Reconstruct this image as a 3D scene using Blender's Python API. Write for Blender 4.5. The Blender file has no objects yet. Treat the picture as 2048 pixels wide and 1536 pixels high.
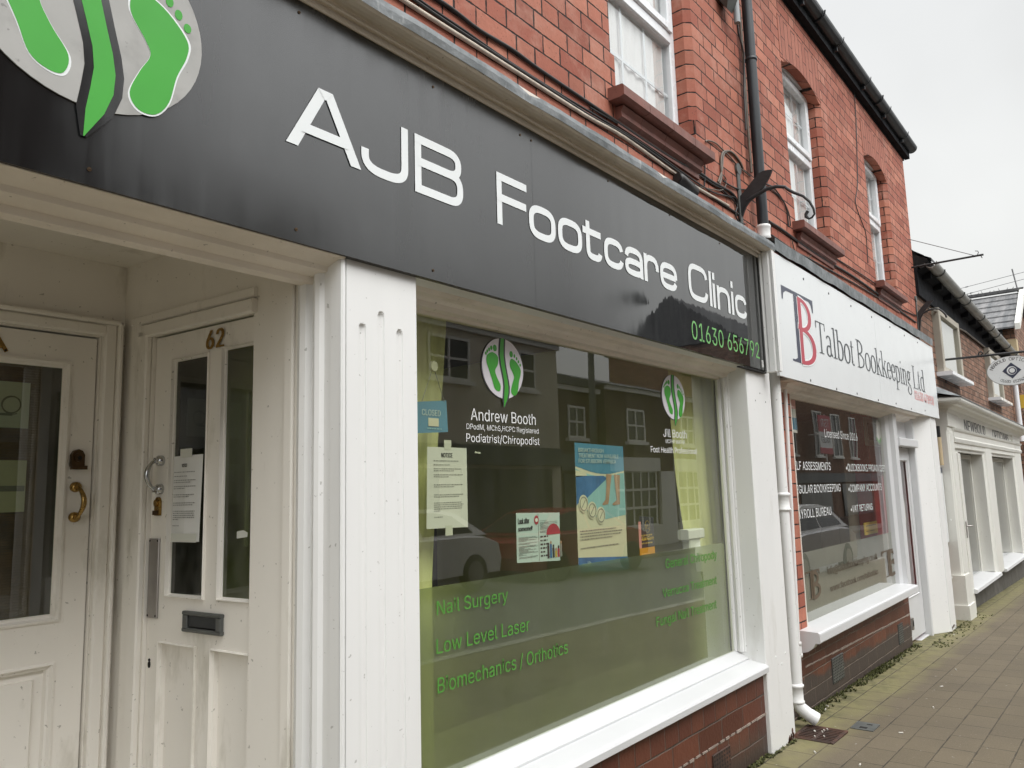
import bpy, math, random, re
from mathutils import Vector, Matrix
from mathutils.geometry import tessellate_polygon
random.seed(7)
SC = bpy.context.scene
COL = SC.collection
R = math.radians
# ------------------------------------------------------------------ camera, sky, sun, exposure
CAM = (0.0, -1.598, 1.35); YAW, PITCH, ROLL, F = 0.673592, 0.137186, -0.028177, 1556.655
def cam_axes():
    cy, sy, cp, sp = math.cos(YAW), math.sin(YAW), math.cos(PITCH), math.sin(PITCH)
    f = Vector((cp*cy, cp*sy, sp)); r = Vector((sy, -cy, 0)); u = r.cross(f)
    return math.cos(ROLL)*r + math.sin(ROLL)*u, -math.sin(ROLL)*r + math.cos(ROLL)*u, f
AR, AU, AF = cam_axes()
cd = bpy.data.cameras.new('camera'); co = bpy.data.objects.new('camera', cd); COL.objects.link(co)
cd.sensor_width = 36; cd.lens = F/2048*36; cd.clip_start = .05; cd.clip_end = 500
co.matrix_world = Matrix(((AR.x, AU.x, -AF.x, CAM[0]), (AR.y, AU.y, -AF.y, CAM[1]), (AR.z, AU.z, -AF.z, CAM[2]), (0, 0, 0, 1)))
SC.camera = co
def P(px, py, axis, val):
    """point of the real plane (axis = val) that was measured at this pixel of the 2048 px photo"""
    d = AR*((px-1024)/F) - AU*((py-768)/F) + AF
    t = (val-CAM[axis])/d[axis]
    return Vector(CAM) + d*t
SUN_EL, SUN_AZ = 54, -98          # sun behind cloud over the street side
W = bpy.data.worlds.new('World'); SC.world = W; W.use_nodes = True
nt = W.node_tree; nt.nodes.clear()
def wn(t, **k):
    n = nt.nodes.new(t)
    for a, b in k.items(): setattr(n, a, b)
    return n
out = wn('ShaderNodeOutputWorld'); bg = wn('ShaderNodeBackground'); bg.inputs[1].default_value = .1
sky = wn('ShaderNodeTexSky', sky_type='NISHITA', sun_disc=False)
sky.sun_elevation = R(SUN_EL); sky.sun_rotation = R(90-SUN_AZ); sky.air_density = 1.0; sky.dust_density = 4.0
hs = wn('ShaderNodeHueSaturation'); hs.inputs['Saturation'].default_value = .12
tc = wn('ShaderNodeTexCoord'); sx = wn('ShaderNodeSeparateXYZ'); rp = wn('ShaderNodeValToRGB')
rp.color_ramp.elements[0].position = .0; rp.color_ramp.elements[0].color = (.64, .635, .605, 1)
rp.color_ramp.elements[1].position = 1.0; rp.color_ramp.elements[1].color = (1.0, 1.0, 1.0, 1)
for p_, c_ in ((.25, (.645, .65, .635)), (.5, (.665, .672, .67)), (.7, (.76, .765, .77))):
    e = rp.color_ramp.elements.new(p_); e.color = (*c_, 1)
nz = wn('ShaderNodeTexNoise'); nz.inputs['Scale'].default_value = 2.2; nz.inputs['Detail'].default_value = 4
mp = wn('ShaderNodeMapRange'); mp.inputs[1].default_value = .3; mp.inputs[2].default_value = .7; mp.inputs[3].default_value = .86; mp.inputs[4].default_value = 1.12
ml = wn('ShaderNodeMixRGB', blend_type='MULTIPLY'); ml.inputs[0].default_value = 1
sc_ = wn('ShaderNodeMixRGB', blend_type='MULTIPLY'); sc_.inputs[0].default_value = 1; sc_.inputs[2].default_value = (9.5, 9.55, 9.6, 1)
mx = wn('ShaderNodeMixRGB'); mx.inputs[0].default_value = .82      # cloud cover over the clear-sky model
L = nt.links.new
L(sky.outputs[0], hs.inputs['Color']); L(hs.outputs[0], mx.inputs[1])
L(tc.outputs['Generated'], sx.inputs[0]); L(sx.outputs[2], rp.inputs[0]); L(tc.outputs['Generated'], nz.inputs['Vector'])
# brighter cloud around the hidden sun
dt = wn('ShaderNodeVectorMath', operation='DOT_PRODUCT'); SD = Vector((math.cos(R(SUN_EL))*math.cos(R(SUN_AZ)), math.cos(R(SUN_EL))*math.sin(R(SUN_AZ)), math.sin(R(SUN_EL))))
dt.inputs[1].default_value = SD; L(tc.outputs['Generated'], dt.inputs[0])
mr = wn('ShaderNodeMapRange', interpolation_type='SMOOTHSTEP'); mr.inputs[1].default_value = .25; mr.inputs[2].default_value = 1.0; mr.inputs[3].default_value = 1.0; mr.inputs[4].default_value = 3.0; L(dt.outputs['Value'], mr.inputs[0])
gw = wn('ShaderNodeMixRGB', blend_type='MULTIPLY'); gw.inputs[0].default_value = 1; L(rp.outputs[0], gw.inputs[1]); L(mr.outputs[0], gw.inputs[2])
L(nz.outputs[0], mp.inputs[0]); L(gw.outputs[0], ml.inputs[1]); L(mp.outputs[0], ml.inputs[2]); L(ml.outputs[0], sc_.inputs[1])
L(sc_.outputs[0], mx.inputs[2]); L(mx.outputs[0], bg.inputs[0]); L(bg.outputs[0], out.inputs[0])
sd = bpy.data.lights.new('sun', 'SUN'); sd.energy = 1.2; sd.angle = R(40); sd.color = (1, .985, .96)
so = bpy.data.objects.new('sun', sd); COL.objects.link(so)
so.rotation_euler = (Vector((math.cos(R(SUN_EL))*math.cos(R(SUN_AZ)), math.cos(R(SUN_EL))*math.sin(R(SUN_AZ)), math.sin(R(SUN_EL))))).to_track_quat('Z', 'Y').to_euler()
SC.view_settings.view_transform = 'Standard'; SC.view_settings.look = 'None'; SC.view_settings.gamma = 1
SC.view_settings.use_curve_mapping = False; SC.view_settings.exposure = 0.52
SC.cycles.max_bounces = 8; SC.cycles.transparent_max_bounces = 12; SC.cycles.caustics_reflective = False; SC.cycles.caustics_refractive = False

# ------------------------------------------------------------------ materials
class NT:
    def __init__(s, name):
        s.m = bpy.data.materials.new(name); s.m.use_nodes = True; s.t = s.m.node_tree; s.t.nodes.clear()
        s.out = s.n('ShaderNodeOutputMaterial')
    def n(s, typ, ins=None, **k):
        n = s.t.nodes.new(typ)
        for a, b in k.items(): setattr(n, a, b)
        for a, b in (ins or {}).items():
            if hasattr(b, 'is_output'): s.t.links.new(b, n.inputs[a])
            else: n.inputs[a].default_value = b
        return n
    def math(s, op, a, b=0.0, c=0.0, clamp=False): return s.n('ShaderNodeMath', {0: a, 1: b, 2: c}, operation=op, use_clamp=clamp).outputs[0]
    def mix(s, f, a, b, bt='MIX'): return s.n('ShaderNodeMixRGB', {0: f, 1: a, 2: b}, blend_type=bt).outputs[0]
    def noise(s, vec, scale, detail=3, rough=.55): return s.n('ShaderNodeTexNoise', {'Vector': vec, 'Scale': scale, 'Detail': detail, 'Roughness': rough}).outputs[0]
    def rng(s, v, a, b, c=0.0, d=1.0): return s.n('ShaderNodeMapRange', {0: v, 1: a, 2: b, 3: c, 4: d}).outputs[0]
    def pos(s): return s.n('ShaderNodeNewGeometry').outputs['Position']
    def sep(s, v): return s.n('ShaderNodeSeparateXYZ', {0: v}).outputs
    def comb(s, x, y, z): return s.n('ShaderNodeCombineXYZ', {0: x, 1: y, 2: z}).outputs[0]
    def scale(s, v, x, y, z): return s.n('ShaderNodeVectorMath', {0: v, 1: (x, y, z)}, operation='MULTIPLY').outputs[0]
    def bump(s, h, strength, dist): return s.n('ShaderNodeBump', {'Height': h, 'Strength': strength, 'Distance': dist}).outputs[0]
    def pbr(s, **k):
        b = s.n('ShaderNodeBsdfPrincipled', {a.replace('_', ' '): v for a, v in k.items()})
        s.t.links.new(b.outputs[0], s.out.inputs[0]); return b
    def surf(s, sh): s.t.links.new(sh, s.out.inputs[0]); return s.m
def c4(c): return (c[0], c[1], c[2], 1)
def plain(name, c, rough=.5, var=.12, scale=6, bump=.0, bscale=60, spec=.5, metal=0., streak=False, grime=None, gr=(.5, .72), gscale=2.5, gv=(1, 1, 1)):
    t = NT(name); p = t.pos()
    col = t.mix(t.rng(t.noise(t.scale(p, 1, 1, .25) if streak else p, scale, 5), .3, .7), c4([x*(1-var) for x in c]), c4([min(1, x*(1+var*.6)) for x in c]))
    if grime:
        f = t.rng(t.noise(t.scale(p, *gv), gscale, 6, .65), gr[0], gr[1], 0, .75)
        col = t.mix(f, col, c4(grime))
        sp = t.rng(t.noise(p, 55, 2), .70, .74, 0, .55)
        col = t.mix(sp, col, c4([x*.55 for x in grime]))
    k = dict(Base_Color=col, Roughness=t.rng(t.noise(p, scale*2.3, 3), .25, .75, rough*.82, min(1, rough*1.15)), Metallic=metal)
    b = t.pbr(**k); b.inputs['Specular IOR Level'].default_value = spec
    if bump: t.t.links.new(t.bump(t.noise(p, bscale, 4), bump, .004), b.inputs['Normal'])
    return t.m
def brick(name, ca, cb, cm, h, length, mort, bond, rough=.75, z0=0., dark=.5, wear=None, soldier=False, u0=0.0, spots=.0, sootz=None):
    """brickwork from world position; bond 'flemish', 'english' or 'stretcher'"""
    t = NT(name); p = t.pos(); x, y, z = t.sep(p)[:3]
    wob = t.math('MULTIPLY', t.math('SUBTRACT', t.noise(p, 3.0, 2), .5), .012)
    u = t.math('ADD', t.math('ADD', t.math('ADD', x, y), wob), 50.0+u0); v = t.math('ADD', t.math('ADD', z, 20.0-z0), wob)
    if soldier:
        u, v = v, u
    row = t.math('FLOOR', t.math('DIVIDE', v, h)); vf = t.math('SUBTRACT', v, t.math('MULTIPLY', row, h))
    odd = t.math('MODULO', row, 2.0)
    if bond == 'flemish':
        per = length*1.5; uu = t.math('DIVIDE', t.math('ADD', u, t.math('MULTIPLY', odd, per*.5)), per)
        k = t.math('FLOOR', uu); f = t.math('MULTIPLY', t.math('SUBTRACT', uu, k), per)
        dj = t.math('MINIMUM', t.math('MINIMUM', f, t.math('ABSOLUTE', t.math('SUBTRACT', f, length))), t.math('SUBTRACT', per, f))
        cid = t.math('ADD', t.math('MULTIPLY', k, 2.0), t.math('GREATER_THAN', f, length))
    elif bond == 'english':
        per = t.math('MULTIPLY', t.math('SUBTRACT', 1.0, t.math('MULTIPLY', odd, .5)), length)
        uu = t.math('DIVIDE', t.math('ADD', u, t.math('MULTIPLY', odd, length*.25)), per)
        k = t.math('FLOOR', uu); f = t.math('MULTIPLY', t.math('SUBTRACT', uu, k), per)
        dj = t.math('MINIMUM', f, t.math('SUBTRACT', per, f)); cid = k
    else:
        uu = t.math('DIVIDE', t.math('ADD', u, t.math('MULTIPLY', odd, length*.5)), length)
        k = t.math('FLOOR', uu); f = t.math('MULTIPLY', t.math('SUBTRACT', uu, k), length)
        dj = t.math('MINIMUM', f, t.math('SUBTRACT', length, f)); cid = k
    dv = t.math('MINIMUM', vf, t.math('SUBTRACT', h, vf))
    d = t.math('ADD', t.math('MINIMUM', dj, dv), t.math('ADD', t.math('MULTIPLY', t.math('SUBTRACT', t.noise(p, 45, 3), .5), mort*1.0), t.math('MULTIPLY', t.math('SUBTRACT', t.noise(p, 11, 4, .7), .5), mort*1.1)))
    m = t.rng(d, mort*.35, mort*.75)
    rnd = t.n('ShaderNodeTexWhiteNoise', {'Vector': t.comb(cid, row, 3.0)}, noise_dimensions='3D').outputs['Value']
    rnd2 = t.n('ShaderNodeTexWhiteNoise', {'Vector': t.comb(cid, row, 9.0)}, noise_dimensions='3D').outputs['Value']
    col = t.mix(rnd, c4(ca), c4(cb))
    col = t.mix(t.math('MULTIPLY', t.math('GREATER_THAN', rnd2, .82), dark), col, c4([q*.45 for q in ca]))
    col = t.mix(t.rng(t.noise(p, 22, 6, .7), .35, .75, 0, .45), col, c4([q*.55 for q in cb]))
    col = t.mix(t.rng(t.noise(p, 2.1, 5), .45, .75, 0, .4), col, c4([q*.62 for q in ca]))
    if spots: col = t.mix(t.rng(t.noise(p, 120, 2), .68, .74, 0, spots), col, (.03, .022, .02, 1))
    if wear: col = t.mix(t.rng(t.noise(p, 5.0, 6, .7), .52, .74, 0, .65), col, c4(wear))
    if sootz:   # dirt splashed up from the pavement
        col = t.mix(t.math('MULTIPLY', t.rng(t.math('ADD', t.math('ADD', z, t.math('MULTIPLY', x, .0238)), t.math('MULTIPLY', t.noise(p, 4, 4), .15)), sootz[0], sootz[1], 1, 0), .9), col, c4(sootz[2]))
    mc = t.mix(t.rng(t.noise(p, 6, 4), .4, .65), c4(cm), c4([q*.6 for q in cm]))
    col = t.mix(m, mc, col)
    hgt = t.math('ADD', m, t.math('MULTIPLY', t.noise(p, 60, 4), .35))
    b = t.pbr(Base_Color=col, Roughness=rough, Normal=t.bump(hgt, .8, .006))
    b.inputs['Specular IOR Level'].default_value = .3
    return t.m
def thin(t):
    f = t.n('ShaderNodeLayerWeight', {'Blend': .5}).outputs['Facing']
    return t.math('ADD', t.math('MULTIPLY', t.math('POWER', f, 5.0), .96), .04)
def glass(name, tint=(.85, .9, .8), boost=1.8, add=.03, wav=.0, dirt=.02):
    t = NT(name); p = t.pos()
    fac = t.math('ADD', t.math('MULTIPLY', thin(t), boost), add, clamp=True)
    gl = t.n('ShaderNodeBsdfGlossy', {'Color': (1, 1, 1, 1), 'Roughness': .0})
    if wav: t.t.links.new(t.bump(t.noise(p, 1.3, 2), wav, .02), gl.inputs['Normal'])
    tr = t.n('ShaderNodeBsdfTransparent', {'Color': c4(tint)})
    df = t.n('ShaderNodeBsdfDiffuse', {'Color': (.6, .6, .55, 1)})
    body = t.n('ShaderNodeMixShader', {0: t.math('MULTIPLY', t.rng(t.noise(t.scale(p, 1, 1, .3), 9, 6, .7), .35, .8), dirt*2), 1: tr.outputs[0], 2: df.outputs[0]})
    return t.surf(t.n('ShaderNodeMixShader', {0: fac, 1: body.outputs[0], 2: gl.outputs[0]}).outputs[0])
def film(name, col, clear=.35, boost=1.2, add=.02, trans=(.4, .42, .33)):
    t = NT(name); p = t.pos()
    df = t.n('ShaderNodeBsdfDiffuse', {'Color': t.mix(t.rng(t.noise(p, 5, 5), .35, .7), c4(col), c4([q*.8 for q in col]))})
    tl = t.n('ShaderNodeBsdfTranslucent', {'Color': c4(trans)})
    tr = t.n('ShaderNodeBsdfTransparent', {'Color': c4([min(1, q*2.2) for q in trans])})
    a = t.n('ShaderNodeAddShader', {0: df.outputs[0], 1: tl.outputs[0]})
    b = t.n('ShaderNodeMixShader', {0: clear, 1: a.outputs[0], 2: tr.outputs[0]})
    fac = t.math('ADD', t.math('MULTIPLY', thin(t), boost), add, clamp=True)
    gl = t.n('ShaderNodeBsdfGlossy', {'Color': (1, 1, 1, 1), 'Roughness': .03})
    return t.surf(t.n('ShaderNodeMixShader', {0: fac, 1: b.outputs[0], 2: gl.outputs[0]}).outputs[0])
def m_sign_black():
    t = NT('weathered_black_panel'); p = t.pos(); x, y, z = t.sep(p)[:3]
    st = t.noise(t.scale(p, 1, 1, .06), 14, 5, .6)           # run-off streaks
    cl = t.noise(p, 1.6, 5, .6)
    f = t.math('MULTIPLY', t.rng(st, .42, .75), t.rng(cl, .35, .7))
    dust = t.rng(t.noise(p, 90, 3), .72, .8, 0, .35)
    col = t.mix(f, (.008, .0085, .009, 1), (.038, .041, .042, 1))
    col = t.mix(t.math('MULTIPLY', dust, .5), col, (.12, .12, .115, 1))
    rg = t.math('ADD', t.math('MULTIPLY', f, .22), t.rng(cl, .3, .7, .17, .26))
    # the far panel is cleaner and glossier than the weathered near one
    clean = t.rng(x, 2.35, 2.95, 0, 1)
    rg = t.math('MULTIPLY', rg, t.math('SUBTRACT', 1.0, t.math('MULTIPLY', clean, .93)))
    rg = t.math('MULTIPLY', rg, t.rng(x, .45, .85, .25, 1.0))
    b = t.pbr(Base_Color=col, Roughness=rg, IOR=t.rng(x, 2.3, 3.2, 1.8, 2.1))
    t.t.links.new(t.bump(t.noise(t.scale(p, 1, 1, .35), 7, 3), .06, .006), b.inputs['Normal'])
    return t.m
def m_lead():
    t = NT('lead_flashing'); p = t.pos()
    col = t.mix(t.rng(t.noise(p, 9, 6, .7), .4, .62), (.13, .145, .15, 1), (.24, .255, .262, 1))
    col = t.mix(t.rng(t.noise(t.scale(p, 1, 1, .3), 28, 4), .62, .75, 0, .7), col, (.58, .59, .58, 1))
    b = t.pbr(Base_Color=col, Roughness=.6, Normal=t.bump(t.noise(p, 14, 4), .6, .01)); return t.m
def m_paving():
    t = NT('paving_blocks'); p = t.pos(); x, y, z = t.sep(p)[:3]
    h, ln = .158, .262
    v = t.math('ADD', y, 50.0-.012+.11); row = t.math('FLOOR', t.math('DIVIDE', v, h)); vf = t.math('SUBTRACT', v, t.math('MULTIPLY', row, h))
    sh = t.n('ShaderNodeTexWhiteNoise', {'W': row}, noise_dimensions='1D').outputs['Value']
    uu = t.math('ADD', t.math('DIVIDE', t.math('ADD', x, 60.0), ln), t.math('ADD', t.math('MULTIPLY', t.math('MODULO', row, 2.0), .5), t.math('MULTIPLY', sh, .3)))
    k = t.math('FLOOR', uu); f = t.math('MULTIPLY', t.math('SUBTRACT', uu, k), ln)
    d = t.math('MINIMUM', t.math('MINIMUM', f, t.math('SUBTRACT', ln, f)), t.math('MINIMUM', vf, t.math('SUBTRACT', h, vf)))
    d = t.math('ADD', d, t.math('ADD', t.math('MULTIPLY', t.math('SUBTRACT', t.noise(p, 30, 4), .5), .006), t.math('MULTIPLY', t.math('SUBTRACT', t.noise(p, 6, 3), .45), .008)))
    m = t.rng(d, .0012, .0045)
    rnd = t.n('ShaderNodeTexWhiteNoise', {'Vector': t.comb(k, row, 1.0)}, noise_dimensions='3D').outputs['Value']
    col = t.mix(rnd, (.104, .083, .050, 1), (.126, .101, .063, 1))
    col = t.mix(t.rng(t.noise(p, 1.7, 5), .4, .7, 0, .55), col, (.078, .063, .041, 1))
    col = t.mix(t.rng(t.noise(p, 160, 2), .45, .75, 0, .35), col, (.20, .165, .125, 1))
    # green algae beside the wall
    ed = t.math('ADD', y, t.math('MULTIPLY', t.math('SUBTRACT', t.noise(p, 3.5, 5), .5), .30))
    al = t.math('MULTIPLY', t.rng(ed, -.27, -.08), t.rng(t.noise(p, 9, 5), .25, .55, .45, 1))
    col = t.mix(t.math('MULTIPLY', al, .85), col, (.19, .172, .075, 1))
    al2 = t.math('MULTIPLY', t.rng(ed, -.12, .08), t.rng(t.noise(p, 16, 4), .45, .62))
    col = t.mix(t.math('MULTIPLY', al2, .8), col, (.05, .055, .02, 1))
    col = t.mix(t.rng(t.noise(p, 34, 2), .735, .75, 0, .5), col, (.42, .40, .36, 1))
    col = t.mix(m, t.mix(t.rng(t.noise(p, 5, 4), .36, .60), (.040, .034, .024, 1), (.095, .077, .050, 1)), col)
    hg = t.math('ADD', m, t.math('MULTIPLY', t.noise(p, 120, 4), .4))
    b = t.pbr(Base_Color=col, Roughness=.85, Normal=t.bump(hg, .7, .005)); return t.m
def m_slate(name, a, b_):
    t = NT(name); p = t.pos(); x, y, z = t.sep(p)[:3]
    rnd = t.n('ShaderNodeTexVoronoi', {'Vector': t.scale(p, .2, 4.2, .2), 'Scale': 1.0})
    col = t.mix(t.rng(t.noise(t.scale(p, .3, 3, .3), 2.2, 4), .35, .65), c4(a), c4(b_))
    col = t.mix(t.rng(t.noise(p, 12, 5), .45, .7, 0, .6), col, c4([q*.55 for q in a]))
    b = t.pbr(Base_Color=col, Roughness=.7, Normal=t.bump(t.noise(p, 20, 4), .5, .01)); return t.m
M = {}
M['white'] = plain('white_paint', (.80, .80, .785), .38, .05, 3, .06, 24, streak=True, grime=(.52, .50, .45), gr=(.60, .80), gscale=3.2, gv=(1, 1, .3))
M['white2'] = plain('fresh_white_paint', (.64, .645, .65), .35, .03, 3, .03, 20)
M['cream'] = plain('weathered_shaded_white_paint', (.84, .775, .69), .5, .10, 4, .10, 30, streak=True, grime=(.45, .39, .31), gr=(.54, .78), gscale=5, gv=(.5, 1, 1.4))  # beige holds dirt plus the undersides' brownish shading and warm bounce light
M['porch'] = plain('old_white_gloss_paint', (.86, .825, .76), .45, .05, 3, .10, 26, streak=True, grime=(.40, .37, .28), gr=(.55, .78), gscale=6, gv=(1, 1, .35))
M['pvc'] = plain('white_upvc', (.80, .82, .84), .28, .02, 2)
M['optpaint'] = plain('off_white_paint', (.72, .715, .665), .42, .05, 3, .05, 20, streak=True, grime=(.48, .46, .40), gr=(.6, .8))
M['board'] = m_sign_black(); M['lead'] = m_lead(); M['paving'] = m_paving()
M['brick'] = brick('red_facing_brick', (.32, .092, .060), (.52, .205, .135), (.026, .017, .014), .084, .238, .0068, 'flemish', z0=.013, dark=.30, wear=(.50, .27, .205), spots=.85)
M['brick_b'] = brick('glazed_plinth_brick', (.105, .034, .023), (.150, .052, .031), (.13, .10, .083), .098, .24, .006, 'english', rough=.42, z0=.40, dark=.5, sootz=(.20, .36, (.055, .043, .038)))
M['brick_t'] = brick('brown_plinth_brick', (.120, .045, .029), (.180, .068, .040), (.20, .155, .125), .098, .24, .006, 'english', rough=.5, z0=.40, dark=.4, sootz=(.345, .375, (.060, .052, .047)))
M['soldier'] = brick('arch_brick', (.36, .125, .085), (.44, .17, .115), (.05, .03, .025), .078, .30, .006, 'stretcher', dark=.15, soldier=True)
M['brick_o'] = brick('old_brown_brick', (.165, .085, .055), (.33, .185, .125), (.075, .06, .05), .075, .225, .010, 'english', dark=.6, wear=(.34, .27, .21))
M['terra'] = plain('terracotta_sill', (.20, .075, .055), .55, .25, 8, .2, 60, grime=(.07, .03, .026), gr=(.5, .75))
M['black'] = plain('black_plastic', (.014, .018, .022), .42, .3, 5, grime=(.05, .052, .05), gr=(.6, .9), gv=(1, 1, .3))
M['cable'] = plain('black_cable', (.018, .016, .015), .45, .3, 20)
M['cablew'] = plain('pale_cable', (.55, .47, .38), .35, .3, 20)
M['cableg'] = plain('grey_cable', (.14, .115, .09), .5, .3, 20)
M['iron'] = plain('black_iron', (.02, .02, .021), .5, .4, 30, .3, 90)
M['rust'] = plain('rusty_iron', (.11, .045, .025), .75, .5, 18, .6, 60, grime=(.02, .015, .012), gr=(.4, .6))
M['brass'] = plain('aged_brass', (.42, .27, .09), .28, .35, 30, metal=1.)
M['bronze'] = plain('dark_bronze', (.10, .06, .03), .35, .3, 30, metal=.8)
M['chrome'] = plain('chrome', (.52, .53, .54), .18, .1, 20, metal=1.)
M['steel'] = plain('brushed_steel', (.40, .38, .36), .38, .1, 20, metal=.9)
M['grey'] = plain('grey_plastic', (.30, .32, .33), .45, .1, 6)
M['darkgrey'] = plain('dark_grey_metal', (.085, .09, .085), .45, .15, 10)
M['hole'] = plain('shadow_gap', (.008, .007, .006), .9, .1)
M['paper'] = plain('paper', (.74, .745, .72), .7, .03, 4)
M['ink'] = plain('print_ink', (.05, .05, .055), .6, .1)
M['inkg'] = plain('grey_print', (.26, .26, .25), .6, .1)
M['vinylw'] = plain('white_vinyl', (.80, .81, .80), .4, .02)
M['letterw'] = plain('white_lettering', (.80, .83, .83), .4, .02)
M['green'] = plain('green_vinyl', (.05, .36, .03), .4, .06, 8)
M['greenL'] = plain('lime_vinyl', (.045, .36, .030), .5, .06, 8)
M['greenP'] = plain('light_green_vinyl', (.16, .44, .13), .4, .06, 8)
M['greenV'] = plain('window_green_vinyl', (.085, .30, .045), .5, .08, 8)
M['silver'] = plain('silver_vinyl', (.40, .395, .375), .35, .10, 9, grime=(.24, .235, .22), gr=(.5, .75), gscale=6)
M['logow'] = plain('white_logo_vinyl', (.72, .69, .73), .5, .03)
M['signw'] = plain('white_sign_panel', (.76, .785, .79), .22, .02, 2, grime=(.6, .61, .6), gr=(.6, .85), gv=(1.5, 1, .25))
M['navy'] = plain('navy_print', (.040, .048, .085), .3, .1)
M['red'] = plain('red_print', (.48, .055, .085), .35, .1)
M['pink'] = plain('faded_red_print', (.75, .34, .33), .4, .05)
M['charcoal'] = plain('charcoal_print', (.060, .072, .080), .4, .1)
M['brownv'] = plain('bronze_vinyl', (.105, .075, .045), .5, .1)
M['blue'] = plain('blue_print', (.085, .27, .44), .55, .08)
M['bluep'] = plain('deep_blue_print', (.06, .18, .42), .55, .25, 14)
M['cyan'] = plain('pale_cyan_print', (.30, .55, .60), .55, .1, 8)
M['cream2'] = plain('cream_print', (.70, .68, .54), .6, .03)
M['skin'] = plain('skin_print', (.46, .30, .21), .6, .15, 14)
M['leaflet'] = plain('pale_blue_leaflet', (.56, .70, .72), .6, .02)
M['gold'] = plain('gold_print', (.60, .42, .10), .5, .1)
M['orange'] = plain('orange_print', (.72, .33, .03), .5, .05)
M['yellow'] = plain('yellow_print', (.70, .46, .06), .5, .05)
M['glass'] = glass('shop_glass', (.90, .93, .80), 1.9, .03, .035, .02)
M['glassD'] = glass('door_glass', (.62, .68, .54), 1.2, .02, .0, .08)
M['glassU'] = glass('upper_window_glass', (.9, .92, .92), 1.4, .03)
M['glassT'] = glass('bookkeeper_glass', (.90, .90, .84), 1.15, .02, .035, .02)
M['glassO'] = glass('optician_glass', (.7, .72, .68), 1.25, .03)
M['film'] = film('frosted_green_film', (.135, .150, .100), .30, 1.3, .01, (.36, .39, .28))
M['filmT'] = film('frosted_grey_film', (.27, .285, .26), .22, 1.0, .02, (.30, .31, .27))
M['roomg'] = plain('pale_green_wall', (.56, .56, .27), .8, .05)
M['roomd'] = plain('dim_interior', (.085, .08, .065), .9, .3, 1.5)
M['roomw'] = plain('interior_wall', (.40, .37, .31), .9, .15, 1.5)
M['curtain'] = plain('yellow_green_curtain', (.70, .71, .36), .9, .08, 5)
M['net'] = plain('white_net_curtain', (.84, .82, .80), .9, .04, 6)
M['blind'] = plain('woven_wood_blind', (.17, .10, .055), .8, .4, 30)
M['wood'] = plain('brown_cabinet', (.21, .12, .045), .5, .2, 6, streak=True)
M['redpost'] = plain('red_painted_post', (.42, .02, .035), .35, .1)
M['tarmac'] = plain('tarmac', (.11, .108, .105), .85, .25, 20, .5, 200)
M['kerb'] = plain('concrete_kerb', (.26, .25, .23), .85, .2, 8, .4, 80)
M['slate'] = m_slate('grey_slate', (.11, .115, .12), (.24, .235, .235))
M['slate2'] = m_slate('dark_roof_slate', (.06, .06, .065), (.12, .12, .12))
M['cast'] = plain('grey_painted_gutter', (.30, .305, .29), .45, .15, 8, grime=(.12, .12, .10), gr=(.5, .75), gv=(1, 1, .4))
M['soffit'] = plain('dark_soffit_board', (.016, .017, .020), .9, .3, 6, spec=.15)
M['mortar'] = plain('old_mortar', (.30, .245, .205), .9, .25, 14, .5, 90)
M['stone'] = plain('cream_stone', (.50, .40, .25), .8, .1, 8)
M['render'] = plain('cream_render', (.62, .58, .47), .85, .08, 2)
M['render2'] = plain('grey_render', (.30, .28, .24), .85, .1, 2)
M['darkbrick'] = plain('dark_brick_far', (.10, .062, .046), .85, .3, 5)
M['winfar'] = plain('dark_window_glass', (.03, .032, .03), .08, .2)
M['cars'] = plain('silver_car_paint', (.80, .79, .76), .3, .03)
M['carr'] = plain('dark_red_car_paint', (.30, .028, .03), .2, .05)
M['carw'] = plain('white_car_paint', (.75, .76, .76), .2, .03)
M['carglass'] = plain('car_glass', (.015, .017, .018), .05, .1)
M['tyre'] = plain('tyre_rubber', (.02, .02, .02), .8, .2)
M['lampred'] = plain('red_lamp_lens', (.42, .03, .025), .15, .1)
M['moss'] = plain('moss', (.060, .065, .018), .95, .5, 40, .6, 90)
M['mossl'] = plain('light_moss', (.13, .135, .04), .95, .4, 40, .6, 90)
M['butt'] = plain('cigarette_paper', (.66, .63, .57), .8, .1)
M['plinth'] = plain('grey_painted_plinth', (.105, .100, .092), .75, .25, 6, .4, 40, grime=(.055, .05, .04), gr=(.45, .7))
M['wire'] = plain('galvanised_wire', (.16, .16, .165), .5, .2)
M['tape'] = plain('clear_tape', (.66, .67, .60), .4, .05)
M['flame'] = plain('ceiling_strip', (.7, .7, .7), .4, .02)

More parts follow.
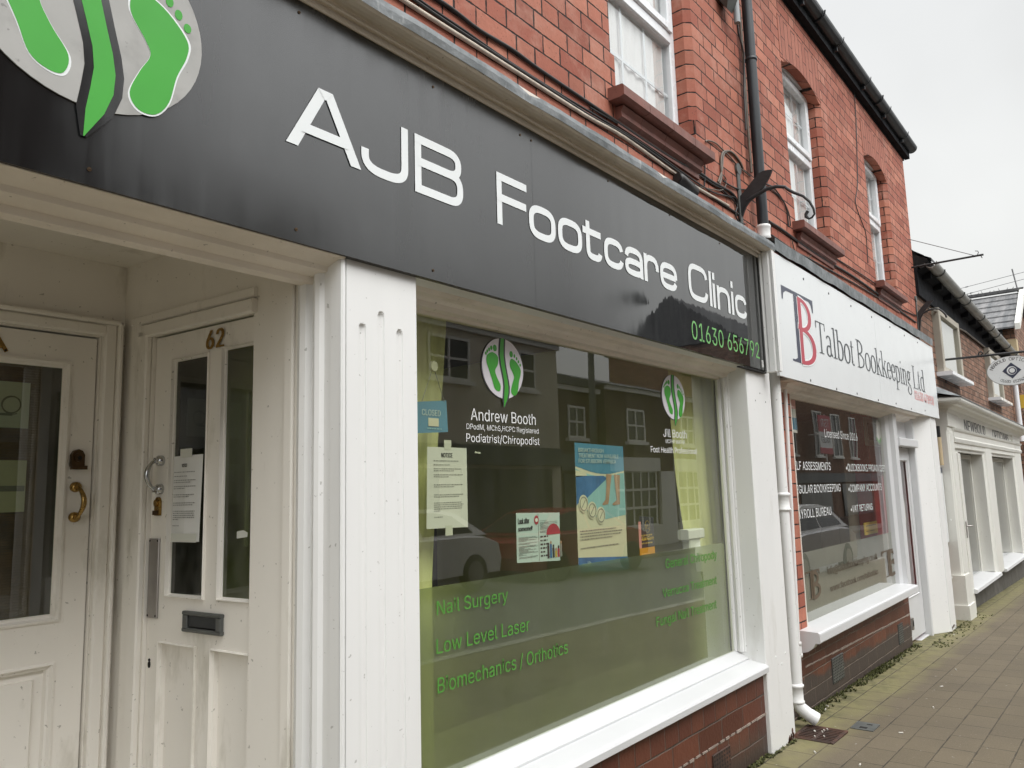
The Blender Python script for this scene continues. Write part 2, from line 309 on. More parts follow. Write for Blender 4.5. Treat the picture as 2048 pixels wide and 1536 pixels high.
# ------------------------------------------------------------------ mesh builder
IDB = (Vector((0, 0, 0)), Vector((1, 0, 0)), Vector((0, 1, 0)))
class MB:
    def __init__(s, B=IDB): s.v = []; s.f = []; s.mi = []; s.sm = []; s.B = B; s.mats = []
    def w(s, p):
        o, ex, ey = s.B; return o + ex*p[0] + ey*p[1] + Vector((0, 0, p[2]))
    def add(s, vs, fs, m=None, smooth=False):
        n = len(s.v); s.v += [s.w(p) for p in vs]
        if m is not None and m not in s.mats: s.mats.append(m)
        i = s.mats.index(m) if m is not None else 0
        for f in fs: s.f.append([n+k for k in f]); s.mi.append(i); s.sm.append(smooth)
        return s
    def box(s, x0, x1, y0, y1, z0, z1, m=None):
        v = [(x, y, z) for z in (z0, z1) for y in (y0, y1) for x in (x0, x1)]
        return s.add(v, [(0, 2, 3, 1), (4, 5, 7, 6), (0, 1, 5, 4), (2, 6, 7, 3), (0, 4, 6, 2), (1, 3, 7, 5)], m)
    def bbox(s, x0, x1, y0, y1, z0, z1, b=.004, m=None):
        """box with chamfered edges along its length"""
        dx, dy, dz = x1-x0, y1-y0, z1-z0
        if dx >= dy and dx >= dz: return s.px([(y0+b, z0), (y1-b, z0), (y1, z0+b), (y1, z1-b), (y1-b, z1), (y0+b, z1), (y0, z1-b), (y0, z0+b)], x0, x1, m)
        if dz >= dy: return s.pz([(x0+b, y0), (x1-b, y0), (x1, y0+b), (x1, y1-b), (x1-b, y1), (x0+b, y1), (x0, y1-b), (x0, y0+b)], z0, z1, m)
        return s.py([(x0+b, z0), (x1-b, z0), (x1, z0+b), (x1, z1-b), (x1-b, z1), (x0+b, z1), (x0, z1-b), (x0, z0+b)], y0, y1, m)
    def _pr(s, a, b, m, smooth=False):
        n = len(a); f = [(i, (i+1) % n, n+(i+1) % n, n+i) for i in range(n)]
        s.add(a+b, f, m, smooth); s.add(a+b, [tuple(range(n))[::-1], tuple(range(n, 2*n))], m); return s
    def px(s, pr, x0, x1, m=None, smooth=False): return s._pr([(x0, y, z) for y, z in pr], [(x1, y, z) for y, z in pr], m, smooth)
    def pz(s, pr, z0, z1, m=None, smooth=False): return s._pr([(x, y, z0) for x, y in pr], [(x, y, z1) for x, y in pr], m, smooth)
    def py(s, pr, y0, y1, m=None, smooth=False): return s._pr([(x, y0, z) for x, z in pr], [(x, y1, z) for x, z in pr], m, smooth)
    def quad(s, a, b, c, d, m=None): return s.add([a, b, c, d], [(0, 1, 2, 3)], m)
    def ext(s, prof, x0, x1, axis, m=None, segs=1):
        """open moulding profile swept along x (axis 0, profile y z) or z (axis 2, profile x y)"""
        vs = []; n = len(prof)
        for k in range(segs+1):
            q = x0+(x1-x0)*k/segs
            vs += [(q, a, b) if axis == 0 else (a, b, q) for a, b in prof]
        return s.add(vs, [(k*n+i, k*n+i+1, (k+1)*n+i+1, (k+1)*n+i) for k in range(segs) for i in range(n-1)], m)
    def tube(s, pts, r, n=8, m=None, caps=True, rs=None):
        pts = [Vector(p) for p in pts]; vs = []; up = None
        for i, p in enumerate(pts):
            d = (pts[min(i+1, len(pts)-1)]-pts[max(i-1, 0)]).normalized()
            if up is None: up = Vector((0, 0, 1)) if abs(d.z) < .9 else Vector((1, 0, 0))
            a = d.cross(up).normalized(); up = a.cross(d).normalized(); rr = rs[i] if rs else r
            vs += [tuple(p + a*(rr*math.cos(2*math.pi*k/n)) + up*(rr*math.sin(2*math.pi*k/n))) for k in range(n)]
        s.add(vs, [(i*n+k, i*n+(k+1) % n, (i+1)*n+(k+1) % n, (i+1)*n+k) for i in range(len(pts)-1) for k in range(n)], m, True)
        if caps: s.add([vs[k] for k in range(n)] + vs[-n:], [tuple(range(n))[::-1], tuple(range(n, 2*n))], m)
        return s
    def lathe(s, prof, c, n=20, m=None):
        vs = [(c[0]+r*math.cos(2*math.pi*k/n), c[1]+r*math.sin(2*math.pi*k/n), c[2]+z) for r, z in prof for k in range(n)]
        return s.add(vs, [(i*n+k, i*n+(k+1) % n, (i+1)*n+(k+1) % n, (i+1)*n+k) for i in range(len(prof)-1) for k in range(n)], m, True)
    def disc(s, c, rx, rz, y0, y1, n=20, m=None, rot=0.):
        pr = []
        for k in range(n):
            a = -2*math.pi*k/n; u, v = rx*math.cos(a), rz*math.sin(a)
            pr.append((c[0]+u*math.cos(rot)-v*math.sin(rot), c[1]+u*math.sin(rot)+v*math.cos(rot)))
        return s.py(pr, y0, y1, m)
    def poly(s, pts, y, m=None): return s.add([(a, y, b) for a, b in pts], [tuple(range(len(pts)))], m)
    def stroke(s, pts, w, y, m=None, closed=False, wz=None, t=.0003):
        """flat pen stroke lying on a wall plane, slightly raised; wz = pen height for a broad nib"""
        wz = w if wz is None else wz; n = len(pts); A = []; Bp = []
        for i in range(n):
            p0 = pts[i-1] if (i or closed) else None; p1 = pts[(i+1) % n] if (i < n-1 or closed) else None
            ds = []
            for a, b in ((p0, pts[i]), (pts[i], p1)):
                if a is None or b is None: continue
                dx, dz = b[0]-a[0], b[1]-a[1]; l = math.hypot(dx, dz) or 1e-9; ds.append((dx/l, dz/l))
            tx = sum(d[0] for d in ds); tz = sum(d[1] for d in ds); l = math.hypot(tx, tz) or 1e-9; tx, tz = tx/l, tz/l
            nx, nz_ = -tz, tx
            k = 1.0/max(.5, (ds[0][0]*tx+ds[0][1]*tz))
            h = math.hypot(w*.5*nx, wz*.5*nz_)*k
            A.append((pts[i][0]+nx*h, pts[i][1]+nz_*h)); Bp.append((pts[i][0]-nx*h, pts[i][1]-nz_*h))
        vs = []
        for q in (A, Bp): vs += [(a, y-t, b) for a, b in q]
        vs += [(a, y+t, b) for a, b in A]+[(a, y+t, b) for a, b in Bp]
        e = n if closed else n-1; f = []
        for i in range(e):
            j = (i+1) % n; f += [(i, j, n+j, n+i), (i, 2*n+i, 2*n+j, j), (n+i, n+j, 3*n+j, 3*n+i)]
        return s.add(vs, f, m)
    def build(s, name, mat=None):
        me = bpy.data.meshes.new(name); me.from_pydata([tuple(p) for p in s.v], [], s.f); me.update()
        for mm in (s.mats or [mat]): me.materials.append(M[mm] if mm else M[mat])
        for p, i, q in zip(me.polygons, s.mi, s.sm): p.material_index = i; p.use_smooth = q
        o = bpy.data.objects.new(name, me); COL.objects.link(o)
        return o
def tag(o, label, cat, group=None, kind=None):
    o['label'] = label; o['category'] = cat
    if group: o['group'] = group
    if kind: o['kind'] = kind
    return o
class Thing:
    """an Empty at the base of a thing; parts are built in world coordinates and parented to it"""
    def __init__(s, name, loc, label, cat, group=None):
        s.o = bpy.data.objects.new(name, None); COL.objects.link(s.o); s.o.location = loc; s.o.empty_display_size = .2
        s.loc = Vector(loc); tag(s.o, label, cat, group)
    def part(s, name, mb, mat=None, under=None, label=None):
        o = mb.build(name, mat)
        o.parent = under or s.o
        if not under: o.matrix_parent_inverse = Matrix.Translation(-s.loc)
        if label: o['label'] = label
        return o
def single(name, mb, mat, label, cat, group=None, kind=None):
    return tag(mb.build(name, mat), label, cat, group, kind)
def struct(name, mb, mat):
    o = mb.build(name, mat); o['kind'] = 'structure'; return o
# ------------------------------------------------------------------ writing
_TX = {}; _GL = {}
# outlines of a plain grotesque: character, advance, then contours as coordinate steps (1/500 em)
GLYPHS = """
 94
,94;+19-60+15+96+34+0-26-96
.94;+48-2-6+1-6+2-5+3-3+5-2+6-1+5+1+7+2+5+3+5+5+3+6+3+6+0+6+0+5-3+5-3+4-5+2-5+1-7-1-5-2-6-4-5-5-3-5-2
/125;+117+266-81-304-29+0+82+304
0227;+113+25+12+1+11+4+9+7+8+9+7+12+5+14+4+16+2+19+1+20-1+21-2+18-4+16-5+15-7+11-8+10-9+6-11+4-12+2-12-2-10-4-9-6-9-10-6-11-5-15-4-16-3-18+0-21+0-20+3-19+4-16+5-14+6-12+9-9+9-7+10-4;+113-3-18+1-16+5-14+9-12+12-11+15-8+18-5+20-4+24-1+26+1+26+4+24+6+20+8+18+10+15+12+12+14+9+16+5+18+2+18-2+16-5+14-9+13-12+10-15+8-18+6-20+3-24+2-26-2-26-3-24-6-20-8-18-10-15-12-12-15-9-16-5
1227;+138+254+0-254-32+0+0+224-1+0-62-45+0+34+56+41;+38+0+0+27+157+0+0-27
2227;+32+0+0+24+85+90+24+27+6+8+5+7+3+7+3+7+2+8+0+8-1+8-2+8-3+7-5+6-6+5-6+4-8+3-8+2-9+1-10-1-8-2-8-3-7-5-5-6-5-6-3-8-2-9+0-9-31+0+1+15+3+13+6+12+8+11+9+9+12+7+12+5+14+4+14+1+15-1+14-3+12-6+11-7+9-8+8-10+5-12+3-12+2-13-1-9-2-9-3-9-4-9-6-10-7-11-9-11-12-13-14-15-57-60+0-2+119+0+0-28
3227;+109-3-15+1-14+2-14+5-12+6-10+8-9+10-7+11-4+12-2+14+33+0+1-8+3-8+4-6+6-6+6-5+8-3+8-3+9-2+9+0+10+1+10+1+9+3+7+5+7+5+5+6+4+8+3+9+1+9-1+9-2+9-4+8-5+7-7+7-9+5-10+4-12+2-14+1-23+0+0+26+66+74+0+2-109+0+0+28+151+0+0-24-80-91+0+5+18+1+16-2+14-5+13-7+10-9+8-11+7-12+3-13+1-14-1-14-4-13-6-12-8-11-11-9-12-7-13-5-16-3
4227;+141+0+0+61+0+12+0+86+30+0+0-159;+20+53+0+26+103+175+32+0-101-171+0-2+153+0+0-28
5227;+111-3-15+1-14+3-12+5-11+6-10+8-8+10-6+11-3+12-2+12+31+0+1-7+3-7+4-7+5-5+6-5+7-4+7-3+8-1+9-1+9+1+10+2+8+4+8+6+6+6+5+8+4+9+2+10+1+10-1+11-2+9-4+10-6+8-6+6-8+6-8+4-10+3-10+0-9+0-8-1-8-3-8-3-7-4-5-4-30+3+14+128+135+0+0-28-108+0-8-75+1+0+6+4+7+4+8+3+8+3+9+1+9+1+11-1+11-2+10-4+9-4+9-6+7-7+7-9+6-9+4-9+4-11+2-11+0-12-1-16-3-15-7-13-8-12-10-10-12-8-13-7-15-3
6227;+113+24+10+1+8+2+8+4+7+6+6+6+5+8+4+8+2+10+1+10-1+10-2+9-4+9-5+7-6+7-7+5-8+4-8+2-10+1-9-1-9-2-8-4-7-5-6-7-5-7-4-8-2-10-1-10+1-10+2-10+4-8+5-8+6-6+7-6+8-4+9-2;+113-3-15+1-14+3-13+6-11+8-10+10-8+12-6+14-3+14-1+16+1+12+2+13+5+13+7+15+9+17+13+19+57+84+35+0-86-123-2+0+10+13+15+9+6+2+6+2+7+0+15-1+14-3+12-6+11-7+9-9+7-11+5-13+3-13+1-15-1-16-3-14-6-13-8-11-10-10-11-8-13-6-14-3
7227;+48+0+114+224+0+2-131+0+0+28+164+0+0-30-113-224
8227;+113+145+9+0+8+2+7+3+7+4+5+5+5+6+3+7+2+8+1+8-1+8-2+7-3+7-5+6-5+5-6+4-8+3-8+1-9+1-9-1-8-1-7-3-7-4-5-5-5-6-3-7-2-7-1-8+1-8+2-8+3-7+5-6+5-5+7-4+7-3+8-2;+113+25+11+0+10+2+8+3+8+4+6+6+5+6+4+7+3+8+0+8+0+9-3+9-4+7-5+7-7+6-8+4-8+4-10+2-10+1-10-1-10-2-8-4-8-4-7-6-5-7-4-7-3-9+0-9+0-8+3-8+3-7+6-6+6-6+8-4+8-3+10-2;+113-3-16+1-15+3-14+5-12+7-11+8-8+10-6+11-4+12-1+14+1+10+2+10+4+10+4+8+6+8+8+7+7+5+9+4+9+2+0+1-11+5-10+7-9+9-6+11-4+12-1+13+1+13+4+11+5+11+8+9+9+8+11+7+12+5+14+3+14+1+15-1+13-3+12-5+11-7+9-8+8-9+5-11+4-11+1-13-1-13-4-12-6-11-9-9-9-7-12-5+0-1+9-2+9-4+8-5+7-7+6-8+5-8+3-10+3-10+0-10-1-14-4-12-6-11-8-10-10-8-13-7-13-5-15-3
9227;+113+230-9-1-9-2-8-4-7-5-6-7-5-7-3-9-3-9+0-10+0-10+3-10+3-8+5-8+6-6+7-5+8-4+9-3+9+0+10+0+8+3+8+4+7+5+6+6+5+7+4+9+2+9+1+10-1+10-2+10-4+9-5+7-6+7-7+5-8+4-8+2;+113+258+15-1+14-4+13-6+11-8+10-10+8-12+6-13+3-15+1-16+0-12-3-13-5-13-6-15-10-17-12-19-58-84-35+0+86+124+3+0-10-13-16-10-6-2-6-1-7-1-15+1-13+4-12+5-11+7-9+10-8+10-5+13-3+14-1+15+1+15+3+14+6+13+8+12+10+9+11+8+13+6+14+4
?179;+82-2-6+1-6+2-4+3-4+5-2+6-1+5+1+6+2+6+4+5+4+3+6+2+6+1+6-1+5-2+5-3+4-5+2-6+1-6-1-5-2-6-4-5-5-3-5-2;+66+76+0+4+1+14+1+11+3+10+3+8+5+6+5+6+20+14+8+5+6+6+5+7+4+7+3+9+1+9-1+7-2+7-3+7-4+5-5+4-6+4-6+3-8+1-7+1-7-1-7-1-6-3-6-3-6-5-4-5-4-7-2-8-1-9-32+0+1+14+4+12+5+11+8+10+9+7+10+7+12+4+12+3+14+1+14-1+13-3+11-5+10-6+9-8+7-9+5-11+3-12+1-12-1-13-3-12-5-10-7-10-8-8-11-8-17-12-5-5-3-5-2-5-2-7-1-8+0-9+0-3
@338;+165+32+10+1+9+2+7+4+6+5+5+7+4+8+3+10+1+11+1+12-1+13-1+11-3+8-4+7-5+6-7+4-7+3-8+1-10+1-8-1-8-2-8-4-6-6-5-6-4-8-3-8-2-9+0-10+0-10+2-10+2-9+4-9+5-7+5-6+7-5+9-3;+178-68-25+2-22+3-20+6-19+8-16+10-15+13-12+14-10+17-8+18-6+21-4+22-1+24+1+23+4+22+6+20+8+18+10+16+12+15+15+12+16+11+18+8+20+6+21+4+23+1+23-1+20-4+19-6+17-9+15-10+13-12+11-14+9-15+7-16+6-16+3-18+1-17-1-13+0-12-1-12-2-12-3-11-4-10-4-9-6-8-8-7-8-5-11-3-12-1-20+3-6+3-6+3-6+4-4+4-3+6-2+6-1+0-4-7-5-6-7-6-8-5-11-3-12-1-14+2-13+3-11+7-9+8-8+10-6+12-4+14-3+14-1+15+1+15+3+14+5+12+7+12+9+9+10+8+11+6+12+3+13+2+10-1+10-2+7-3+7-5+5-4+4-4+2+0+0+14+27+0+0-112+0-6+2-6+3-6+5-4+5-3+7+0+8+0+6+3+5+5+4+6+4+9+2+11+1+12+1+15+1+17-1+14-3+15-4+13-5+13-8+13-9+11-10+10-12+8-14+7-16+5-17+3-18+1-19-1-18-3-16-5-15-7-13-8-11-11-10-12-8-14-7-16-4-17-3-18-1-20+1-20+3-19+4-17+7-15+8-14+10-12+12-11+14-8+15-7+17-5+19-3+20-1+27+3+23+6+16+5+7-24-20-7-27-5
A240;+55+71+0+28+130+0+0-28;+8+0+93+254+37+0+93-254-33+0-54+151-12+35-16+53+7+0-17-54-11-34-52-151
B228;+62+143+57+0+9+0+8+2+8+3+7+4+6+5+5+6+3+7+2+8+1+8-1+11-4+9-7+8-9+7-12+4-15+1-58+0;+62+29+60+0+18+1+14+4+11+6+7+8+4+10+2+10-1+9-2+8-4+7-5+7-6+5-7+5-9+4-9+2-11+0-62+0;+30+0+0+254+91+0+16-1+15-3+12-5+11-6+9-9+6-9+5-11+3-11+1-12-1-10-1-9-4-8-4-7-5-5-6-5-6-4-7-3-8-3+0-2+9-1+8-3+8-4+7-6+7-7+5-8+4-10+3-11+1-13-1-12-3-12-5-11-7-9-9-8-12-7-14-5-16-3-19-1
C255;+134-3-21+1-20+6-18+8-16+13-13+15-11+18-8+20-5+23-2+26+2+26+5+23+8+21+11+18+13+15+16+12+18+9+20+5+21+2+12-1+12-2+12-3+11-4+10-6+10-6+9-8+7-9+7-10+5-11+5-11+2-13-32+0-2+9-3+7-4+7-5+7-5+5-6+5-7+4-7+4-7+2-8+2-8+2-8+0-15-1-14-4-13-7-12-9-9-11-9-14-5-16-4-18-1-21+1-20+4-19+6-16+8-13+9-12+12-9+13-6+14-4+15-2+8+1+8+1+8+2+7+3+7+3+7+4+6+5+5+6+5+6+4+7+3+8+2+8+32+0-2-12-5-12-5-11-7-9-7-9-9-8-9-7-11-5-11-5-11-3-13-2
D251;+62+254+0-254-32+0+0+254;+109+0-61+0+0+29+59+0+20+1+17+4+15+6+12+9+11+12+7+14+6+15+3+18+2+20-2+19-3+18-5+15-8+14-10+11-12+9-15+7-16+4-19+1-63+0+0+28+66+0+23-1+21-5+19-9+16-11+14-15+11-17+8-21+4-22+2-25-2-26-5-22-7-21-11-17-14-15-17-12-19-8-22-5
E209;+30+0+0+254+156+0+0-28-124+0+0-83+116+0+0-29-116+0+0-85+126+0+0-29
F205;+30+0+0+254+155+0+0-28-123+0+0-87+111+0+0-28-111+0+0-111
G260;+134-3-21+1-20+6-18+9-16+12-14+15-10+18-8+20-5+24-2+25+2+26+5+23+8+21+10+18+14+15+15+12+18+9+20+5+20+2+14-1+12-2+12-3+11-5+11-5+10-7+8-8+8-9+7-10+5-10+4-12+3-12-33+0-3+8-3+8-4+7-5+6-5+5-6+5-6+5-7+3-7+3-8+2-9+1-8+1-15-1-14-4-12-7-12-9-10-11-8-14-5-16-4-18-1-21+1-20+4-19+6-16+8-13+10-12+11-9+13-6+14-4+15-2+14+1+13+4+11+5+11+7+8+8+7+11+5+12+3+13+1+14+10-1-76+0+0+28+98+0+0-28-2-20-4-18-8-17-10-14-12-12-15-10-16-7-18-4
H258;+30+0+0+254+32+0+0-110+134+0+0+110+32+0+0-254-32+0+0+116-134+0+0-116
I150;+16+0+0+29+43+0+0+197-43+0+0+28+119+0+0-28-44+0+0-197+44+0+0-29
J198;+93-3-22+2-18+6-15+11-12+15-7+19-2+23+0+13+32+0+0-13+1-15+4-11+7-10+9-7+10-4+13-1+12+1+10+4+9+7+7+10+4+11+1+15+0+181+32+0+0-181-2-23-7-19-12-15-15-11-19-6
K233;+30+0+0+254+32+0+0-87+0-55+0-15+0-97;+52+73+0+35+18+23+17+21+19+20+76+82+42+0-108-116-2+0;+186+0-92+130+20+25+110-155
L197;+30+0+0+254+32+0+0-225+119+0+0-29
M314;+30+0+0+254+46+0+63-160+5-15+6-18+6-19+5-18-7+0+5+17+6+20+6+18+5+15+62+160+46+0+0-254-32+0+0+145+0+18+1+21+0+23+0+22+3+0-7-24-8-24-7-20-6-16-57-145-28+0-58+145-5+15-8+21-7+23-9+25+3+0+1-21+0-22+1-22+0-19+0-145
N262;+30+0+0+254+38+0+104-163+9-16+13-22+13-26-5+0-2+27+0+25-1+18+0+157+33+0+0-254-39+0-92+145-12+20-15+26-20+35+6+1+1-35+1-28+0-19+0-145
O267;+133+26+15+2+14+4+13+6+11+9+10+11+8+14+6+16+4+18+1+21-1+21-4+18-6+16-8+14-10+11-11+9-13+7-14+4-15+1-14-1-14-4-13-7-11-9-10-11-8-14-6-16-4-18-1-21+1-21+4-18+6-16+8-14+10-11+11-9+13-6+14-4;+133-3-21+1-19+6-18+8-16+13-13+15-11+18-8+20-5+23-2+26+2+26+5+23+8+21+11+18+13+15+16+12+18+9+19+5+21+2+22-2+19-5+18-9+16-12+13-15+11-18+8-21+5-23+2-26-2-26-5-23-8-20-11-18-13-15-16-13-18-8-19-6
P222;+30+0+0+254+88+0+18-1+16-3+14-6+12-8+9-10+8-11+5-13+3-13+1-15-1-15-3-14-5-12-8-12-9-9-12-8-14-6-16-4-18-1-63+0+0+28+61+0+13+1+10+2+10+4+7+5+6+6+5+8+3+8+2+9+0+10+0+10-2+9-3+8-5+7-6+6-8+5-9+4-10+2-13+1-54+0+0-226
Q267;+133+26+15+2+14+4+13+6+11+9+10+11+8+14+6+16+4+18+1+21-1+21-4+18-6+16-8+14-10+11-11+9-13+7-14+4-15+1-14-1-14-4-13-7-11-9-10-11-8-14-6-16-4-18-1-21+1-21+4-18+6-16+8-14+10-11+11-9+13-6+14-4;+123+80+33+0+29-38+7-10+42-56-34+0-27+37-7+10;+133-3-21+1-19+6-18+8-16+13-13+15-11+18-8+20-5+23-2+26+2+26+5+23+8+21+11+18+13+15+16+12+18+9+19+5+21+2+22-2+19-5+18-9+16-12+13-15+11-18+8-21+5-23+2-26-2-26-5-23-8-20-11-18-13-15-16-13-18-8-19-6
R225;+30+0+0+254+88+0+18-1+17-3+14-6+11-7+10-10+7-10+5-13+4-13+1-15-1-15-4-13-5-12-7-11-10-9-12-7-14-6-16-3-18-1-70+0+0+29+69+0+12+0+11+2+9+3+7+5+6+5+5+7+3+8+2+9+1+9-1+10-2+8-3+8-5+7-6+6-7+5-9+3-11+2-13+1-54+0+0-226;+177+0-62+115+36+0+63-115
S223;+112-4-18+1-16+3-14+5-13+6-10+9-9+10-7+12-4+12-2+14+33+0+2-9+3-8+5-7+6-6+7-5+8-4+9-2+10-2+10+0+11+0+10+2+10+3+8+4+8+6+6+6+4+7+3+8+1+9-1+7-2+7-4+5-5+5-6+5-7+3-26+9-30+9-20+6-16+9-13+10-9+11-6+14-2+16+1+14+4+13+6+11+9+10+11+8+12+7+14+5+14+3+17+1+16-1+15-3+13-5+12-7+10-8+9-10+6-11+4-11+1-13-31+0-3+12-6+10-9+8-11+6-13+3-15+1-10+0-10-2-8-3-8-4-6-5-6-6-3-6-3-8+0-7+0-8+3-7+4-6+6-5+7-4+7-4+21-7+26-7+24-8+8-4+8-4+7-5+7-6+6-7+5-7+4-9+2-10+1-11-1-13-4-13-6-11-8-11-11-8-12-8-15-5-17-3
T224;+16+226+0+28+192+0+0-28-80+0+0-226-32+0+0+226
U259;+129-4-19+1-17+4-16+7-14+9-11+10-10+13-6+14-5+16-1+17+0+167+32+0+0-165+1-12+3-11+4-9+7-9+7-8+10-6+10-5+12-2+13-1+14+1+12+2+10+5+10+6+7+8+6+9+5+9+2+11+1+12+0+165+33+0+0-167-2-17-4-16-7-14-9-13-12-10-13-9-16-7-17-4
V240;+102+0-94+254+34+0+54-151+12-34+16-54-7+0+16+54+12+34+52+151+34+0-92-254
W343;+78+0-70+254+33+0+41-156+6-25+5-26+5-27-3+0+5+27+6+26+6+25+41+156+37+0+41-156+6-25+6-26+6-27-5+0+5+27+6+26+6+25+41+156+33+0-70-254-37+0-44+161-8+35-8+41+7+0-8-40-8-36-44-161
Y236;+102+0+0+104-94+150+38+0+50-82+15-26+14-31-13+0+14+31+14+26+51+82+37+0-94-150+0-104
a195;+85+23+11+0+10+3+8+3+7+5+6+6+5+7+3+7+2+7+1+8+0+26-8-4-14-3-16-2-12-2-21-5-6-2-5-3-4-4-4-5-1-6-1-7+0-6+2-5+3-5+4-4+4-3+6-3+6-2+7-1;+80-4-12+0-11+3-10+3-9+6-8+6-6+8-5+10-3+10-1+12+1+10+2+9+4+7+4+7+6+5+7+5+7+3+8+3+9+2+26+5+28+3+16+4+5+10+0+1-1+8-1+6-3+6-3+5-5+5-5+3-7+2-7+2-8+0-9+0-7-1-7-3-16-11-9-13-30+9+6+10+6+9+7+8+9+6+9+5+9+4+11+2+10+2+10+0+22-2+9-3+7-3+8-4+7-5+6-7+5-8+4-10+3-11+0-13+0-126-30+0+0+26-2+0-10-14-5-4-6-4-7-3-8-3-10-2
b212;+110+23+11+1+10+4+9+5+7+7+6+8+5+10+3+12+2+12+1+13-1+13-2+12-3+11-5+9-6+9-7+7-9+5-10+3-11+1-11-1-10-3-8-5-8-7-6-8-5-10-3-11-2-12-1-13+1-14+2-12+4-11+4-10+6-9+8-7+8-5+10-3;+115-4-11+1-10+2-8+3-7+4-5+5-5+5-10+13-3+0+0-29-30+0+0+254+31+0+0-94+2+0+10+13+4+5+6+4+7+4+8+4+9+2+12+0+15-1+14-4+12-7+12-9+9-11+8-14+6-15+3-18+1-19-1-19-3-17-6-16-8-13-9-12-11-9-13-7-14-4
c198;+104-4-17+1-15+4-14+7-12+9-10+12-8+14-6+15-4+17-1+19+1+19+4+17+6+16+8+13+10+12+12+9+14+7+15+4+17+1+9+0+9-1+8-2+8-3+8-4+7-4+6-5+6-6+5-6+4-7+4-8+3-8-30-7-6+14-10+10-14+7-17+3-12-1-11-3-8-6-8-7-6-9-5-10-3-11-2-12-1-12+1-13+2-11+3-11+5-10+6-9+8-7+8-5+11-4+12-1+17+3+14+7+11+11+6+15+29-8-2-8-4-8-4-7-6-6-5-6-7-5-7-5-8-3-8-3-8-2-9-2
d212;+102+23+11+1+10+3+9+5+7+7+6+9+5+10+3+11+2+12+1+14-1+13-2+12-3+11-5+10-6+8-7+7-9+5-10+3-11+1-11-1-10-3-9-5-7-7-6-9-5-9-3-11-2-12-1-13+1-13+2-12+3-12+5-10+6-8+8-7+8-5+10-4;+98-4-16+1-14+4-12+7-12+9-9+12-8+13-5+16-4+17-1+19+1+19+4+18+5+15+8+14+10+11+11+9+13+7+14+4+15+1+11+0+9-2+8-4+7-4+6-4+5-5+9-13+2+0+0+94+31+0+0-254-30+0+0+29-3+0-10-13-4-5-6-5-7-4-8-3-9-2
e202;+106-4-18+1-15+4-15+7-12+9-10+12-8+13-6+16-4+17-1+18+1+19+4+17+6+16+8+14+10+11+12+10+13+7+15+4+17+1+10+0+10-2+10-3+9-4+9-6+9-7+7-8+6-10+6-11+3-13+3-15+1-16+0-12-149+0+0+25+132+0-14-9-1+12-2+11-3+10-5+9-6+8-7+6-8+4-10+3-10+1-11-1-10-3-9-4-7-6-7-8-5-8-3-10-2-9-1-11+0-16+1-14+2-11+4-11+6-9+6-7+9-6+9-5+10-2+11-1+8+0+6+2+7+1+6+3+5+3+5+4+4+5+3+6+3+6+29-8-3-9-5-9-6-7-8-7-9-6-10-5-11-3-11-2
f127;+114+190+0-26-111+0+0+26;+40+0+0+216+1+10+3+9+4+8+5+7+7+5+8+4+8+3+9+2+9+1+17-2+10-3-7-26-7+2-10+1-8-1-7-2-5-4-3-5-2-7-1-9+0-209
g213;+102+30+11+0+10+3+9+5+7+6+6+7+5+10+3+10+3+12+0+13+0+13-3+12-3+11-5+9-6+9-7+6-9+5-9+3-12+1-11-1-10-3-8-5-8-7-6-8-5-10-3-11-2-11-1-13+1-12+2-12+3-11+5-9+6-8+8-6+8-5+10-3;+103-75-13+0-12+2-11+3-10+4-8+5-8+6-6+6-5+7-5+7+26+15+10-13+4-4+6-4+6-3+8-3+8-1+10-1+15+2+12+3+11+6+8+9+5+12+2+14+0+37-3+0-10-13-4-5-6-4-7-4-8-3-9-2-12-1-14+2-14+3-13+6-11+9-10+10-7+13-6+15-4+17-1+19+1+18+4+17+5+16+8+13+10+11+11+9+13+7+14+4+15+1+11+0+10-2+8-4+7-4+5-4+5-5+10-14+3+0+0+31+29+0+0-194-1-16-4-13-6-12-8-9-10-8-12-6-13-4-14-2
h205;+57+113+0-113-31+0+0+254+31+0+0-110-6+0+7+15+8+13+10+9+11+6+13+4+14+1+12-1+11-2+11-5+9-6+7-8+6-10+5-11+3-14+1-15+0-120-31+0+0+118-1+13-4+12-7+9-8+7-11+4-12+2-9-1-8-2-8-3-6-5-6-6-5-7-3-8-2-9
i83;+26+0+0+190+31+0+0-190;+42+221-6+1-5+2-4+3-4+4-2+5+0+6+0+5+2+5+4+4+4+3+5+2+6+1+5-1+5-2+5-3+3-4+2-5+1-5-1-6-2-5-3-4-5-3-5-2
k190;+26+0+0+254+31+0+0-254;+55+68+0+38+5+0+82+84+38+0-88-90-3+0;+147+0-73+93+22+21+90-114
l95;+70-1-14+1-11+4-8+6-6+9-4+10-1+13+0+212+31+0+0-205+0-7+1-7+2-4+3-3+4-1+6-1+7+0+5+1+5-26-9-1
m305;+26+0+0+190+30+0+0-42-2+0+3+9+4+9+5+7+6+6+7+5+7+4+8+3+8+2+8+0+13-1+11-5+10-7+7-9+6-11+3-13-4+0+3+9+4+8+6+8+6+6+7+5+8+4+9+4+9+1+10+1+11-1+10-2+10-4+8-6+7-7+6-9+5-10+3-13+0-13+0-128-30+0+0+127-1+12-4+10-7+7-8+5-9+3-10+1-8+0-7-2-7-3-6-4-4-5-4-6-3-6-2-8+0-7+0-124-31+0+0+130-1+10-4+8-6+8-7+5-9+3-10+1-8+0-7-2-6-3-6-4-6-5-4-6-3-8-2-8-1-10+0-119
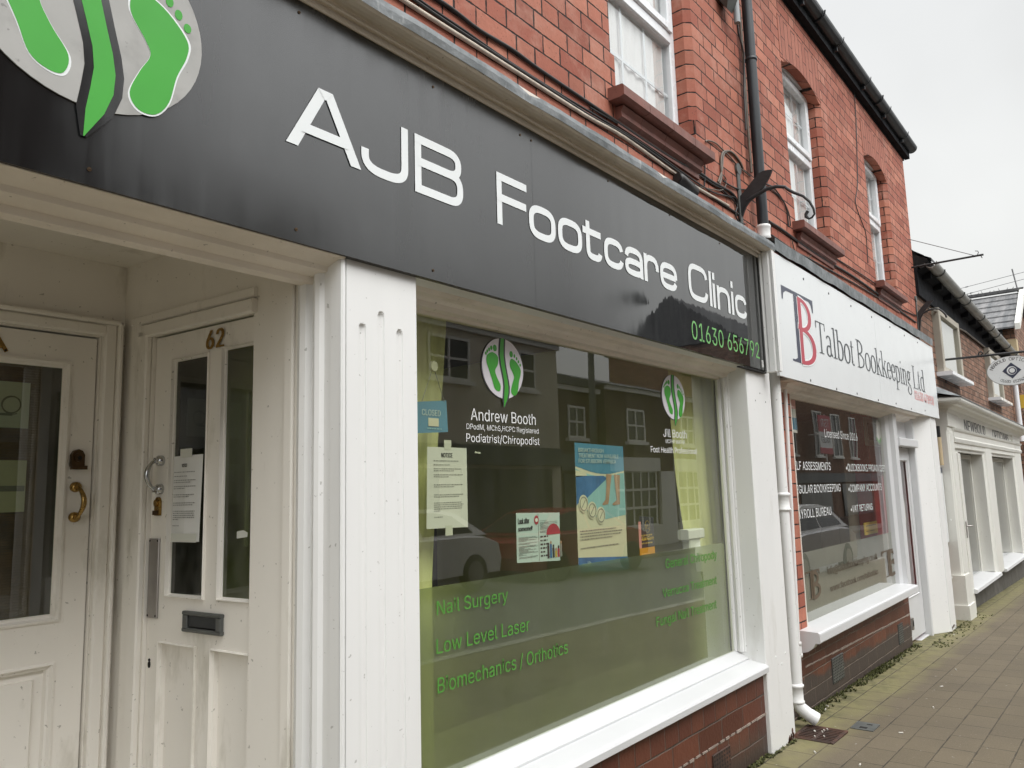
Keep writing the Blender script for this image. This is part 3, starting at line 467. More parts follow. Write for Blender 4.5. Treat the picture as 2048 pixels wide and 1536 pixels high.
n205;+57+113+0-113-31+0+0+190+30+0+0-46-5+0+7+15+8+13+10+9+11+6+13+4+14+1+12-1+11-2+10-5+9-6+8-8+6-10+5-11+3-14+1-15+0-120-31+0+0+118-1+13-4+12-7+9-8+7-11+4-12+2-9-1-8-2-8-3-6-5-6-6-5-7-3-8-2-9
o208;+104+23+12+1+10+4+9+5+8+7+6+9+5+10+3+11+2+11+1+13-1+12-2+12-3+11-5+10-6+9-8+7-9+6-10+3-12+1-12-1-11-3-8-6-8-7-6-9-5-10-3-11-2-12-1-12+1-13+2-11+3-11+5-10+6-9+8-7+8-5+11-4;+104-4-17+1-15+4-14+7-12+9-10+12-8+14-6+15-4+17-1+19+1+19+4+17+6+16+8+13+10+12+12+9+14+7+15+4+17+1+16-1+16-4+13-7+12-9+10-12+9-13+6-16+3-17+2-19-2-19-3-17-6-15-9-14-10-12-12-9-13-7-16-4
p212;+110+23+11+1+10+4+9+5+7+7+6+8+5+10+3+12+2+12+1+13-1+13-2+12-3+11-5+9-6+9-7+7-9+5-10+3-11+1-11-1-10-3-8-5-8-7-6-8-5-10-3-11-2-12-1-13+1-14+2-12+4-11+4-10+6-9+8-7+8-5+10-3;+26-71+0+261+30+0+0-30+3+0+10+13+4+5+6+4+7+4+8+4+9+2+12+0+15-1+14-4+12-7+12-9+9-11+8-14+6-15+3-18+1-19-1-19-3-17-6-16-8-13-9-12-11-9-13-7-14-4-15-1-11+1-10+2-8+3-7+4-5+5-5+5-10+13-2+0+0-100
r130;+26+0+0+190+30+0+0-30+2+0+4+9+6+8+8+7+9+4+11+3+11+1+8+0+7+0+0-31-7+1-12+1-8-1-8-2-7-3-7-4-6-5-4-6-3-7-2-8-1-9+0-118
s183;+91-4-13+1-11+1-11+4-10+4-8+6-7+7-6+8-4+10-3+10+29+6+3-9+5-8+7-6+8-4+10-2+11-1+12+1+10+2+9+5+7+6+4+7+1+7-1+7-2+5-4+5-5+4-7+3-9+3-31+7-16+5-13+6-10+8-7+9-4+11-2+13+1+10+3+10+6+9+6+7+9+7+10+5+11+4+12+2+13+1+12+0+11-2+10-4+9-4+7-6+6-6+6-8+4-8+3-9-28-6-3+7-4+6-6+6-7+5-9+2-11+1-11-1-9-2-9-5-6-5-3-7-2-7+1-7+3-6+4-4+6-4+8-4+10-3+29-6+16-5+12-7+10-7+7-10+4-10+2-13-1-10-4-10-5-9-7-8-9-7-10-6-12-4-13-2
t114;+102+190+0-26-99+0+0+26;+32+236+31+0+0-187+1-8+1-6+3-4+4-4+6-1+7-1+8+1+8+1+6-26-11-2-12-1-15+1-13+5-10+7-8+9-4+12-2+14
u205;+91-3-12+1-11+3-11+4-9+7-7+8-6+9-5+12-3+13-1+15+0+121+31+0+0-118+1-14+4-11+6-10+9-6+11-5+12-1+9+1+8+2+8+3+6+5+6+5+5+7+3+9+2+9+1+10+0+114+31+0+0-190-30+0+0+46+5+0-7-16-8-12-10-10-12-6-12-3
v195;+81+0-72+190+33+0+41-112+10-35+10-33-11+0+9+33+11+35+40+112+34+0-73-190
w284;+69+0-58+190+33+0+23-83+10-39+11-47-6+0+11+46+10+40+23+83+32+0+23-83+10-39+10-47-5+0+10+47+11+39+23+83+32+0-57-190-31+0-25+86-7+26-7+28-7+29+7+0-7-29-7-28-7-26-25-86
y195;+24-69+7+26+5-1+16+0+5+1+4+2+4+4+4+5+3+6+3+8+6+17-72+191+33+0+41-112+10-35+10-33-11+0+9+33+11+35+41+112+33+0-84-219-4-9-5-9-5-7-5-5-7-5-6-4-8-2-8-2-8-1-14+1
•194;+97+46-10+1-9+3-8+4-8+5-7+7-5+7-4+9-3+9+0+10+0+10+3+9+4+8+5+8+7+7+8+5+8+4+9+3+10+1+10-1+9-3+9-4+7-5+7-7+5-8+4-8+3-9+1-10-1-10-3-9-4-9-5-7-7-7-7-5-9-4-9-3
"""
def glyph(c):
    if not _GL:
        for ln in GLYPHS.strip('\n').split('\n'):
            ps = ln[1:].split(';'); cs = []
            for q in ps[1:]:
                v = [int(k) for k in re.findall('[+-][0-9]+', q)]; x = y = 0; pl = []
                for i in range(0, len(v), 2): x += v[i]; y += v[i+1]; pl.append((x/500, y/500))
                cs.append(pl)
            vs = [p for pl in cs for p in pl]
            tri = tessellate_polygon([[Vector((p[0], p[1], 0)) for p in pl] for pl in cs]) if cs else []
            _GL[ln[0]] = (int(ps[0])/500, vs, [tuple(t) for t in tri])
    return _GL[c]
def text_geo(txt):
    if txt not in _TX:
        V = []; Fc = []; x = 0.
        for c in txt:
            adv, vs, tri = glyph(c); n = len(V)
            V += [(x+p[0], p[1]) for p in vs]; Fc += [tuple(n+i for i in t) for t in tri]; x += adv
        _TX[txt] = (V, Fc)
    return _TX[txt]
CAPH = max(v[1] for v in text_geo('H')[0])
def text(mb, txt, x0, x1, z0, cap, y, m, slope=0.0, bold=0.0):
    """flat lettering filling x0..x1 on a plane, baseline z0, capital height cap"""
    vs, fs = text_geo(txt); a = min(v[0] for v in vs); b = max(v[0] for v in vs); k = (x1-x0)/(b-a); kz = cap/CAPH
    for j in range(1 if not bold else 3):
        dx = (0, bold, -bold)[j]
        mb.add([(x0+(v[0]-a)*k+dx, y-.0002*j, z0+v[1]*kz+slope*(v[0]-a)*k) for v in vs], fs, m)
def text_px(mb, txt, lb, rb, lt, y, m, bold=0.0):
    a, b, c = P(lb[0], lb[1], 1, y), P(rb[0], rb[1], 1, y), P(lt[0], lt[1], 1, y)
    text(mb, txt, a.x, b.x, (a.z+b.z)/2, c.z-a.z, y, m, 0., bold)
def lines(mb, x0, x1, z0, z1, rows, y, m, seed=1, gap=()):
    """rows of small print drawn as short word bars"""
    r = random.Random(seed); n = len(rows); st = (z1-z0)/max(1, n-1) if n > 1 else 0
    for i, ln in enumerate(rows):
        if ln <= 0: continue
        z = z1-i*st; x = x0; end = x0+(x1-x0)*ln; h = min(st*.42, .0065) if st else .004
        while x < end:
            w = r.uniform(.35, 1.5)*h*2.2; x2 = min(end, x+w); mb.quad((x, y, z-h/2), (x2, y, z-h/2), (x2, y, z+h/2), (x, y, z+h/2), m); x = x2+h*.8
def sup(cx, cz, rx, rz, a0, a1, n=30, e=3.0):
    pts = []
    for k in range(n+1):
        t = R(a0+(a1-a0)*k/n); c, s_ = math.cos(t), math.sin(t)
        pts.append((cx+rx*math.copysign(abs(c)**(2/e), c), cz+rz*math.copysign(abs(s_)**(2/e), s_)))
    return pts
def wide_letter(mb, ch, x0, x1, zb, zc, zx, w, y, m):
    """wide square-round sans letter as pen strokes in the box x0..x1; zc cap line, zx x-height line"""
    h = w/2; i = [0]
    def S(p, closed=False): i[0] += 1; mb.stroke(p, w, y-.00025*i[0], m, closed)
    xa, xb, b = x0+h, x1-h, zb+h; cx = (x0+x1)/2
    if ch in 'oce':
        cz, rz, rx = (zb+zx)/2, (zx-zb)/2-h, (x1-x0)/2-h
        if ch == 'o': S(sup(cx, cz, rx, rz, 0, 360, 48)[:-1], True)
        elif ch == 'c': S(sup(cx, cz, rx, rz, 16, 344, 44))
        else: S([(xa, cz)]+[(xb, cz)]); S(sup(cx, cz, rx, rz, -1.5, 340, 44))
    elif ch == 'C': S(sup(cx, (zb+zc)/2, (x1-x0)/2-h, (zc-zb)/2-h, 14, 346, 48, 3.6))
    elif ch in 'li':
        S([(cx, zb), (cx, zc if ch == 'l' else zx)])
        if ch == 'i': S([(cx, zc-.036), (cx, zc)])
    elif ch == 't':
        xs = x0+(x1-x0)*.27
        S([(xs, zc-.028)]+sup(xs+(xb-xs)/2, b+.03, (xb-xs)/2, .03, 180, 352, 16)); S([(x0, zx-h), (x0+(x1-x0)*.95, zx-h)])
    elif ch in 'nr':
        S([(xa, zb), (xa, zx)])
        a = sup((xa+xb)/2, zx-h-.048, (xb-xa)/2, .048, 180, 0, 22, 2.7)
        S([(xa, zb+.05)]+a+[(xb, zb)] if ch == 'n' else a+[(xb, zb+.062)])
    elif ch == 'a':
        S([(xa, zx-.045)]+sup((xa+xb)/2, zx-h-.04, (xb-xa)/2, .04, 172, 0, 22, 2.8)+[(xb, zb)])
        S(sup((xa+xb)/2, zb+h+.0245, (xb-xa)/2, .0245+.0, 0, 360, 36, 3)[:-1], True)
    elif ch == 'A':
        mb.add([(x0, y-.001, zb), (x0+.036, y-.001, zb), (cx+.004-.006, y-.001, zc-.024), (cx-.0235, y-.001, zc)], [(0, 1, 2, 3)], m)
        mb.add([(x1-.036, y-.0014, zb), (x1, y-.0014, zb), (cx+.0235, y-.0014, zc), (cx-.004+.006, y-.0014, zc-.024)], [(0, 1, 2, 3)], m)
        mb.add([(cx-.0235, y-.0018, zc), (cx-.004, y-.0018, zc-.026), (cx+.004, y-.0018, zc-.026), (cx+.0235, y-.0018, zc)], [(0, 1, 2, 3)], m)
        mb.add([(x0+.045, y-.0022, zb+.042), (x1-.045, y-.0022, zb+.042), (x1-.062, y-.0022, zb+.042+w), (x0+.062, y-.0022, zb+.042+w)], [(0, 1, 2, 3)], m)
    elif ch == 'J': S([(xb, zc), (xb, zb+.06)]+sup((xa+xb)/2, b+.045, (xb-xa)/2, .045, 0, -180, 26, 2.8)+[(xa, zb+.07)])
    elif ch == 'F': S([(xa, zb), (xa, zc)]); S([(x0, zc-h), (x1, zc-h)]); S([(x0, zb+.095), (x1-.005, zb+.095)])
    elif ch == 'B':
        zm = zb+.098
        S([(xa, zb), (xa, zc)])
        S([(x0, zc-h)]+sup(xb-.057, (zc-h+zm)/2, .05, (zc-h-zm)/2, 90, -90, 16, 2.6)+[(xa, zm)])
        S([(xa, zm)]+sup(xb-.05, (b+zm)/2, .05, (zm-b)/2, 90, -90, 16, 2.6)+[(x0, b)])
SERIF_W = {'T': .61, 'a': .44, 'l': .28, 'b': .5, 'o': .5, 't': .29, ' ': .2, 'B': .66, 'k': .52, 'e': .44, 'p': .5, 'i': .28, 'n': .5, 'g': .5, 'L': .6, 'd': .5}
def serif_text(mb, txt, x0, x1, zb, cap, y, m):
    """high-contrast roman letters: broad-nib strokes plus thin serifs"""
    tot = sum(SERIF_W[c] for c in txt); k = (x1-x0)/tot; xh = cap*.66; tw = .074*k; th = .030*k*.9; x = x0; q = [0]
    for ch in txt:
        w = SERIF_W[ch]*k
        def S(p, closed=False, a=tw, b=th): q[0] += 1; mb.stroke([(x+u*w, zb+v*cap) for u, v in p], a, y-.0003*(q[0] % 5), m, closed, b)
        def bar(u0, u1, v): S([(u0, v), (u1, v)], False, th, cap*.025)
        def stem(u, v0, v1, s0=1, s1=1, sw=.17):
            S([(u, v0), (u, v1)]); f = .28*k/w if w else .2
            if s0: bar(u-sw*.28*k/w*3, u+sw*.28*k/w*3, v0+.012)
            if s1 == 1: bar(u-sw*.28*k/w*3, u+sw*.28*k/w*3, v1-.012)
            if s1 == 2: S([(u-.12*k/w, v1-.03), (u, v1-.01)], False, th, th)
        el = lambda cx, cz, rx, rz, a0, a1, n=22: sup(cx, cz, rx, rz, a0, a1, n, 2.1)
        X = .66
        if ch == 'T': stem(.5, 0, .98, 1, 0); bar(.03, .97, .975); S([(.05, .76), (.05, .97)], False, th*1.3, th); S([(.95, .76), (.95, .97)], False, th*1.3, th)
        elif ch == 'L': stem(.27, 0, 1); bar(.1, .95, .015); S([(.95, .01), (.95, .24)], False, th*1.3, th)
        elif ch == 'B': stem(.22, 0, 1); S(el(.22, .75, .52, .235, 90, -90)); S(el(.22, .26, .64, .245, 90, -90))
        elif ch == 'l': stem(.5, 0, 1, 1, 2)
        elif ch == 'i': stem(.5, 0, X, 1, 2); S([(.42, .9), (.62, .9)], False, th, cap*.09)
        elif ch == 'o': S(el(.5, X/2, .38, X/2-.01, 0, 360, 32)[:-1], True)
        elif ch in 'bp':
            stem(.22, 0 if ch == 'b' else -.32, 1 if ch == 'b' else X, 0 if ch == 'b' else 1, 2); S(el(.44, X/2, .42, X/2-.01, 135, -140))
        elif ch == 'd': stem(.78, 0, 1, 1, 2); S(el(.54, X/2, .40, X/2-.01, 45, 315))
        elif ch == 't': S([(.42, .84), (.42, .12)]+el(.68, .12, .26, .11, 180, 320, 8)); bar(.08, .9, X-.01)
        elif ch == 'e': S(el(.5, X/2, .38, X/2-.01, 5, 325)); bar(.14, .86, X/2+.02)
        elif ch == 'a': S(el(.42, X-.16, .28, .15, 160, 0, 14)+[(.70, .1), (.92, .03)]); S(el(.42, .17, .30, .165, 60, 330, 18))
        elif ch == 'k': stem(.2, 0, 1, 1, 2); S([(.3, .3), (.78, X)], False, th*1.4, th); S([(.42, .38), (.85, 0)]); bar(.62, .96, X-.012); bar(.68, 1.0, .012)
        elif ch == 'n': stem(.22, 0, X, 1, 2); S(el(.5, X-.2, .27, .19, 170, 0, 12)+[(.77, 0)]); bar(.62, .94, .012)
        elif ch == 'g': S(el(.44, X-.2, .26, .19, 0, 360, 22)[:-1], True); S([(.28, X-.36), (.22, .16), (.5, .08), (.8, .04)]); S(el(.5, -.17, .38, .17, 70, -250, 22)); bar(.62, .95, X-.03)
        x += w
FOOT_L = [(-.49, .475), (-.27, .37), (-.27, .115), (-.41, -.115), (-.32, -.345), (-.17, -.575), (-.20, -.76), (-.32, -.78), (-.46, -.69), (-.56, -.44), (-.69, -.16), (-.81, .115), (-.80, .32), (-.66, .435)]
TOES_L = [(-.40, .63, .092, .11), (-.57, .615, .054, .074), (-.675, .55, .044, .064), (-.76, .48, .041, .057), (-.83, .40, .041, .055)]
FOOT_R = [(.46, .37), (.66, .277), (.85, .07), (.85, -.115), (.76, -.368), (.695, -.667), (.576, -.84), (.42, -.85), (.34, -.71), (.42, -.46), (.51, -.253), (.46, -.115), (.32, .115), (.34, .32)]
TOES_R = [(.40, .524, .085, .108), (.56, .483, .041, .064), (.67, .407, .037, .057), (.76, .31, .037, .055), (.85, .207, .037, .05)]
SWOOSH = [(-.02, 1.0), (-.06, .72), (-.075, .43), (-.03, .12), (.04, -.16), (.10, -.40), (.125, -.60), (.11, -.80), (.06, -1.02), (-.02, -1.29)]
SW_W = [.075, .085, .09, .09, .085, .085, .09, .095, .075, .004]
def smooth_poly(pts, n=5):
    o = []; c = len(pts)
    for i in range(c):
        p0, p1, p2, p3 = pts[i-1], pts[i], pts[(i+1) % c], pts[(i+2) % c]
        for k in range(n):
            t = k/n
            o.append(tuple(.5*(2*b+(cc-a)*t+(2*a-5*b+4*cc-d)*t*t+(3*b-a-3*cc+d)*t**3) for a, b, cc, d in zip(p0, p1, p2, p3)))
    return o
def logo(T, part, cx, cz, rx, rz, y, disc, green, dark, rim=None, under=None, nodisc=False):
    f = lambda u, v: (cx+u*rx, cz+v*rz)
    g = MB()
    if dark and not nodisc: g.disc((cx-.02*rx, cz-.012*rz), rx*1.02, rz*1.01, y-.001, y+.0005, 56, dark)
    g.disc((cx, cz), rx, rz, y-.003, y+.0, 56, disc)
    d = y-.0035
    def sw(k, extra, m, dd):
        L_ = [f(u-w-extra*(.3 if i == 9 else 1), v) for i, ((u, v), w) in enumerate(zip(SWOOSH, SW_W))]; R_ = [f(u+w+extra*(.3 if i == 9 else 1), v) for i, ((u, v), w) in enumerate(zip(SWOOSH, SW_W))]
        for i in range(9): g.add([(L_[i][0], dd, L_[i][1]), (L_[i+1][0], dd, L_[i+1][1]), (R_[i+1][0], dd, R_[i+1][1]), (R_[i][0], dd, R_[i][1])], [(0, 1, 2, 3)], m)
    if dark: sw(0, .075, dark, d)
    sw(0, 0, green, d-.0006)
    for foot, toes in ((FOOT_L, TOES_L), (FOOT_R, TOES_R)):
        pl = smooth_poly(foot); mu = sum(p[0] for p in pl)/len(pl); mv = sum(p[1] for p in pl)/len(pl)
        if rim:
            g.add([(*[f(mu+(u-mu)*1.07, mv+(v-mv)*1.03)[0]], d, f(mu, mv+(v-mv)*1.03)[1]) for u, v in pl], [tuple(range(len(pl)))[::-1]], rim)
        g.add([(f(u, v)[0], d-.0006, f(u, v)[1]) for u, v in pl], [tuple(range(len(pl)))[::-1]], green)
        for u, v, a, b in toes: g.disc(f(u, v), a*rx, b*rz, d-.0006, d, 16, green)
    return T.part(part, g, None, under)
def gz(x): return -.0238*(x-4.14)

# ================================================================== SETTING
def slope_sheet(mb, x0, x1, y0, y1, dz, n=24):
    for k in range(n):
        a, b = x0+(x1-x0)*k/n, x0+(x1-x0)*(k+1)/n
        mb.quad((a, y0, gz(a)+dz), (b, y0, gz(b)+dz), (b, y1, gz(b)+dz), (a, y1, gz(a)+dz))
    return mb
struct('road', slope_sheet(MB(), -60, 160, -90, 90, -.22), 'tarmac')
pv = MB(); slope_sheet(pv, -20, 60, -2.75, .6, 0.0, 60); struct('pavement', pv, 'paving')
kb = MB()
for k in range(88):
    a = -20+k*.915; kb.add([(a, -2.9, gz(a)-.3), (a+.9, -2.9, gz(a+.9)-.3), (a+.9, -2.9, gz(a+.9)-.02), (a, -2.9, gz(a)-.02), (a, -2.87, gz(a)+.003), (a+.9, -2.87, gz(a+.9)+.003), (a+.9, -2.74, gz(a+.9)+.004), (a, -2.74, gz(a)+.004), (a+.9, -2.74, gz(a+.9)-.3), (a, -2.74, gz(a)-.3)],
                           [(0, 1, 2, 3), (3, 2, 5, 4), (4, 5, 6, 7), (7, 6, 8, 9), (0, 3, 4, 7, 9), (1, 8, 6, 5, 2)])
struct('kerb', kb, 'kerb')
fp = MB(); slope_sheet(fp, -20, 60, -11.3, -9.0, -.1, 40)
fp.quad((-20, -9.0, gz(-20)-.1), (60, -9.0, gz(60)-.1), (60, -9.0, gz(60)-.3), (-20, -9.0, gz(-20)-.3)); struct('pavement', fp, 'kerb')

# ================================================================== RED BRICK TERRACE
YW = .12                                  # face of the upper brick wall
BR = Thing('red_brick_building', (4.6, YW, 0), 'two storey red brick terrace with three white upstairs windows and dark eaves gutter', 'building')
WINS = [(2.99, 3.84), (5.42, 6.245), (7.585, 8.38)]
ZS, ZA, ZT = 3.17, 4.40, 4.93             # sill top, arch springing, wall top
w = MB(); XL_, XR_ = -3.0, 9.31
def arch(x0, x1, n=10, rise=.085): return [(x0+(x1-x0)*k/n, ZA+rise*math.sin(math.pi*k/n)**.8 if 0 < k < n else ZA) for k in range(n+1)]
cur = XL_; ch = .035
for x0, x1 in WINS:
    e0, e1 = x0-.12, x1+.12
    w.box(cur, e0, YW, YW+.25, 2.55, ZT)
    # chamfered jamb bricks with a square stop at the foot
    for s_, xa, xb in ((1, e0, x0), (-1, x1, e1)):
        pr = [(xa, YW), (xb-ch, YW), (xb, YW+ch), (xb, YW+.25), (xa, YW+.25)] if s_ == 1 else [(xa, YW+ch), (xa+ch, YW), (xb, YW), (xb, YW+.25), (xa, YW+.25)]
        w.pz(pr, ZS+.19, ZA); w.box(xa, xb, YW, YW+.25, 2.55, ZS+.19)
        w.box(xa, xb, YW, YW+.25, ZA, ZT)
    w.box(x0, x1, YW, YW+.25, 2.55, ZS-.02)
    w.py(arch(x0, x1)+[(x1, ZT), (x0, ZT)], YW, YW+.25)
    cur = e1
w.box(cur, XR_, YW, YW+.25, 2.55, ZT)
w.box(XR_-.25, XR_, YW+.25, 7.0, -.5, ZT)
w.box(4.62, 5.02, YW+.001, YW+.25, -.4, 2.55)          # brick pier between the shops
BR.part('wall', w, 'brick')
for x0, x1 in WINS:
    a = MB(); pts = arch(x0-.0, x1+.0); top = [(x1+.05, ZA+.36), (x0-.05, ZA+.36)]
    a.py([(x0-.05, ZA+.02)]+[(p, q+.001) for p, q in pts[1:-1]]+[(x1+.05, ZA+.02)]+top, YW-.003, YW+.01); BR.part('window_arch', a, 'soldier')
def upper_window(x0, x1, z0, zh, tilt, seed):
    yf = YW+.095; t = .055
    f = MB()
    for a, b, c, d in ((x0+.001, x0+t, z0, zh), (x1-t, x1-.001, z0, zh)): f.bbox(a, b, yf, yf+.07, c, d, .006)
    zm = z0+.58*(zh-z0)*.93
    f.bbox(x0+t, x1-t, yf, yf+.07, z0, z0+.06, .006); f.bbox(x0+t, x1-t, yf, yf+.07, zh-.06, zh, .006)
    f.bbox(x0+t, x1-t, yf-.004, yf+.07, zm-.035, zm+.03, .006)
    # opening top sash frame stands proud
    for a, b, c, d in ((x0+t-.012, x0+t+.045, zm+.03, zh-.05), (x1-t-.045, x1-t+.012, zm+.03, zh-.05)): f.bbox(a, b, yf-.018, yf+.03, c, d, .006)
    f.bbox(x0+t+.045, x1-t-.045, yf-.018, yf+.03, zm+.03, zm+.08, .006); f.bbox(x0+t+.045, x1-t-.045, yf-.018, yf+.03, zh-.1, zh-.05, .006)
    fo = BR.part('window', f, 'pvc')
    v = MB(); v.box(x0+.2, x1-.2, yf-.03, yf-.001, zh-.035, zh-.005); BR.part('trickle_vent', v, 'white2', fo)
    g = MB(); g.quad((x0+t, yf+.03, z0+.06), (x1-t, yf+.03, z0+.06), (x1-t, yf+.03, zm-.035), (x0+t, yf+.03, zm-.035))
    g.quad((x0+t, yf+.02, zm+.03), (x1-t, yf+.02, zm+.03), (x1-t, yf+.02, zh-.06), (x0+t, yf+.02, zh-.06)); BR.part('pane', g, 'glassU', fo)
    b = MB(); n = 3
    for k in range(1, n):
        xx = x0+t+(x1-x0-2*t)*k/n
        b.box(xx-.008, xx+.008, yf+.031, yf+.037, z0+.06, zm-.035); b.box(xx-.008, xx+.008, yf+.026, yf+.036, zm+.08, zh-.1)
    for zz in (z0+.06+(zm-z0-.1)*.5,): b.box(x0+t, x1-t, yf+.0315, yf+.0375, zz-.008, zz+.008)
    zz = (zm+zh)/2; b.box(x0+t, x1-t, yf+.027, yf+.035, zz-.008, zz+.008); BR.part('glazing_bar', b, 'pvc', fo)
    # net curtain, softly pleated, stopping short of the right-hand edge
    c = MB(); r = random.Random(seed); n = 60; xe = x1-t-.022
    pr = [(x0+t-.03+(xe-x0-t+.03)*k/n, yf+.046+.004*math.sin(k*.9+r.random())+.002*r.random()) for k in range(n+1)]
    c.ext(pr, z0-.02, zh+.25, 2); o = BR.part('net_curtain', c, 'net', fo)
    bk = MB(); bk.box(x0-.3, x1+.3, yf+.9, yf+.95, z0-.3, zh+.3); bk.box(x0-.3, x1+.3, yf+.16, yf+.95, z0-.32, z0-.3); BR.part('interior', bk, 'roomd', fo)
    return fo
for i, (x0, x1) in enumerate(WINS):
    upper_window(x0, x1, ZS-.005, ZA+.015+.05*(i > 0)+.03, 0, i)
    sl = MB()                              # moulded terracotta sill
    o0, o1, pj = x0-.075, x1+.045, .085
    pr = [(YW+.1, ZS), (YW-pj+.008, ZS-.006), (YW-pj, ZS-.014), (YW-pj, ZS-.058), (YW-pj+.022, ZS-.064), (YW-.045, ZS-.075), (YW-.03, ZS-.10), (YW-.034, ZS-.125), (YW-.012, ZS-.135), (YW-.012, ZS-.165), (YW+.02, ZS-.17), (YW+.1, ZS-.17)]
    nT = 4
    for k in range(nT):
        a_, b_ = o0+(o1-o0)*k/nT+(.0016 if k else 0), o0+(o1-o0)*(k+1)/nT-(.0016 if k < nT-1 else 0)
        sl.px(pr[:5]+[(YW+.1, ZS-.066)], a_, b_); sl.px([(YW+.1, ZS-.066)]+pr[5:], max(a_, o0+.06), min(b_, o1-.06))
    sl.box(o0+.004, o1-.004, YW-pj+.012, YW+.05, ZS-.05, ZS-.008)
    BR.part('window_sill', sl, 'terra')
ev = MB(); ev.box(XL_, XR_+.06, YW-.004, YW+.2, ZT, ZT+.14); ev.box(XL_, XR_+.10, YW-.055, YW-.004, ZT+.02, ZT+.17); BR.part('eaves_board', ev, 'soffit')
gu = MB(); n = 10; cy, czg, rg = .045, ZT+.15, .062
pr = [(cy+rg*math.cos(math.pi+math.pi*k/n), czg+rg*math.sin(math.pi+math.pi*k/n)) for k in range(n+1)]+[(cy+(rg-.006)*math.cos(2*math.pi-math.pi*k/n), czg+(rg-.006)*math.sin(2*math.pi-math.pi*k/n)) for k in range(n+1)]
gu.px(pr, XL_, XR_+.13, None, False)
go = BR.part('gutter', gu, 'black')
for k, xx in enumerate([4.9, 5.75, 6.6, 7.45, 8.2, 8.95]):
    b = MB(); b.tube([(xx, cy+.075*math.cos(a), czg+.068*math.sin(a)) for a in [math.pi+math.pi*q/10 for q in range(11)]], .0035, 6); b.box(xx-.012, xx+.012, YW-.09, YW-.05, czg-.10, czg-.03); BR.part('gutter_bracket', b, 'black', go)
for xx in (6.1, 7.9): 
    b = MB(); b.tube([(xx, cy+.072*math.cos(a), czg+.068*math.sin(a)) for a in [math.pi+math.pi*q/10 for q in range(11)]], .007, 6); BR.part('gutter_joint', b, 'black', go)
rf = MB(); rf.add([(XL_, 0.02, ZT+.20), (XR_+.1, .02, ZT+.20), (XR_+.1, 3.9, ZT+2.7), (XL_, 3.9, ZT+2.7), (XL_, 0.03, ZT+.17), (XR_+.1, .03, ZT+.17), (XR_+.1, 3.9, ZT+2.64), (XL_, 3.9, ZT+2.64)], [(0, 1, 2, 3), (7, 6, 5, 4), (0, 4, 5, 1), (1, 5, 6, 2)]); BR.part('roof', rf, 'slate2')
bk = MB(); bk.box(XL_, XR_, 6.8, 7.0, -.5, ZT); bk.box(XL_, XR_-.25, YW+.25, 7.0, 2.56, 2.6); BR.part('interior', bk, 'roomd')

# ================================================================== CLINIC SHOPFRONT
CL = Thing('clinic_shopfront', (2.4, 0, 0), 'white painted clinic shopfront with fluted pilaster, recessed porch and green tinted window', 'shopfront')
PLX0, PLX1, PRX0, PRX1 = 1.285, 1.564, 4.018, 4.36
ZB, ZBT, YG, ZG0, ZG1 = 1.982, 2.647, .16, .492, 1.935
def fluted(x0, x1, z0, z1, flutes):
    """flat shaft with round-headed sunk flutes: built as a grid so the hollows are real"""
    mb = MB(); cols = [(x0, 0.)]
    for fx, ft, r in flutes:
        for k in range(9):
            a = math.pi*k/8; cols.append((fx-r*math.cos(a), math.sin(a)))
    cols.append((x1, 0.)); rows = []
    zz = z0
    while zz < z1-.45: rows.append(zz); zz += .12
    zz = z1-.45
    while zz < z1: rows.append(zz); zz += .0045
    rows.append(z1); vs = []
    for z in rows:
        for i, (x, d) in enumerate(cols):
            y = 0.
            if 0 < i < len(cols)-1:
                fx, ft, r = flutes[(i-1)//9]; 
                if z < ft-r: y = .009*d
                elif z < ft:
                    q = (z-(ft-r))/r; h2 = 1-q*q; u = (x-fx)/r
                    y = .009*math.sqrt(max(0, h2-u*u)) if h2 > u*u else 0
            vs.append((x, y, z))
    n = len(cols); mb.add(vs, [(r_*n+i, r_*n+i+1, (r_+1)*n+i+1, (r_+1)*n+i) for r_ in range(len(rows)-1) for i in range(n-1)])
    mb.quad((x0, 0, z0), (x0, 0, z1), (x0, .06, z1), (x0, .06, z0)); mb.quad((x1, .16, z0), (x1, .16, z1), (x1, 0, z1), (x1, 0, z0))
    return mb
fl = []
for px, py in ((725, 647), (762, 624), (799, 660)):
    q = P(px, py, 1, 0); fl.append((q.x, q.z, .0125))
CL.part('pilaster', fluted(PLX0+.022, PLX1, -.1, ZB, fl), 'white', label='wide left pilaster with three round-headed flutes')
bd = MB(); bd.pz([(PLX0+.002, -.001), (PLX0+.006, -.005), (PLX0+.014, -.005), (PLX0+.018, .002), (PLX0+.0225, .012), (PLX0+.0225, .07), (PLX0+.002, .07)], -.1, ZB); CL.part('edge_bead', bd, 'white')
pr_ = MB(); pr_.pz([(PRX0+.004, 0), (PRX1-.004, 0), (PRX1, .004), (PRX1, .12), (PRX0, .19), (PRX0, .004)], -.12, ZB); po = CL.part('pilaster', pr_, 'white', label='plain right pilaster')
for px, py in ((1519.6, 786.7), (1510.7, 801), (1531, 804)):
    q = P(px, py, 1, 0); h = MB(); h.disc((q.x, q.z), .0045, .0045, -.0012, .002, 10, 'inkg'); CL.part('screw_hole', h, None, po)
for px, py in ((1552, 1314), (1571, 1306), (1564, 1328)):
    q = P(px, py, 1, 0); h = MB(); h.disc((q.x, q.z), .006, .006, -.002, .002, 10, 'vinylw'); CL.part('filler_spot', h, None, po)
rt = MB()
for k in range(14):                         # flaked paint at the foot of the right pilaster
    a = random.random(); xx = PRX0+.22+.12*a; zz = gz(4.2)+.004+.07*random.random()*a; r_ = .004+.012*random.random()
    rt.disc((xx, zz), r_, r_*random.uniform(1, 2.4), -.0014, .001, 7)
CL.part('paint_flake', rt, 'rust', po)
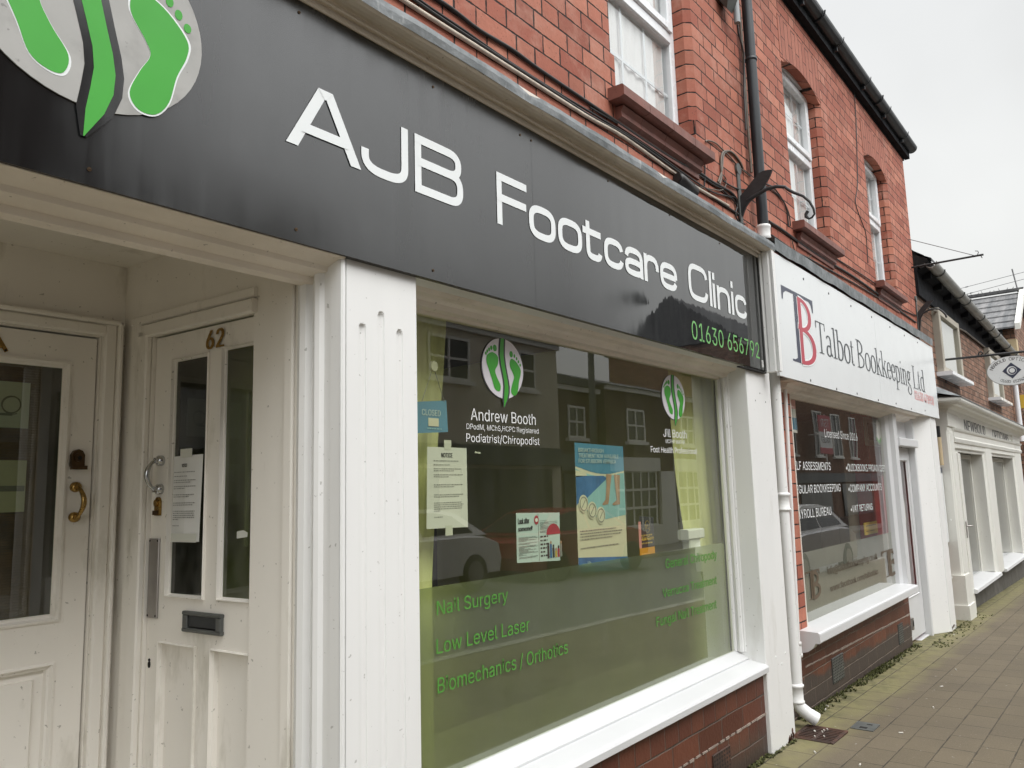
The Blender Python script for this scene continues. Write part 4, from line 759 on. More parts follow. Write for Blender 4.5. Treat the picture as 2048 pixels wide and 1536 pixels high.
# porch reveal with mouldings, then splayed side wall carrying the number 62 door
rv = MB(); X = PLX0
prof = [(X, .0), (X-.002, .035), (X-.002, .062), (X-.014, .068), (X-.020, .080), (X-.014, .094), (X-.004, .10), (X-.004, .112), (X-.022, .118), (X-.028, .135), (X-.022, .152), (X-.006, .160), (X-.006, .187)]
rv.ext([(a, b) for a, b in prof], -.1, ZB-.0, 2); CL.part('porch_jamb', rv, 'white')
O62 = Vector((1.278, .187, 0)); A62 = R(94.5); U62 = Vector((math.cos(A62), math.sin(A62), 0)); N62 = Vector((math.sin(A62), -math.cos(A62), 0))
B62 = (O62, -U62, Vector((U62.y, -U62.x, 0)))         # local x runs outwards (= -s), y goes into the wall
BA = (Vector((0, 1.05, 0)), Vector((1, 0, 0)), Vector((0, 1, 0)))
pw = MB(B62)
pw.box(-.176, .012, -.0, .04, -.1, 2.3)               # flat board between door and opening
pw.bbox(-.03, .006, -.012, .0, -.1, ZB, .004)
pw.box(-.95, -.176, .0, .04, 1.885, 2.3); pw.box(-.95, -.69, .0, .04, -.1, 1.885)
pw.bbox(-.745, -.693, -.022, .0, -.1, 1.90, .005); pw.bbox(-.745, -.16, -.022, .0, 1.882, 1.925, .005)
pw.bbox(-.80, -.75, -.012, .0, -.1, 1.95, .005); pw.bbox(-.80, -.16, -.014, .0, 1.93, 1.96, .004)
CL.part('porch_wall', pw, 'porch')
bw = MB(BA)
bw.box(1.132, 1.30, .0, .05, -.1, 2.3); bw.box(-1.1, 1.132, .0, .05, 1.896, 2.3); bw.box(-1.1, .30, .0, .05, -.1, 1.896)
bw.bbox(1.136, 1.175, -.030, .0, -.1, 1.935, .006); bw.bbox(.2, 1.136, -.030, .0, 1.898, 1.935, .006)
bw.bbox(1.175, 1.19, -.045, .0, -.1, 1.948, .004); bw.bbox(.2, 1.19, -.045, .0, 1.936, 1.95, .004)
CL.part('porch_wall', bw, 'porch')
pc = MB(); pc.box(-1.1, 1.30, .03, 1.2, 2.15, 2.2); CL.part('porch_ceiling', pc, 'porch')
pf = MB(); pf.box(-1.1, 1.28, .0, 1.2, -.1, .08); CL.part('porch_floor', pf, 'kerb')
ph = MB()                                  # moulded head over the porch opening
ph.px([(-.012, ZB+.02), (-.012, ZB-.004), (.02, ZB-.012), (.045, ZB-.020), (.050, ZB-.032), (.075, ZB-.036), (.10, ZB-.040), (.105, ZB-.056), (.135, ZB-.060), (.155, ZB-.052), (.17, ZB-.03), (.17, ZB+.17), (.02, ZB+.17)], -1.2, PLX0+.01); CL.part('porch_head', ph, 'cream')
lw = MB(); lw.box(-1.15, -1.1, .0, 1.2, -.1, 2.3); CL.part('porch_wall', lw, 'porch')
def rail_door(B, x0, x1, zt, panes, panels, mould, zb=.08, dy=.012):
    """panelled door in local coordinates: stiles, rails, glazing beads and sunk panels"""
    d = MB(B); holes = sorted(panes+panels, key=lambda h: (h[2], h[0]))
    xs = sorted({x0, x1, *[h[0] for h in holes], *[h[1] for h in holes]}); zs = sorted({zb, zt, *[h[2] for h in holes], *[h[3] for h in holes]})
    for i in range(len(xs)-1):
        for j in range(len(zs)-1):
            cx, cz = (xs[i]+xs[i+1])/2, (zs[j]+zs[j+1])/2
            if any(h[0] < cx < h[1] and h[2] < cz < h[3] for h in holes): continue
            a, b, c, e = xs[i], xs[i+1], zs[j], zs[j+1]
            d.quad((a, dy, c), (b, dy, c), (b, dy, e), (a, dy, e))
    for a, b, c, e in holes:
        pan = (a, b, c, e) in panels; q = dy+(.018 if pan else .010); t = mould
        for (p0, p1), (r0, r1) in (((a, c), (b, c)), ((b, c), (b, e)), ((b, e), (a, e)), ((a, e), (a, c))):
            cx, cz = (a+b)/2, (c+e)/2
            sh = lambda u, v, k: (u+math.copysign(k, cx-u), v+math.copysign(k, cz-v))
            st = [(0, dy), (0, dy-.006), (t*.3, dy-.008), (t*.55, dy+.002), (t*.8, dy+.004), (t, q)]
            for (k0, y0), (k1, y1) in zip(st, st[1:]):
                A_, B_, C_, D_ = sh(p0, p1, k0), sh(r0, r1, k0), sh(r0, r1, k1), sh(p0, p1, k1)
                d.quad((A_[0], y0, A_[1]), (B_[0], y0, B_[1]), (C_[0], y1, C_[1]), (D_[0], y1, D_[1]))
        if pan: d.quad((a+t, q, c+t), (b-t, q, c+t), (b-t, q, e-t), (a+t, q, e-t))
    d.quad((x0, dy, zb), (x0, dy, zt), (x0, .04, zt), (x0, .04, zb)); d.quad((x1, .04, zb), (x1, .04, zt), (x1, dy, zt), (x1, dy, zb))
    return d
def pull_handle(B, x, z0, z1, out, mat, lean=0.):
    h = MB(B)
    for z in (z0, z1):
        h.tube([(x, .012, z), (x, -.002, z), (x, -.006, z)], .013, 12, None, True, [.0165, .016, .010])
        h.tube([(x, -.004, z), (x, -.014, z)], .009, 10)
    n = 12; h.tube([(x+lean*math.sin(math.pi*k/n), -.012-out*math.sin(math.pi*k/n)**.7, z0+(z1-z0)*k/n) for k in range(n+1)], .006, 8, None, True, [.005+.0035*math.sin(math.pi*k/n) for k in range(n+1)])
    return h
# the left-hand porch door (62 A), seen square on at the back of the porch
pA = (.30+.0, 1.045, 1.0, 1.80)
dA = rail_door(BA, .34, 1.128, 1.890, [(.42, 1.052, .992, 1.806)], [(.44, 1.045, .26, .872)], .024)
dA.bbox(.47, .992, .016, .03, .29, .828, .006)
doA = CL.part('door', dA, 'porch', label='glazed half-panelled porch door with a woven blind behind the glass')
g = MB(BA); g.quad((.43, .021, 1.0), (1.04, .021, 1.0), (1.04, .021, 1.80), (.43, .021, 1.80)); CL.part('pane', g, 'glassD', doA)
bl = MB(BA); n = 96
for k in range(n):
    z = 1.01+.78*k/n; bl.box(.42, .985, .062, .066, z, z+.0066)
CL.part('blind', bl, 'blind', doA)
bkA = MB(BA); bkA.box(.1, 1.12, .5, .52, .3, 2.0); CL.part('interior', bkA, 'roomd', doA)
pp = MB(BA)
pp.box(.70, .951, .056, .060, 1.588, 1.731, 'paper'); pp.stroke(sup(.90, 1.66, .026, .026, 0, 360, 24, 2)[:-1], .004, .055, 'inkg', True); pp.stroke(sup(.903, 1.657, .028, .027, 40, 300, 20, 2), .003, .0545, 'inkg')
pp.box(.86, .905, .0555, .056, 1.625, 1.633, 'inkg')
CL.part('print', pp, None, doA, label='pale print with a ring drawn on it behind the blind')
pp = MB(BA); pp.box(.70, .953, .056, .060, 1.33, 1.488, 'cream2'); pp.box(.86, .95, .0545, .056, 1.393, 1.41, 'inkg'); CL.part('print', pp, None, doA, label='yellowish print lower on the blind')
k_ = MB(BA)
lk = k_; lk.py([(1.060, 1.468), (1.099, 1.468), (1.099, 1.505), (1.092, 1.518), (1.080, 1.523), (1.067, 1.518), (1.060, 1.505)], -.006, .012, 'bronze'); lk.disc((1.080, 1.497), .014, .014, -.014, -.006, 20, 'bronze'); lk.box(1.058, 1.104, -.016, .0, 1.458, 1.470, 'bronze'); lk.disc((1.080, 1.495), .006, .007, -.016, -.013, 12, 'hole'); CL.part('lock', lk, None, doA)
CL.part('handle', pull_handle(BA, 1.080, 1.308, 1.403, .028, 'brass', .008), 'brass', doA)
al = MB(BA); al.stroke([(.815, 1.815), (.838, 1.856), (.863, 1.815)], .012, .008, 'brass'); al.stroke([(.822, 1.829), (.856, 1.829)], .009, .007, 'brass')
for q in ((.8385, 1.849), (.860, 1.819)): al.disc(q, .003, .003, .004, .008, 8, 'hole')
CL.part('door_letter', al, None, doA)
# door 62 on the splayed side wall; local x = -s
pane1, pane2 = (-.592, -.398, 1.060, 1.800), (-.334, -.172, 1.062, 1.806)
d62 = rail_door(B62, -.688, -.160, 1.879, [pane1, pane2], [(-.620, -.428, .2, .926), (-.358, -.170, .2, .926)], .010)
do62 = CL.part('door', d62, 'porch', label='panelled porch door numbered 62 with two narrow panes')
for a, b in ((-.586, -.404), (-.326, -.178)):
    g = MB(B62); g.quad((a, .021, 1.06), (b, .021, 1.06), (b, .021, 1.80), (a, .021, 1.80)); CL.part('pane', g, 'glassD', do62)
ib = MB(B62); ib.box(-.9, -.1, .45, .47, .4, 2.1, 'roomd'); ib.box(-.62, -.54, .30, .32, .9, 2.0, 'roomg'); ib.box(-.47, -.46, .2, .21, 1.2, 1.70, 'curtain'); ib.box(-.40, -.392, .2, .21, 1.2, 1.70, 'curtain'); ib.box(-.30, -.288, .1, .11, 1.0, 1.8, 'black'); ib.box(-.28, -.19, .1, .11, 1.098, 1.108, 'black'); CL.part('interior', ib, None, do62)
nm = MB(B62); text(nm, '62', -.411, -.327, 1.807, .058, .007, 'brass', 0, .0035); vs = list(nm.v); nm2 = MB(B62); text(nm2, '62', -.411, -.327, 1.807, .058, .0035, 'bronze')
CL.part('door_number', nm, None, do62); CL.part('door_number_edge', nm2, None, do62) if False else None
CL.part('handle', pull_handle(B62, -.636, 1.388, 1.478, .026, 'chrome'), 'chrome', do62)
lk = MB(B62); lk.py([(-.655, 1.306), (-.630, 1.306), (-.630, 1.35), (-.636, 1.361), (-.6425, 1.364), (-.649, 1.361), (-.655, 1.35)], .002, .012, 'brass'); lk.disc((-.6425, 1.345), .009, .011, -.004, .002, 16, 'brass'); lk.box(-.655, -.630, -.004, .002, 1.308, 1.322, 'bronze'); CL.part('lock', lk, None, do62)
pt_ = MB(B62); pt_.bbox(-.684, -.630, .006, .012, .993, 1.235, .002, 'steel')
for q in ((-.678, 1.228), (-.636, 1.228), (-.678, 1.0), (-.636, 1.0)): pt_.disc(q, .003, .003, .0045, .006, 8, 'hole')
CL.part('push_plate', pt_, None, do62)
lb = MB(B62)
for a, b, c, e in ((-.485, -.301, .966, .978), (-.485, -.301, 1.014, 1.026), (-.485, -.462, .978, 1.014), (-.324, -.301, .978, 1.014)): lb.bbox(a, b, -.002, .012, c, e, .003, 'darkgrey')
lb.box(-.462, -.324, .008, .012, .978, 1.014, 'hole'); lb.box(-.458, -.328, .003, .008, .983, 1.013, 'black'); CL.part('letterbox', lb, None, do62)
kh = MB(B62); kh.disc((-.668, .852), .006, .010, .0095, .012, 14, 'hole'); kh.disc((-.668, .866), .004, .004, .009, .012, 10, 'hole'); CL.part('keyhole', kh, None, do62)
# the big shop window
wf = MB(); X = PRX0
wf.pz([(X, .10), (X-.004, .106), (X-.004, .112), (X-.012, .116), (X-.016, .128), (X-.012, .140), (X-.004, .145), (X-.018, .150), (X-.022, YG+.01), (X, YG+.01)], ZG0, ZB)
wf.pz([(PLX1, .10), (PLX1+.015, .12), (PLX1+.022, YG+.01), (PLX1, YG+.01)], ZG0, ZB)
wf.px([(.0, ZB+.02), (.0, ZB-.001), (.05, ZB-.006), (.062, ZB-.018), (.088, ZB-.022), (.10, ZB-.030), (.108, ZB-.046), (.13, ZB-.050), (.145, ZB-.044), (.15, ZB-.056), (YG+.012, ZB-.058), (YG+.012, ZB+.02)], PLX1, PRX0, 'cream')
wo = CL.part('shop_window', wf if False else wf, 'white') if False else None
wf.mats = ['white', 'cream'] if 'white' not in wf.mats else wf.mats
if wf.mats == ['white', 'cream']:
    wf.mi = [0 if i < 20 else 1 for i in range(len(wf.mi))]
wo = CL.part('shop_window', wf)
g = MB(); g.quad((PLX1, YG, ZG0-.01), (PRX0, YG, ZG0-.01), (PRX0, YG, ZG1+.02), (PLX1, YG, ZG1+.02)); CL.part('pane', g, 'glass', wo)
g = MB(); g.quad((PLX1+.02, YG+.006, ZG0-.01), (PRX0-.05, YG+.006, ZG0-.01), (PRX0-.05, YG+.006, 1.050), (PLX1+.02, YG+.006, 1.062)); CL.part('frosted_film', g, 'film', wo)
si = MB(); n_ = .0
si.px([(YG+.01, .495), (YG-.004, .493), (.092, .462), (.092, .40), (YG+.01, .40)], PLX1, PRX0)
si.px([(.0895, .455), (.004, .440), (-.008, .436), (-.013, .428), (-.012, .404), (-.004, .398), (.0895, .398)], PLX1, PRX0); CL.part('window_sill', si, 'white2')
sr = MB(); sr.box(PLX1-.05, PRX0+.02, .022, .25, -.4, .40); so_ = CL.part('stall_riser', sr, 'brick_b')
rdg = MB(); rdg.px([(.022, .0), (.013, .004), (.012, .012), (.016, .018), (.022, .02)], PLX1, PRX0); 
for i in range(len(rdg.v)): rdg.v[i].z += .197
rdg2 = MB()
for k in range(40):                       # crumbling mortar line above the vent course
    a = PLX1+(PRX0-PLX1)*k/40; b = a+(PRX0-PLX1)/40*random.uniform(.6, 1.15); h = random.uniform(.004, .007); d = random.uniform(.002, .005)
    rdg2.box(a, min(b, PRX0), .022-d, .0225, .198-h, .198+h*.7)
CL.part('mortar_line', rdg2, 'mortar', so_)
def air_brick(T, x0, x1, z0, z1, y, mat, name='air_brick', under=None):
    a = MB(); a.bbox(x0, x1, y-.006, y+.03, z0, z1, .003, mat); nx, nz2 = 7, 9
    for i in range(nx):
        for j in range(nz2):
            cx, cz = x0+(x1-x0)*(i+.5+.0*(j % 2))/nx, z0+(z1-z0)*(j+.5)/nz2; rx, rz = (x1-x0)/nx*.33, (z1-z0)/nz2*.33
            a.add([(cx-rx, y-.0065, cz), (cx, y-.0065, cz-rz), (cx+rx, y-.0065, cz), (cx, y-.0065, cz+rz)], [(0, 1, 2, 3)], 'hole')
    T.part(name, a, None, under)
q0, q1 = P(1423, 1500, 1, .022), P(1458, 1490, 1, .022)
air_brick(CL, q0.x, q1.x, .0, .165, .022, 'rust', under=so_)
# cornice, lead and the console that closes the end of the fascia
X1c = 4.30
co_ = MB(); z_ = ZBT
co_.px([(-.018, z_-.014), (-.024, z_-.014), (-.027, z_-.008), (-.027, z_+.000), (-.022, z_+.004), (-.022, z_+.010), (-.032, z_+.010), (-.036, z_+.003), (-.041, z_+.003), (-.044, z_+.008), (-.040, z_+.014), (-.040, z_+.020), (-.048, z_+.018), (-.060, z_+.0125), (-.078, z_+.011), (-.093, z_+.014), (-.101, z_+.020), (-.101, z_+.06), (.12, z_+.10), (.12, z_-.014)], -1.2, X1c); coo = CL.part('cornice', co_, 'cream')
ld = MB(); n = 120; r = random.Random(3); vs = []; nv = 0
for k in range(n+1):                       # dressed lead: wavy drip edge
    x = -1.2+(X1c+.012+1.2)*k/n; d = .0022*math.sin(x*7)+.0015*math.sin(x*19+1)+.0016*(r.random()-.5); e_ = .0018*math.sin(x*11+2)+.0016*(r.random()-.5)
    vs += [(x, -.1035+d*.3, ZBT+.020+e_), (x, -.106+d, ZBT+.043+e_*.5), (x, -.103+d, ZBT+.062), (x, -.03, ZBT+.080), (x, .116, ZBT+.115), (x, .116, ZBT+.15)]
ld.add(vs, [(k*6+i, (k+1)*6+i, (k+1)*6+i+1, k*6+i+1) for k in range(n) for i in range(5)]); a = n*6
ld.add([vs[a+i] for i in range(5)], [(0, 1, 2, 3, 4)]); CL.part('lead_flashing', ld, 'lead', coo)
cn = MB(); cn.pz([(4.262, -.021), (4.253, -.028), (4.258, -.040), (4.250, -.048), (4.250, -.078), (4.257, -.084), (4.252, -.094), (4.250, -.104), (4.285, -.106), (4.30, -.09), (4.30, .03), (4.262, .03)], ZB-.012, ZBT+.012); CL.part('console', cn, 'white')
bf = MB(); bf.box(-1.2, PLX1, .0, .02, ZB, ZBT); bf.box(PLX1, X1c, .0, .1, ZB+.02, ZBT-.02); CL.part('fascia_backing', bf, 'cream')
jn = MB(); jn.box(3.9, 4.262, -.021, .0, ZB-.018, ZB-.012); CL.part('dark_strip', jn, 'hole')  # thin near-black strip below the far end of the fascia
# room behind the window
rm = MB()
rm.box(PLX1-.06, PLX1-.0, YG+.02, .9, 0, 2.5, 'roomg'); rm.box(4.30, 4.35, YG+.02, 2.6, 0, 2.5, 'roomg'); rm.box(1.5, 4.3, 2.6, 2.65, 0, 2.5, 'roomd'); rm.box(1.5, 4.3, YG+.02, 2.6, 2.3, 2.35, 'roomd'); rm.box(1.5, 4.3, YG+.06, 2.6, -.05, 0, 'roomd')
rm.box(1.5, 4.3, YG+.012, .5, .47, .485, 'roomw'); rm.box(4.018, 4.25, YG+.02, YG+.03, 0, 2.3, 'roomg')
CL.part('interior', rm)
YC = .27
def side_curtain(edge, xo, label):
    zs_ = [(P(a, b, 1, YC).x, P(a, b, 1, YC).z) for a, b in edge]; zs_ = [(zs_[0][0], 2.02)]+zs_+[(zs_[-1][0], .48)]; n = 48
    rows = [[(xe+(xo-xe)*k/n, YC+.008*math.sin(k*.62)+.003*math.sin(k*1.9), z) for k in range(n+1)] for xe, z in zs_]
    c = MB(); vs = [p for rw in rows for p in rw]; m_ = n+1
    c.add(vs, [(j*m_+k, j*m_+k+1, (j+1)*m_+k+1, (j+1)*m_+k) for j in range(len(rows)-1) for k in range(n)], None, True)
    return single('curtain', c, 'curtain', label, 'curtain', 'curtains in the clinic window')
side_curtain(((1336, 745), (1341, 840), (1352, 960), (1374, 1105)), 4.25, 'pale yellow-green curtain hanging at the right side of the clinic window')
side_curtain(((892, 655), (886, 760), (876, 880), (864, 1160)), 1.60, 'pale yellow-green curtain edge at the left of the clinic window behind the closed sign')
wc = MB(); q = P(1370, 1072, 1, .21); wc.bbox(q.x, q.x+.18, .19, .25, q.z-.02, q.z+.03, .006); wc.bbox(q.x+.03, q.x+.15, .20, .245, .49, q.z-.02, .006); single('white_blocks', wc, 'vinylw', 'small white blocks behind the clinic glass in front of the curtain', 'display stand')  # two plain white blocks for a pale shape behind the glass

# ------------------------------------------------------------------ black fascia sign
YF = -.02; FS = Thing('fascia_sign', (2.4, YF, ZB), 'long glossy black fascia sign with white lettering and green footprint emblem', 'shop sign')
SEAM = 2.082+.040
for a, b in ((-1.2, 2.1235), (2.1245, 4.262)):
    p_ = MB(); p_.box(a, b, YF, .0, ZB-.002, ZBT); FS.part('panel', p_, 'board')
LET = [('A', 1.097, 1.339), ('J', 1.340, 1.5165), ('B', 1.544, 1.754), ('F', 1.922, 2.086), ('o', 2.097, 2.256), ('o', 2.272, 2.430), ('t', 2.436, 2.572), ('c', 2.589, 2.738), ('a', 2.750, 2.900), ('r', 2.911, 3.042), ('e', 3.056, 3.218), ('C', 3.338, 3.549), ('l', 3.566, 3.596), ('i', 3.607, 3.637), ('n', 3.658, 3.814), ('i', 3.834, 3.864), ('c', 3.883, 4.036)]
lt = MB()
for word in (LET[:3], LET[3:11], LET[11:]):
    lt = MB()
    for ch, a, b in word: wide_letter(lt, ch, a, b, 2.233, 2.414, 2.358, .0265, YF-.0015, 'letterw')
    FS.part('lettering', lt)
lt = MB(); text_px(lt, '01630 656792', (1384.8, 678.7), (1519.7, 716.5), (1385.8, 643), YF-.001, 'greenP'); FS.part('phone_number', lt)
pr_x = P(401, 130, 1, YF).x; tp = P(165, 272, 1, YF); bt = P(275, 249, 1, YF)
ry_ = (bt.z-tp.z)/.29; rx_ = (pr_x-tp.x)/1.02
logo(FS, 'emblem', tp.x+.02*rx_, bt.z+ry_*.995, rx_, ry_, YF-.001, 'silver', 'greenL', 'board', 'letterw', None, True)
lt = MB(); lt.box(4.205, 4.228, YF-.001, YF, 1.995, 2.035, 'paper'); lines(lt, 4.208, 4.225, 2.0, 2.03, [1, .7, 1, .6, 1], YF-.0015, 'inkg', 5); FS.part('sticker', lt)
for px, py in ((178, 339), (592, 459), (866, 541), (598, 25), (866, 174), (1040, 270), (1062, 281), (1216, 362), (1339, 430), (1439, 487)):
    q = P(px, py, 1, YF); s_ = MB(); s_.disc((q.x, q.z), .0042, .0042, YF-.002, YF, 12, 'bronze'); s_.box(q.x-.0028, q.x+.0028, YF-.0024, YF-.002, q.z-.0007, q.z+.0007, 'hole'); FS.part('screw', s_)
# ------------------------------------------------------------------ lettering on the clinic window
YV = YG-.0016
vl = MB()
for t_, a, b, c, bo in (('Andrew Booth', (941.4, 840), (1071.5, 850), (947, 817), .0003), ('DPodM, MChS,HCPC Registered', (933, 858), (1077, 867), (933, 847), .0002), ('Podiatrist/Chiropodist', (932.6, 883.5), (1079, 890), (932.6, 867), .0002), ('Jill Booth', (1327, 873.5), (1373.6, 877), (1327, 857.5), .0004), ('MCFHP MAFHP', (1331.5, 886.5), (1369.7, 888), (1331.5, 879), .0002), ('Foot Health Professional', (1302, 903.5), (1394, 909), (1302, 891.5), .0004)):
    vl = MB(); text_px(vl, t_, a, b, c, YV, 'vinylw', bo); CL.part('window_lettering', vl, None, wo)
vl = MB()
for t_, a, b, c in (('Nail Surgery', (873.8, 1229), (1016, 1203), (874.7, 1201)), ('Low Level Laser', (873.2, 1306), (1059.3, 1263), (873.2, 1276)), ('Biomechanics / Orthotics', (875.6, 1384), (1136, 1309), (875.6, 1353)), ('General Chiropody', (1332, 1140), (1434, 1114), (1332, 1121)), ('Verrucca Treatment', (1326, 1195), (1434, 1168), (1326, 1177)), ('Fungal Nail Treatment', (1313.5, 1251), (1434, 1219), (1313.5, 1231))):
    vl = MB(); text_px(vl, t_, a, b, c, YV, 'greenV', .0002); CL.part('window_lettering', vl, None, wo)
for cx, cy, lx, rx2, ty, by in ((1004.3, 737, 963.5, 1044.8, 677.5, 797), (1346, 794.7, 1323.5, 1368.3, 750.5, 839)):
    c_ = P(cx, cy, 1, YV); l_, r_, t_, b_ = P(lx, cy, 1, YV), P(rx2, cy, 1, YV), P(cx, ty, 1, YV), P(cx, by, 1, YV)
    logo(CL, 'window_emblem', (l_.x+r_.x)/2, (t_.z+b_.z)/2, (r_.x-l_.x)/2, (t_.z-b_.z)/2, YV, 'logow', 'green', 'ink', None, wo)
# ------------------------------------------------------------------ papers behind the clinic glass
def sheet(pxs, y, m, mb, curl=.0):
    """sheet of paper from its four measured corners TL TR BR BL, with a little curl"""
    q = [P(a, b, 1, y) for a, b in pxs]; n = 8; vs = []
    for j in range(n+1):
        for i in range(n+1):
            u, v = i/n, j/n; p = (q[0]*(1-u)+q[1]*u)*(1-v)+(q[3]*(1-u)+q[2]*u)*v
            vs.append((p.x, y+curl*math.sin(math.pi*u)*(.4+.6*v), p.z))
    mb.add(vs, [(j*(n+1)+i, (j+1)*(n+1)+i, (j+1)*(n+1)+i+1, j*(n+1)+i+1) for j in range(n) for i in range(n)], m)
    return q[3].x, q[2].x, (q[3].z+q[2].z)/2, (q[0].z+q[1].z)/2
YP = YG+.016
nb = MB(); a, b, c, e = sheet([(854.5, 893.5), (933, 896), (936, 1054), (853, 1058)], YP, 'paper', nb)
text(nb, 'NOTICE', (a+b)/2-.026, (a+b)/2+.026, c+(e-c)*.875, .014, YP-.001, 'ink', 0, .0006)
lines(nb, a+.035, b-.022, c+(e-c)*.14, c+(e-c)*.83, [.85, 0, .55, 0, .95, .7, 0, 1, .5, 0, 0, 0, 1, .7, 0, 0, 0, 1, .85, 0, 0, .95, 1, .97, .95, .2, 0, 0, .28], YP-.001, 'inkg', 2)
for tx, tz in (((a+b)/2-.012, e-.008), ((a+b)/2-.012, c-.024)): nb.box(tx, tx+.034, YP-.0008, YP-.0002, tz, tz+.032, 'tape')
single('paper_notice', nb, None, 'white typed notice taped inside the big window below the hanging closed sign', 'notice')
lf = MB(); a, b, c, e = sheet([(1032, 1026), (1119, 1025), (1120.5, 1121), (1034, 1126)], YP, 'leaflet', lf); w_ = (b-a)
text(lf, 'Look after', a+.012, a+w_*.29, e-.036, .020, YP-.001, 'ink', 0, .001); text(lf, 'someone?', a+.012, a+w_*.36, e-.062, .016, YP-.001, 'ink', 0, .001)
lines(lf, a+.012, a+w_*.47, c+.02, e-.085, [.9, 1, .5, .95, .4, 0, 1, .6, 0, .9, 1, .3, .6, .9, .5, .8, 1, .2, .4, 0, 1, .9], YP-.001, 'ink', 3)
lines(lf, a+w_*.535, b-.012, c+.105, e-.03, [.4, 0, 1, .5, 1, .2, 1, .3, .95, .5, 1, .9, 0, 1, .3, .6], YP-.001, 'ink', 4); lines(lf, a+w_*.535, a+w_*.72, c+.02, c+.09, [1, .9, 1, .8, .6, .9], YP-.001, 'ink', 6)
lf.box(a+w_*.497, a+w_*.503, YP-.001, YP-.0005, c+.003, e-.003, 'inkg'); lf.disc((a+w_*.455, e-.026), .014, .017, YP-.0016, YP-.001, 20, 'red'); lf.disc((a+w_*.455, e-.026), .009, .007, YP-.002, YP-.0016, 14, 'vinylw')
ux, uz = a+w_*.85, c+.095
lf.add([(ux-.045, YP-.0014, uz)]+[(ux+.045*math.cos(R(180-k*15)), YP-.0014, uz+.04*math.sin(R(180-k*15))) for k in range(13)], [tuple(range(14))[::-1]], 'red')
for k, m_ in enumerate(('ink', 'bluep', 'ink', 'gold', 'red', 'inkg')):
    xx = ux-.042+k*.0165; hh = .038+.014*math.sin(k*1.3+.6); lf.box(xx, xx+.012, YP-.0016, YP-.001, c+.008, c+.008+hh, m_); lf.disc((xx+.006, c+.014+hh), .005, .006, YP-.002, YP-.0014, 10, ('ink', 'skin')[k % 2])
single('leaflet', lf, None, 'pale blue two-page leaflet with a small red umbrella on the clinic window', 'leaflet')
bp = MB(); a, b, c, e = sheet([(1148.5, 885), (1245.5, 893), (1256, 1139), (1157.5, 1146)], YP, 'cream2', bp, .0); W_, H_ = b-a, e-c; q = [P(*t, 1, YP) for t in ((1148.5, 885), (1245.5, 893), (1256, 1139), (1157.5, 1146))]
def bpt(u, v): # u right, v down
    p = (q[0]*(1-u)+q[1]*u)*(1-v)+(q[3]*(1-u)+q[2]*u)*v; return p.x, p.z
def bpoly(pts, m, k): bp.add([(bpt(u, v)[0], YP-.0008*k, bpt(u, v)[1]) for u, v in pts], [tuple(range(len(pts)))[::-1]], m)
bpoly([(0, 0), (1, 0), (1, .20)]+[(1-k/10, .20+.045*math.sin(math.pi*k/10)-.02*(k/10)) for k in range(1, 10)]+[(0, .185)], 'blue', 1)
bpoly([(0, .20)]+[(k/10, .20+.045*math.sin(math.pi*k/10)+.01) for k in range(1, 10)]+[(1, .22), (1, .56), (.5, .60), (.28, .56), (.12, .50), (.03, .47), (0, .49)], 'cyan', 1)
bpoly([(0, .26), (.55, .25), (.62, .27), (.1, .47), (.03, .47), (0, .49)], 'bluep', 2); bpoly([(0, .215), (.2, .235), (.22, .255), (0, .27)], 'cream2', 2)
for dx in (.0, .17): bpoly([(.60+dx, .235), (.72+dx*1.05, .238), (.68+dx*1.2, .33), (.645+dx*1.35, .44), (.62+dx*1.5, .475), (.52+dx*1.3, .485), (.50+dx*1.2, .475), (.57+dx*1.4, .44), (.60+dx*1.1, .33)], 'skin', 3)
bpoly([(0, .885), (1, .895), (1, 1), (0, 1)], 'bluep', 1)
for i, (u, v) in enumerate(((.125, .475), (.29, .525), (.46, .565))):
    x_, z_ = bpt(u, v); bp.disc((x_, z_), .034, .036, YP-.0030, YP-.0026, 24, 'cream2'); bp.stroke(sup(x_, z_, .026, .027, 0, 360, 24, 2)[:-1], .003, YP-.0042, 'inkg', True); bp.stroke([(x_-.012, z_-.014), (x_+.012, z_+.014)], .003, YP-.0042, 'inkg')
for i, t_ in enumerate(('BREAKTHROUGH', 'TREATMENT NOW AVAILABLE', 'FOR STUBBORN VERRUCA')):
    x_, z_ = bpt(.06, .072+.043*i); text(bp, t_, x_, x_+W_*(.5, .82, .76)[i], z_, .0165, YP-.0034, 'leaflet', 0, .0005)
x0_, z0_ = bpt(.05, .84); x1_, z1_ = bpt(.9, .66); lines(bp, x0_, x1_, z0_, z1_, [.85, 1, .97, .75, 0, 0, .9, 0], YP-.002, 'inkg', 8)
x_, z_ = bpt(.06, .965); text(bp, 'swift', x_, x_+W_*.17, z_, .022, YP-.0034, 'leaflet'); x_, z_ = bpt(.5, .945); lines(bp, x_, x_+W_*.45, z_, z_+.001, [1], YP-.0034, 'cyan', 4)
single('poster', bp, None, 'tall blue and cream poster showing bare legs, stuck inside the clinic window', 'poster')
ef = MB(); a, b, c, e = sheet([(1278, 1032), (1307, 1034), (1309, 1106), (1279, 1111)], YP+.004, 'ink', ef); Y2 = YP+.003
ef.box(a, a+.022, Y2-.001, Y2, e-.155, e-.02, 'pink'); ef.stroke(sup((a+b)/2+.01, e-.045, .022, .026, 0, 360, 24, 2)[:-1], .0015, Y2-.002, 'gold', True); text(ef, 'KL', (a+b)/2-.006, (a+b)/2+.026, e-.056, .02, Y2-.002, 'gold'); text(ef, 'Ear Care', a+.028, b-.006, e-.105, .017, Y2-.002, 'yellow', 0, .0008)
